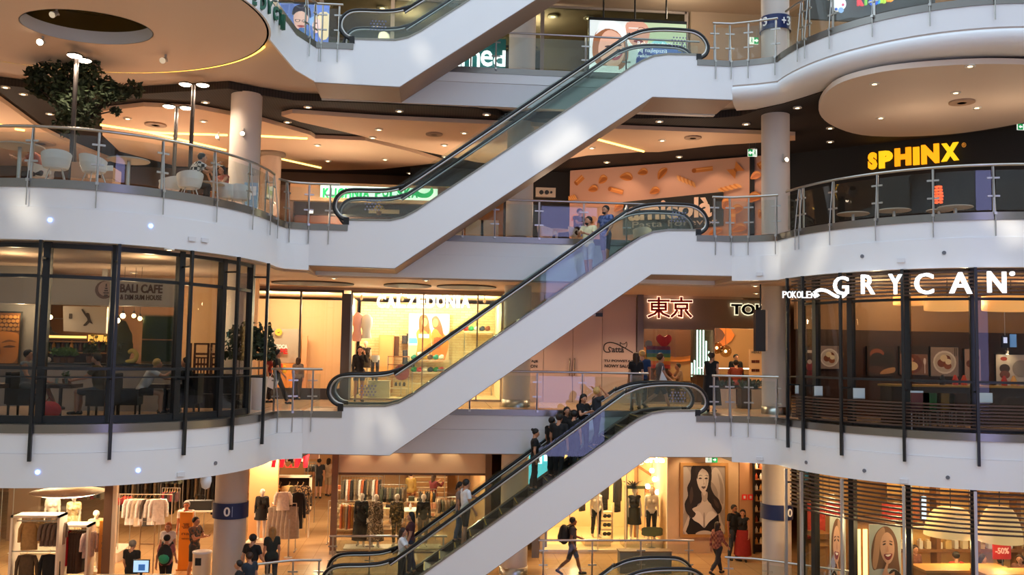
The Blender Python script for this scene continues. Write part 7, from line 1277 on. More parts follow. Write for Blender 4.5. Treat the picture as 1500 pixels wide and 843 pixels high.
a = g2(101, 22.6); b = g2(163, 22.6); t = thing('counter_block', 'stepped beige panelled counter block on the terrace', 'counter', (a.x, 22.6, z2)); W_ = b.x-a.x
for i in range(3): MB().b2((W_*i/3+.005, 0, .0), (W_*(i+1)/3-.005, .6, .62)).build('panel', mat('#c9a685', .6), t)
MB().b2((0, .02, .63), (W_*.4, .6, 1.0)).b2((W_*.72, .02, .63), (W_, .6, .9)).build('upper_block', mat('#bd9a7a', .6), t)
t = thing('long_bench', 'long low dark bench behind the terrace tables', 'bench', g2(200, 25.2)); MB().b2((-1.6, -.2, .42), (1.4, .2, .48)).build('seat', mat('#6b5a4c', .6), t)
for x in (-1.4, 1.2): MB().b2((x-.04, -.15, 0), (x+.04, .15, .42)).build('leg', DARK, t)
p = g2(366, 25.2); t = thing('info_stand', 'small blue white information stand at the end of the terrace', 'stand', p); MB().b2((-.18, -.02, .1), (.18, .02, 1.1)).build('board', mat('#8fb4d6', .5), t); MB().b2((-.14, -.03, .75), (.14, -.02, 1.0)).build('picture', mat('#e6eef4', .5), t); MB().b2((-.2, -.15, 0), (.2, .15, .1)).build('base', DARK, t)
p = g2(300, 22.9); o = MB().box((0, 0, .04), (.2, .14, .08)).box((.05, .0, .1), (.1, .12, .06), .4).build('paper_bag', mat('#f4f2ec', .6)); o.location = (p.x, p.y, z2); tag(o, 'crumpled white paper bag on the terrace floor by the railing', 'bag')
def lamp_post(x, ytop, Y, label, heads):
    p = g2(x, Y); zt_ = PY(x, ytop, Y).z-z2; t = thing('lamp_post', label, 'lamp', p); m_ = mat('#3a3432', .5)
    MB().tube([(0, 0, 0), (0, 0, zt_)], .055, 10).build('pole', m_, t); MB().lathe([(.16, 0), (.16, .03), (.07, .06)], n=18).build('base', m_, t)
    for hx_, hy, k in heads:
        h = MB().tube([(0, 0, zt_-.05), (hx_, hy, zt_+.0)], .025, 6).lathe([(.06, .06), (.17, .02), (.19, -.02)], (hx_, hy, zt_), 18).build('lamp_head', m_, t); MB().lathe([(.02, -.075), (.12, -.05), (.17, -.018)], (hx_, hy, zt_), 18).build('lens', mat('#ffe2c4', .5, 0, 22), h)
        light('SPOT', (p.x+hx_, Y+hy-.02, z2+zt_-.12), k*2.3, (1, .8, .6), .08, to=(p.x+hx_, Y+hy-.02, z2), cone=150)
lamp_post(101, 84, 23.0, 'nearest dark lamp post of the terrace, in front of the tree', ((.02, -.2, 90), (.12, .15, 50))); lamp_post(275, 123, 25.4, 'tallest looking dark lamp post with two heads left of the column', ((-.22, 0, 80), (.24, 0, 80))); lamp_post(251, 156, 26.7, 'farther dark lamp post with two heads behind the other', ((-.2, -.05, 80), (.24, .05, 80)))
spotlight((PY(356, 198, 25.9).x, 25.95, PY(356, 198, 25.9).z), (PY(356, 198, 25.9).x+.02, 25.0, PY(356, 198, 25.9).z+.12), 'lit spotlight clamped on the terrace column', s=.75); spotlight((PY(320, 204, 27).x, 27, PY(320, 204, 27).z), (PY(300, 215, 26).x, 26, 13.0), 'small spotlight left of the terrace column', s=.6)
p = PY(1149, 235, 25.7); spotlight((p.x, 25.78, p.z), (p.x+.3, 24.8, p.z+.05), 'spotlight clamped on the right column beside the pasta wall', s=.75)
p = PY(240, 64, 23.0); spotlight((p.x, 23.2, 13.78), (p.x-.1, 22.2, 13.3), 'grey spotlight under the round white ceiling disc', False, s=1.0); p = PY(57, 60, 22.0); spotlight((p.x, 22.2, 13.78), (p.x+.05, 21.4, 13.4), 'lit spotlight under the round white ceiling disc above the tree', s=.95); p = PY(80, 18, 20.6); spotlight((p.x, 20.7, 13.95), (p.x-.1, 20.2, 13.6), 'grey spotlight at the edge of the oval ceiling opening', False, s=.9)
# tree
p = g2(104, 24.2); t = thing('indoor_tree', 'dark green leafy indoor tree behind the lamp post', 'tree', p); MB().tube(smooth([(0, 0, 0), (.03, 0, 1.0), (-.05, .05, 1.8), (0, .02, 2.6)], 4, False), .07, 8).build('trunk', mat('#2c1e14', .8), t); MB().lathe([(.32, 0), (.4, .55), (.42, .6), (.36, .6)], n=20).build('pot', mat('#4a4038', .6), t)
lf = MB(); cl = [(60, 118, .42), (45, 105, .2), (64, 85, .2), (82, 118, .45), (98, 105, .42), (120, 100, .4), (135, 110, .38), (110, 135, .55), (140, 140, .45), (165, 138, .3), (198, 132, .24), (180, 140, .25), (115, 165, .42), (130, 170, .35), (95, 150, .4), (105, 185, .35), (150, 125, .3), (168, 162, .12), (55, 128, .25)]
for x, y, r in cl:
    c = PY(x, y, 24.2)-p; c.y = random.uniform(-.35, .35)
    for i in range(int(520*r)):
        d = Vector((random.gauss(0, 1), random.gauss(0, 1), random.gauss(0, 1))).normalized()*r*random.uniform(.3, 1)**.6; q = c+d; u = Vector((random.gauss(0, 1), random.gauss(0, 1), random.gauss(0, .7))).normalized()*.085; v = u.orthogonal().normalized()*.04
        lf.add([q-u, q+v, q+u, q-v], [(0, 1, 2, 3)])
br = MB()
for x, y, r in cl: c = PY(x, y, 24.2)-p; br.tube([(0, .02, 2.2), (c.x*.5, 0, (2.2+c.z)/2+.1), tuple(c)], .02, 5)
br.build('branch', mat('#2c1e14', .8), t)
cr_ = lf.build('crown', mat('#27351a', .7, noise=.5, scale=6), t)
# tables and seats seen under the second escalator, right restaurant
for i, (x, lb) in enumerate(((666, 'leftmost cream armchair below the second escalator'), (694, 'middle cream armchair below the second escalator'), (716, 'right cream armchair below the second escalator'))):
    p = g2(x, 29.2); t = thing('cream_armchair', lb, 'chair', p); MB().b2((-.28, -.25, .3), (.28, .25, .44)).build('seat', mat('#d9bd98', .7), t); MB().b2((-.28, -.3, .1), (.28, -.22, .82)).build('backrest', mat('#d9bd98', .7), t)
    for sx in (1, -1):
        for sy in (1, -1): MB().b2((sx*.24-.02, sy*.2-.02, 0), (sx*.24+.02, sy*.2+.02, .3)).build('leg', DKWOOD, t)
struct(bx('wall_restaurant', mat('#a8733f', .7), (PY(640, 330, 31).x, 31, z2), (PY(737, 330, 31).x, 31.2, 12.2)))
p = g2(800, 34.8); t = thing('sound_box', 'pale wall box with three dark dials on the dark wall', 'fitting', (0, 0, 0)); pxbox('panel', mat('#b3a08c', .6, 0, .1), 785, 275, 814, 288.5, 35.42, .18, t)
for x, r in ((793, .09), (801, .09), (807.5, .05)): a = PY(x, 282, 35.39); MB().tube([(a.x, 35.41, a.z), (a.x, 35.36, a.z)], r*.95, 14).build('dial', DARK, t)
for i, (x, Y, lb) in enumerate(((815, 30.2, 'white table behind the second floor railing left of the two men'), (965, 30.0, 'table behind the top of the second escalator'))): bar_table(g2(x, Y), lb, .45, .75)
shell_chair(g2(800, 29.9), PI/2, 'white chair at the table behind the second floor railing'); shell_chair(g2(940, 29.8), PI, 'pale chair behind the head of the second escalator')
for i, (x, Y) in enumerate(((1310, 24.2), (1400, 23.4), (1250, 25.0))): bar_table(g2(x, Y), ['dark restaurant table left of the middle', 'dark restaurant table below the N of the yellow sign', 'dark restaurant table near the curved railing start'][i], .45, .75)
p = PY(1375, 288, 25.2); t = thing('striped_lamp', 'orange glowing ribbed lamp behind the dark railing glass', 'lamp', p)
for i in range(6): MB().lathe([(.13-.01*abs(i-2), .09*i-.2), (.13-.01*abs(i-2), .09*i-.15)], n=14).build('glow_ring', mat('#e0562a', .5, 0, 1.6), t)
MB().tube([(0, 0, -.4), (0, 0, .35)], .03, 6).build('stem', DARK, t); bar_table((p.x, 25.2, z2), 'small dark table under the ribbed orange lamp', .35, max(.4, p.z-.4-z2))
for x, y, z, pw in ((-14, 30, 12.9, 150), (-9, 31, 12.9, 170), (-3.4, 32, 12.8, 170), (1, 31.5, 12.8, 150), (4.5, 31.5, 12.9, 120), (8.2, 29.0, 13.0, 80)): light('POINT', (x, y, z-1.2), pw*1.0, (1, .76, .54), .15)  # extra points added without fixtures to warm the ceiling
for x in (920, 985, 1050, 1100): p = PV(x, 240, PA, PB); light('SPOT', (p.x+nP.x*1.2, p.y+nP.y*1.2, 13.6), 42, (1, .70, .46), .05, to=(p.x, p.y, 12.0), cone=80)
for x, y in ((13.4, 24.2), (15.5, 23.0)): light('POINT', (x, y, 12.2), 35, (1, .74, .5), .12)
# ---------------------------------------------------------------- third floor
z3 = 15.0; Yw = 31.0
struct(bx('wall_third', mat('#a8937d', .75), (PY(1012, 50, Yw).x, Yw, z3), (24, Yw+.2, 18.75))); struct(bx('wall_third_back', mat('#8f846e', .8), (-20, 34.5, z3), (9, 34.7, 18.75)))
t = shopfront(PY(470, 50, Yw).x, PY(1005, 50, Yw).x, Yw, z3, 18.7, (2.4, 4.95, 7.55), 'tall frosted glass front of the third floor with ceiling lamps behind', mat('#9b9088', .5), glass('#c9cfc4', .8), .13)
bx('dark_band', mat('#3b352e', .5), (0.05, -.03, 2.15), (7.4, -.01, 2.22), t); bx('frosted_film', mat('#a9ada0', .6), (.1, .02, .05), (7.5, .04, 2.1), t)
t = thing('med_sign', 'dark teal shop sign with glowing white letters cut by the escalator', 'sign', (0, 0, 0)); Ym = 29.6
pxbox('panel', mat('#0f5a58', .5, 0, .25), 640, 55, 741, 98, Ym, .1, t); sgn_letters('e-med', 646, 74, 740, 97, Ym-.08, mat('#f2ffff', .5, 0, 1.8), t, bold=.008, depth=.05, gap=.06, flat=False)
t = thing('portrait_screen', 'large lit advertising screen with a laughing woman and an older man with glasses', 'screen', (0, 0, 0)); Yp_ = 28.9
pxbox('housing', DARK, 862, 28, 1006, 106, Yp_, .15, t)
art_px('display', 863, 29, 1005, 105, Yp_-.005, [('#dfeae8', rect(0, 0, 1, 1)), ('#b9cfa8', rect(.55, .55, 1, 1)), ('#eef6f4', smooth([(.1, .95), (.25, 1), (.45, .7), (.42, .55), (.2, .72), (.08, .5)], 3)), ('#9a6440', smooth([(.03, .35), (.06, .75), (.2, .92), (.36, .75), (.4, .3), (.3, .05), (.1, .12)], 3)), ('#e3b096', smooth([(.09, .4), (.13, .72), (.22, .82), (.33, .68), (.36, .36), (.28, .12), (.16, .16)], 3)), ('#f0f4f2', smooth([(.06, .72), (.18, .98), (.34, .86), (.44, .55), (.36, .62), (.28, .8), (.16, .84)], 3)),
  ('#4a2c22', el(.19, .5, .035, .02, .3)), ('#4a2c22', el(.3, .53, .03, .02, .2)), ('#b03a48', smooth([(.2, .32), (.27, .34), (.34, .38), (.3, .26), (.24, .24)], 3)), ('#f6f0ec', smooth([(.22, .32), (.27, .335), (.32, .36), (.27, .3)], 3)),
  ('#d9a189', smooth([(.38, .98), (.55, 1), (.62, .8), (.56, .5), (.44, .55), (.38, .75)], 3)), ('#5a3a34', el(.53, .85, .04, .05)), ('#e6b8a2', el(.53, .85, .032, .04)), ('#e8e2da', rect(.4, .86, .5, .885)), ('#7a3a3a', el(.5, .62, .05, .03)),
  ('#2a3f8f', smooth([(.52, 0), (.5, .4), (.62, .5), (.85, .46), (1, .5), (1, 0)], 3)), ('#5a78c8', smooth([(.62, .42), (.75, .6), (.9, .55), (.95, .4), (.8, .36)], 3)), ('#8fd4d8', smooth([(.62, .55), (.7, .68), (.8, .6), (.72, .5)], 3)), ('#e9f2f0', rect(0, 0, .3, .12))], t, emit=.85)
WT = mat('#ffffff', .5, 0, 1.2); text_px('są najlepszą', 934, 70, 977, 77.5, Yp_-.06, WT, 'lettering', t, bold=.0, depth=.004); text_px('reklamą', 934, 79, 962, 85, Yp_-.06, WT, 'lettering', t, bold=.0, depth=.004); text_px('Rekomendacje', 934, 60.5, 985, 67.5, Yp_-.06, WT, 'lettering', t, bold=.0, depth=.004)
for x in (884, 930, 976): a = PY(x, 28, Yp_+.07); MB().tube([(a.x, Yp_+.07, a.z), (a.x, Yp_+.07, 18.75)], .03, 6).build('hanger_rod', DARK, t)
downlights([(863, 7), (936, 10), (560, 18), (480, 10), (810, 28)], 18.7, 'round ceiling lamp behind the third floor glass front', 'third floor ceiling lamps', e=9, r=.16, Yv=32)
t = thing('family_screen', 'large blue lit screen with three smiling faces behind the third floor railing', 'screen', (0, 0, 0)); Yf = 27.2
pxbox('housing', DARK, 399, 3, 482, 62, Yf, .12, t)
art_px('display', 400, 4, 481, 62, Yf-.005, [('#5f78b8', rect(0, 0, 1, 1)), ('#8fb0dc', smooth([(.6, .5), (.75, .75), (1, .8), (1, .4)], 2)), ('#c9d8ec', smooth([(0, .7), (.1, .86), (.22, .7), (.2, .5), (0, .5)], 3)), ('#e0b3a8', smooth([(.02, .62), (.1, .76), (.2, .62), (.18, .3), (.05, .25)], 3)), ('#2c2a38', smooth([(.33, .7), (.36, .92), (.52, 1), (.64, .9), (.66, .66), (.5, .82)], 3)), ('#dcae9c', smooth([(.36, .72), (.5, .82), (.62, .68), (.58, .42), (.48, .34), (.38, .45)], 3)),
  ('#2a2c38', rect(.38, .58, .48, .6)), ('#2a2c38', el(.43, .57, .045, .035)), ('#2a2c38', el(.55, .57, .045, .035)), ('#dcae9c', el(.43, .57, .035, .026)), ('#dcae9c', el(.55, .57, .035, .026)), ('#a04a4a', smooth([(.42, .44), (.5, .46), (.57, .44), (.5, .4)], 3)), ('#cfdcf0', smooth([(.25, .3), (.4, .4), (.45, .2), (.36, .02), (.25, .1)], 3)), ('#4a6a9c', smooth([(.44, .35), (.58, .38), (.7, .2), (.66, 0), (.4, 0)], 3)), ('#dfc79a', smooth([(.74, .62), (.84, .8), (1, .76), (1, .2), (.86, .12), (.8, .4)], 3)), ('#e6bdb0', smooth([(.7, .48), (.76, .62), (.84, .6), (.84, .34), (.74, .28)], 3)), ('#d8ac9a', smooth([(.0, .2), (.2, .3), (.34, .16), (.3, .02), (0, .02)], 3)), ('#a04a54', el(.74, .4, .03, .014)), ('#3a2c30', el(.77, .52, .02, .012))], t, emit=.8)
t = thing('medical_letters', 'dark green standing letters along the curved third floor edge', 'sign', (0, 0, 0)); GRN = mat('#1d5a40', .4)
for c, x0, x1, y0, y1 in (('M', 345, 356, -22, 0), ('E', 366, 374, -12, 9), ('D', 378, 387, -5, 16), ('Y', 389, 395, 2, 21), ('C', 397, 403, 10, 30), ('Z', 405, 408, 15, 37), ('N', 410, 413, 22, 44)):
    p, dd = at_s(PATHL3, s_at_px(PATHL3, 15.4, min((x0+x1)/2, 399.5)), s3); k = p[1]+.12 if x0 < 400 else 22.4; a = PY((x0+x1)/2, y1, k); b = PY((x0+x1)/2, y0, k); w_ = (PY(x1, y1, k)-PY(x0, y1, k)).length*(1.2 if x0 < 388 else 1.6); an = {345: .25, 366: .45, 378: .6, 389: .8, 397: .95, 405: 1.1, 410: 1.2}[x0]
    text_on(c, a+Vector((-w_*math.cos(an)/2, -w_*math.sin(an)/2, 0)), (math.cos(an), math.sin(an), 0), (0, 0, 1), w_, b.z-a.z, GRN, 'letter', t, bold=.05, depth=.1)
t = thing('toy_world_sign', 'grey sign board with a cartoonless white ball and colourful letters on the third floor', 'sign', (0, 0, 0)); Yt = 24.6
t['label'] = 'dark grey sign board with a white ball and colourful letters on the third floor'
pxbox('board', mat('#4a4744', .6), 1180, -30, 1370, 32, Yt+.2, .1, t); p = PY(1231, 4, Yt); MB().tube([(p.x, Yt+.18, p.z), (p.x, Yt+.06, p.z)], .2, 24).build('white_ball', mat('#f4f4f6', .5, 0, .6), t)
for x, y, r, c in ((1226, 12.5, .05, '#2a55b8'), (1236, 6, .045, '#e0507a'), (1233, 14, .1, '#8fb4e4')): p = PY(x, y, Yt); MB().tube([(p.x, Yt+.06, p.z), (p.x, Yt+.04-.01*r, p.z)], r*.8, 14).build('ball_spot', mat(c, .5, 0, .5), t)
for c, x0, x1, y0, y1, cc in (('k', 1255, 1264, -12, 9, '#e02a3a'), ('r', 1266, 1272, -6, 8, '#7ac03a'), ('a', 1273, 1284, -8, 8, '#2a5ad8'), ('i', 1285.5, 1287.5, -12, 6, '#40b0c8'), ('n', 1288, 1296, -9, 5, '#b4d83a'), ('a', 1297, 1307, -11, 3, '#f09a2a')): text_px(c, x0, y0, x1, y1, Yt+.1, mat(cc, .5, 0, .9), 'letter', t, bold=.05, depth=.08)
for x, y, z, pw in ((-9, 29, 18, 130), (-2, 29, 18, 130), (3.5, 32.5, 18.2, 120), (8, 29, 18, 130), (15, 28, 18, 130), (-1, 32.5, 18.2, 90)): light('POINT', (x, y, z), pw, (1, .82, .58), .2)
# escalator safety stickers and fascia fittings
for e_ in ESC:
    for (cx, cz) in ((6.75, 5.5), (-1.7, .56)):
        mb = MB()
        for i in range(5):
            for j in range(4): mb.tube([(cx+(i-2)*.09+(j%2)*.045, 25.018, cz+(j-1.5)*.08), (cx+(i-2)*.09+(j%2)*.045, 25.012, cz+(j-1.5)*.08)], .024, 8)
        mb.build('dot_sticker', mat('#6f7692', .5), e_)['kind'] = 'stuff'
def on_fascia(path, z, px, label, cat, grp, mk):
    p, d = at_s(path, s_at_px(path, z, px), arc(path)); o = mk(); o.location = (p[0]+d[1]*.04, p[1]-d[0]*.04, z); o.rotation_euler = (0, 0, math.atan2(d[1], d[0])); return tag(o, label, cat, grp)
def lens_(lit): return lambda: MB().tube([(0, .02, 0), (0, -.02, 0)], .045, 12).build('fascia_light', mat('#7aa0ff' if lit else '#6c6f78', .4, 0, 5 if lit else 0))
def box_(): return MB().b2((-.09, -.035, -.045), (.09, .01, .045)).b2((-.08, -.04, -.05), (.08, -.03, -.03)).build('junction_box', WHITE2)
def zof(path, px, py): p, d = at_s(path, s_at_px(path, 7, px), arc(path)); return PY(px, py, p[1]).z
for path, px, py, lit, lb in ((PATHL, 74, 323, 1, 'left blue lit fascia light of the terrace front'), (PATHL, 219, 332, 1, 'right blue lit fascia light of the terrace front'), (PATHL, 57, 692, 1, 'left blue lit fascia light below the cafe'), (PATHL, 201, 690, 1, 'right blue lit fascia light below the cafe'), (PATHL, 313, 680, 0, 'unlit fascia light below the cafe near the dome camera'), (PATHR, 1264, 376, 0, 'left unlit fascia light above the parlour letters'), (PATHR, 1384, 371, 0, 'right unlit fascia light above the parlour letters'), (PATHR, 1183, 678, 0, 'leftmost unlit fascia light over the corner shop'), (PATHR, 1267, 690, 0, 'middle unlit fascia light over the corner shop'), (PATHR, 1389, 700, 0, 'right unlit fascia light over the corner shop')): on_fascia(path, zof(path, px, py), px, lb, 'light', None, lens_(lit))
for path, px, py, lb in ((PATHL, 279, 351, 'left of two small white boxes on the terrace front'), (PATHL, 298, 353, 'right of two small white boxes on the terrace front'), (PATHL, 262, 696, 'small white box below the cafe left of the dome camera'), (PATHR, 1320, 382, 'small white box above the parlour letters'), (PATHR, 1325, 705, 'small white box over the corner shop'), (PATHR, 1113, 402, 'small white box on the fascia right of the second escalator head'), (PATHR, 1114, 672, 'small white box on the fascia above the fire signs')): on_fascia(path, zof(path, px, py), px, lb, 'fitting', None, box_)
# ---------------------------------------------------------------- the people
PP = person
def P0(x, Y): return G0(x, Y, 0)
def P1(x, Y): return G0(x, Y, 5)
def P2(x, Y): return G0(x, Y, 10)
WALK = dict(hip=(22, -16), knee=(8, 28), sh=(-18, 18), elb=(20, 25)); SIT = dict(hip=(86, 84), knee=(86, 84), sh=(35, 38), elb=(55, 50), inn=(20, 20), lean=6)
def seat(x, Y, z, sh=.45, H=1.7): g = G0(x, Y, z); return (g.x, Y, z+sh-.4*H/1.75)
L_, R2 = PI/2, -PI/2                    # facing: 0 towards the viewer, PI/2 to the right, -PI/2 to the left
# ground floor, left
PP('woman in a pink top seen from behind, with a dark and green backpack', P0(241, 26.0), PI+.15, fem=True, top='#b5655f', bottom='#1a191c', hair='dark', style='short', H=1.62, **dict(WALK, ab=(14, 14)))
b = P0(241, 26.0); t = thing('backpack', 'black backpack with a bright green pocket on the back of the woman in pink', 'backpack', (b.x+.03, 25.76, 1.08)); MB().ball((0, 0, 0), (.19, .13, .28), 0, 14, 10).build('body', mat('#17181c', .7), t); MB().ball((0, -.08, -.08), (.14, .09, .14), 0, 14, 8).build('pocket', mat('#1f9a72', .5), t)
for s in (1, -1): MB().tube([(s*.1, .05, .22), (s*.13, .2, .3), (s*.13, .3, .2)], .022, 6).build('strap', mat('#17181c', .7), t)
PP('fair orange haired person in white just beyond the woman in pink', P0(243, 27.4), .1, fem=True, top='#efe6da', bottom='#8a7560', hair='#b9652a', style='bob', H=1.66)
PP('man in a dark patterned shirt and shorts standing left of the white bin', P0(283, 27.6), L_-.4, topmat=pattern('#2b3238', '#6a4a3a', 12, 'noise'), bottom='#3a3d42', legs='knee', hair='dark', H=1.78, sh=(28, 34), elb=(75, 70), inn=(30, 30))
PP('attendant in a white shirt and red tie behind the orange totem', P0(270, 30.0), .1, top='#f1e7db', bottom='#231f22', skin='#b5714e', hair='grey', H=1.85, elb=(30, 30))
b = P0(270, 30.0); o = MB().prism([(-.03, 0), (.03, 0), (.03, .012), (-.03, .012)], 0, .05).add([(-.03, 0, .0), (.03, 0, 0), (.045, 0, -.4), (0, 0, -.46), (-.045, 0, -.4), (-.03, .012, .0), (.03, .012, 0), (.045, .012, -.4), (0, .012, -.46), (-.045, .012, -.4)], [(0, 4, 3, 2, 1), (5, 6, 7, 8, 9), (0, 1, 6, 5), (1, 2, 7, 6), (2, 3, 8, 7), (3, 4, 9, 8), (4, 0, 5, 9)]).build('necktie', mat('#b8242c', .6)); o.location = (b.x-.015, 29.83, 1.52); tag(o, 'red necktie of the attendant behind the orange totem', 'tie')
PP('person at the kiosk with a dark top and short hair, bottom left', P0(190, 24.9), PI-.3, top='#1c1a1b', hair='grey', H=1.66)
PP('man in a black shirt seen from behind right of the 0 column', P0(367, 25.2), PI-.5, top='#151416', bottom='#2c2e36', hair='dark', H=1.8, **WALK)
PP('woman with long blond hair and a dark green top at the ground floor railing', P0(396, 26.4), PI+.4, fem=True, top='#2e352f', bottom='#23252c', hair='blond', style='long', H=1.72)
PP('dark haired person low at the bottom edge below the 0 column', P0(362, 23.6), PI+.9, top='#26303c', hair='brown', H=1.62); PP('person in a dark cap at the bottom edge beside the dark haired one', P0(347, 23.0), R2, top='#1d1f24', hair='black', H=1.56)
# clothes shop
PP('shopper in dark shorts far down the clothes shop aisle', P0(466, 44.0-1.5), PI, top='#232228', bottom='#1c1b1e', legs='knee', H=1.78); PP('shopper in beige far down the clothes shop aisle', P0(480, 43.2), PI-.3, fem=True, top='#c9a98a', bottom='#b59a7a', legs='knee', hair='brown', style='bob')
PP('person in a mustard top at the foot of the shop stairs', P0(601, 38.6), PI-.2, fem=True, top='#9a7836', sleeve='long', botmat=pattern('#6a3a2a', '#a8713a', 10, 'noise'), hair='dark', H=1.72)
PP('woman in a maroon sweater taking a photo before the shop stairs', P0(634, 37.6), PI-.7, fem=True, top='#6e1f25', sleeve='long', bottom='#8a4a3a', legs='short', hair='brown', style='bob', H=1.74, sh=(60, 62), elb=(60, 60), inn=(15, 15))
# riders on the crowded escalator: standing heights follow the steps
def ride(x, off, z0): g = PY(x, 421.5, 25.73); X = g.x; 
def rider(label, px, z0, lane=25.73, rz=L_, **k):
    X = PY(px, 700 if z0 == 0 else 350, lane).x; n = math.floor((X+.9)/.4118); z = .72*(n*.4118-1.95)+1.6; z = min(max(z, .0), 5.0)
    return PP(label, (X, lane, z0+z), rz, **k)
rider('man in a white shirt and dark shorts with one hand on the handrail', 683, 0, 25.5, L_+.35, top='#eef0f2', bottom='#1d2026', legs='knee', hair='dark', H=1.8, sh=(55, 10), elb=(20, 20))
rider('woman with dark hair hidden behind the man in white on the escalator', 674, 0, 26.0, L_, fem=True, top='#8d7d78', bottom='#3f536a', hair='dark', style='tail', H=1.66)
rider('woman in a white shirt at the foot of the escalator', 592, 0, 25.5, L_-.1, fem=True, top='#f0efee', bottom='#191a1e', hair='brown', style='bob', H=1.68, sh=(35, 40), elb=(70, 70), inn=(20, 20))
rider('companion in dark red and navy beside the woman in white on the escalator', 604, 0, 26.0, R2, fem=True, top='#4a2326', bottom='#1d2740', hair='dark', style='long', H=1.72)
rider('woman in black with her hair in a bun looking up', 783, 0, 25.55, L_, fem=True, top='#131315', bottom='#151518', hair='dark', style='bun', H=1.7, nod=14)
for px, lane, rz, lb, k in ((807, 25.95, L_+.6, 'black clad youth turned half to the viewer behind the group on the escalator', dict(H=1.7, hair='dark')), (818, 25.45, L_+1.0, 'broad man in black seen from behind in the middle of the escalator group', dict(H=1.84, hair='dark', wide=1.08)), (829, 25.98, .3, 'woman in black with long dark hair facing the viewer in the escalator group', dict(fem=True, hair='dark', style='long', H=1.7)), (840, 25.45, L_+.9, 'dark haired person in black leaning on the handrail in the escalator group', dict(H=1.62, hair='black', style='curly')), (853, 25.7, .5, 'tallest woman in a black shirt with a white print, long black hair', dict(fem=True, hair='black', style='long', H=1.78, nod=16, sh=(30, 35), elb=(75, 80), inn=(35, 35))), (873, 25.5, L_+.2, 'fair haired person holding the head with both hands at the top of the group', dict(hair='fair', style='curly', H=1.66, sh=(120, 118), elb=(110, 110), ab=(20, 20)))):
    o = rider(lb, px, 0, lane, rz, top='#151517' if px != 873 else '#2c3038', bottom='#1a1b20', **k)
    if px == 853:
        x, y, z = o.location; q = MB().box((0, 0, 0), (.17, .012, .045)).box((0, 0, -.06), (.12, .012, .02)).build('print', mat('#e8e8ea', .7), o); q.location = (0, -.152, 1.27)
PP('man with a black backpack striding past the lingerie shop', P0(838, 28.0), R2+PI, top='#5a4a48', bottom='#4a3c38', legs='knee', hair='dark', H=1.78, skin='#9a5f42', hip=(22, -18), knee=(6, 30), sh=(20, -15), elb=(50, 40))
b = P0(838, 28.0); t = thing('backpack', 'large black backpack on the man walking past the lingerie shop', 'backpack', (b.x-.26, 28.0, 1.2)); MB().ball((0, 0, 0), (.17, .2, .3), 0, 14, 10).build('body', mat('#141316', .7), t); MB().ball((-.1, 0, -.08), (.1, .15, .16), 0, 12, 8).build('pocket', mat('#1d1c20', .7), t)
for s in (1, -1): MB().tube([(.08, s*.1, .22), (.26, s*.12, .3), (.36, s*.12, .15)], .022, 6).build('strap', mat('#141316', .7), t)
PP('woman in a reddish plaid shirt walking by the lower right railing', P0(1051, 28.0), R2+.5+PI, fem=True, topmat=pattern('#a86a55', '#7a3f38', 14, 'checker'), sleeve='long', bottom='#2c2b30', hair='brown', style='bob', H=1.64, **WALK)
PP('bearded man in a black shirt and jeans beside the poster', P0(1075, 29.9), .5, top='#171618', bottom='#39424f', hair='dark', H=1.82, skin='#9a6444', beard=True); PP('woman in a dark top and long red skirt beside the bearded man', P0(1088, 29.8), -.4, fem=True, top='#1c1a1d', sleeve='none', bottom='#9e2a26', legs='maxi', hair='dark', style='long', H=1.68)
# corner shop
for i, (x, y, Y, c, hc_, st, lb) in enumerate(((1402, 818, 23.4, '#c0392b', 'dark', 'bun', 'shopper in a red jacket seated in the corner shop'), (1441, 822, 23.3, '#6a6258', 'dark', 'long', 'shopper in profile just right of the silver post in the corner shop'), (1467, 826, 23.4, '#e0c8a0', 'dark', 'tail', 'dark haired shopper in cream in the corner shop'), (1496, 822, 23.2, '#8a5a4a', 'brown', 'bob', 'shopper at the right picture edge in the corner shop'), (1341, 808, 24.4, '#7a4a3a', 'brown', 'long', 'brown haired shop assistant behind the corner shop counter'))):
    zt_ = PY(x, y-10, Y).z; PP(lb, P0(x, Y), [PI, .9, PI, -.8, .2][i], fem=True, top=c, bottom='#2a2628', hair=hc_, style=st, H=max(1.45, min(1.8, zt_)), sleeve='long')
# first floor
PP('boy in black with a white bag walking past the toy shop', P1(404, 27.9), L_, top='#17161a', bottom='#1b1b20', hair='black', style='curly', H=1.68, **dict(WALK, hip=(26, -26), knee=(6, 34)))
b = P1(398, 27.75); t = thing('carrier_bag', 'flat white bag carried by the boy at the toy shop', 'bag', (b.x, 27.7, 5.62)); MB().box((0, 0, 0), (.3, .06, .3), 0, 0, 0, .4).build('body', WHITE, t); MB().tube([(-.08, 0, .14), (0, 0, .3), (.08, 0, .14)], .01, 5).build('handle', WHITE2, t)
PP('shopper in red hidden behind the boy with the white bag', P1(392, 28.6), L_, fem=True, top='#8a2a26', bottom='#2a2428', hair='dark', H=1.6)
PP('child in a grey top standing inside the toy shop window', P1(435, 30.4), PI, fem=True, top='#7d7066', sleeve='long', bottom='#3a2f2c', hair='brown', style='bob', H=1.38)
PP('woman in black and shorts in front of the bright clothes shop', P1(525, 29.9), .2, fem=True, top='#141214', sleeve='long', bottom='#5b5b62', legs='short', hair='dark', style='long', H=1.78, sh=(60, 5), elb=(120, 10), inn=(20, 0))
PP('woman with long brown hair, black top and light skirt at the escalator head', P1(931, 27.0), PI, fem=True, top='#141316', bottom='#9b8474', legs='skirt', hair='brown', style='long', H=1.72)
PP('person in a blue shirt beside the woman with long brown hair', P1(940, 27.7), PI-.3, top='#24446e', bottom='#3a3a44', hair='fair', H=1.8)
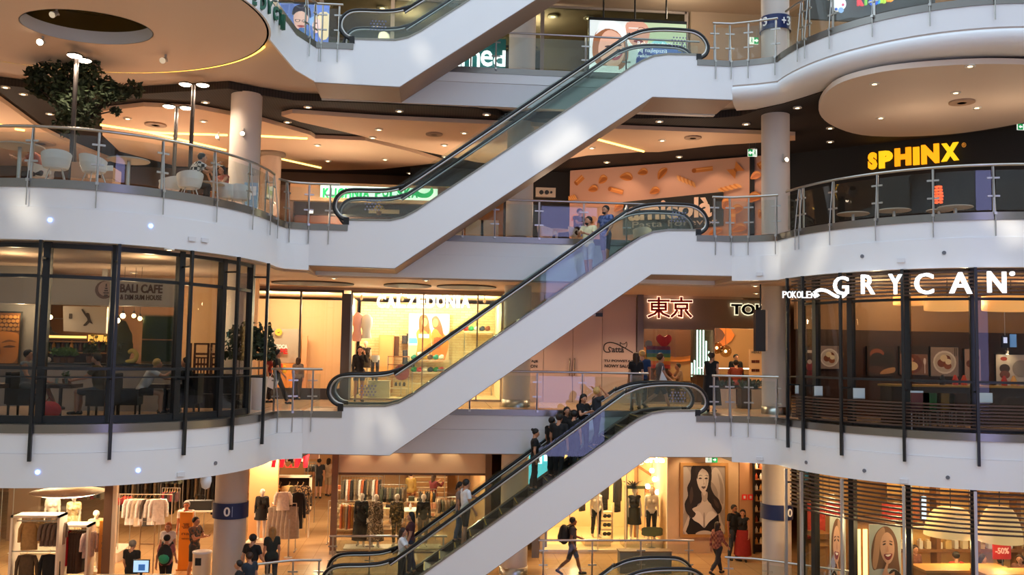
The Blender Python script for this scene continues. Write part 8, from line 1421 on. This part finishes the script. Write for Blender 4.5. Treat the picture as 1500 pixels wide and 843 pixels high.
PP('man in grey walking with a white bag behind the escalator head', P1(967, 27.2), L_, top='#57565c', bottom='#23283a', legs='knee', hair='brown', style='curly', H=1.76, skin='#b98566', **dict(WALK, hip=(26, -24), elb=(60, 30)))
b = P1(970, 27.0); t = thing('carrier_bag', 'triangular white bag of the man in grey', 'bag', (b.x, 26.85, 5.98)); MB().add([(-.13, 0, -.14), (.15, 0, -.14), (-.05, 0, .2), (-.13, .08, -.14), (.15, .08, -.14), (-.05, .08, .2)], [(0, 1, 2), (5, 4, 3), (0, 3, 4, 1), (1, 4, 5, 2), (2, 5, 3, 0)]).build('body', WHITE, t); MB().tube([(-.05, .04, .19), (-.02, .04, .34)], .01, 5).build('handle', WHITE2, t)
PP('woman in a long black dress standing at the first floor railing', P1(1042, 26.7), PI-.5, fem=True, top='#121113', sleeve='none', bottom='#121113', legs='maxi', hair='brown', style='tail', H=1.78)
PP('cook in black behind the sushi counter', P1(1078, 32.6), .1, top='#1c1a1c', sleeve='long', hair='black', H=1.76); PP('guest seated at the sushi counter behind the planters', seat(1079, 30.6, 5, .6), PI, top='#8a3a2a', hair='dark', bottom='#2a2a2e', **SIT); table((P1(1079, 30.6).x, 30.65, 5), .35, .35, .58, 'wooden stool under the guest at the sushi counter', '#5a3a26', shelves=0, name='stool')
for i, (x, Y, rz, c, lb) in enumerate(((975, 32.2, L_, '#7a3a2a', 'left diner behind the sushi bar window'), (996, 32.2, R2, '#b58a6a', 'right diner behind the sushi bar window'))):
    PP(lb, seat(x, Y, 5), rz, top=c, hair=['dark', 'brown'][i], bottom='#33302f', **SIT); table((P1(x, Y).x, Y, 5), .4, .4, .43, ['stool of the left diner in the sushi bar', 'stool of the right diner in the sushi bar'][i], '#5a3a26', shelves=0, name='stool')
# cafe
PP('man in a grey sleeveless shirt with glasses at the left cafe table', seat(36, 21.5, 5), L_, top='#8a8a88', sleeve='none', bottom='#5a5a58', legs='short', hair='dark', H=1.76, hip=(80, 72), knee=(50, 66), sh=(20, 22), elb=(45, 45))
PP('bearded man in an olive shirt at the left cafe table', seat(143, 21.5, 5), R2, top='#5a4a2c', bottom='#39404a', legs='knee', hair='dark', beard=True, H=1.8, **dict(SIT, sh=(38, 42), elb=(35, 35)))
PP('visitor with a pale cap and a white shirt leaning over the second cafe table', seat(205, 22.0, 5), L_+.3, top='#d6d4d2', bottom='#1e1f24', legs='short', hair='#c9a55a', H=1.76, **dict(SIT, lean=28, sh=(40, 45), elb=(60, 60)))
PP('person in black resting an arm at the right of the second cafe table', seat(274, 22.5, 5), R2, top='#18171a', bottom='#18171a', hair='dark', H=1.72, **SIT)
# second floor
CHK = pattern('#20262b', '#d8d8d4', 13, 'checker')
PP('man in a black and white plaid shirt leaning over a terrace table', seat(275, 22.75, 10), L_+.4, topmat=CHK, bottom='#2c2a2a', hair='dark', H=1.78, **dict(SIT, lean=24, sh=(45, 50), elb=(60, 60)))
PP('woman in a red and yellow skirt seated across the plaid shirt man', seat(326, 24.3, 10), R2+.9, fem=True, top='#a8564a', sleeve='none', botmat=pattern('#b0342c', '#d8a03a', 5, 'noise'), legs='skirt', hair='dark', style='long', H=1.68, **dict(SIT, sh=(40, 45), elb=(85, 85)))
PP('person in a reddish top bent behind the leftmost white chair', seat(60, 21.9, 10), R2, fem=True, top='#a8563a', bottom='#3a3032', hair='red', style='bob', H=1.62, **dict(SIT, lean=25)); shell_chair(g2(60, 22.0), -PI/2+PI, 'white shell chair under the bent person in reddish')
rider('bearded man in a cream shirt riding the second escalator', 862, 5, 25.55, -.7, top='#efe6b8', bottom='#b9c4c9', legs='knee', hair='dark', beard=True, H=1.78, sh=(30, 35), elb=(75, 70), inn=(35, 35), turn=-20)
rider('dark haired man in a blue patterned shirt behind the cream shirt man', 887, 5, 25.6, -.9, topmat=pattern('#3a4a7a', '#6a7aa8', 14, 'noise'), bottom='#5a5f6c', legs='knee', hair='dark', beard=True, H=1.82, sh=(10, 12), elb=(30, 30))
PP('seated person in brown behind the second floor railing', seat(846, 29.6, 10), .6, top='#5b3a26', bottom='#3a2c24', hair='dark', H=1.72, **SIT); shell_chair(g2(846, 29.7), PI+.6+PI, 'white chair under the seated person in brown')
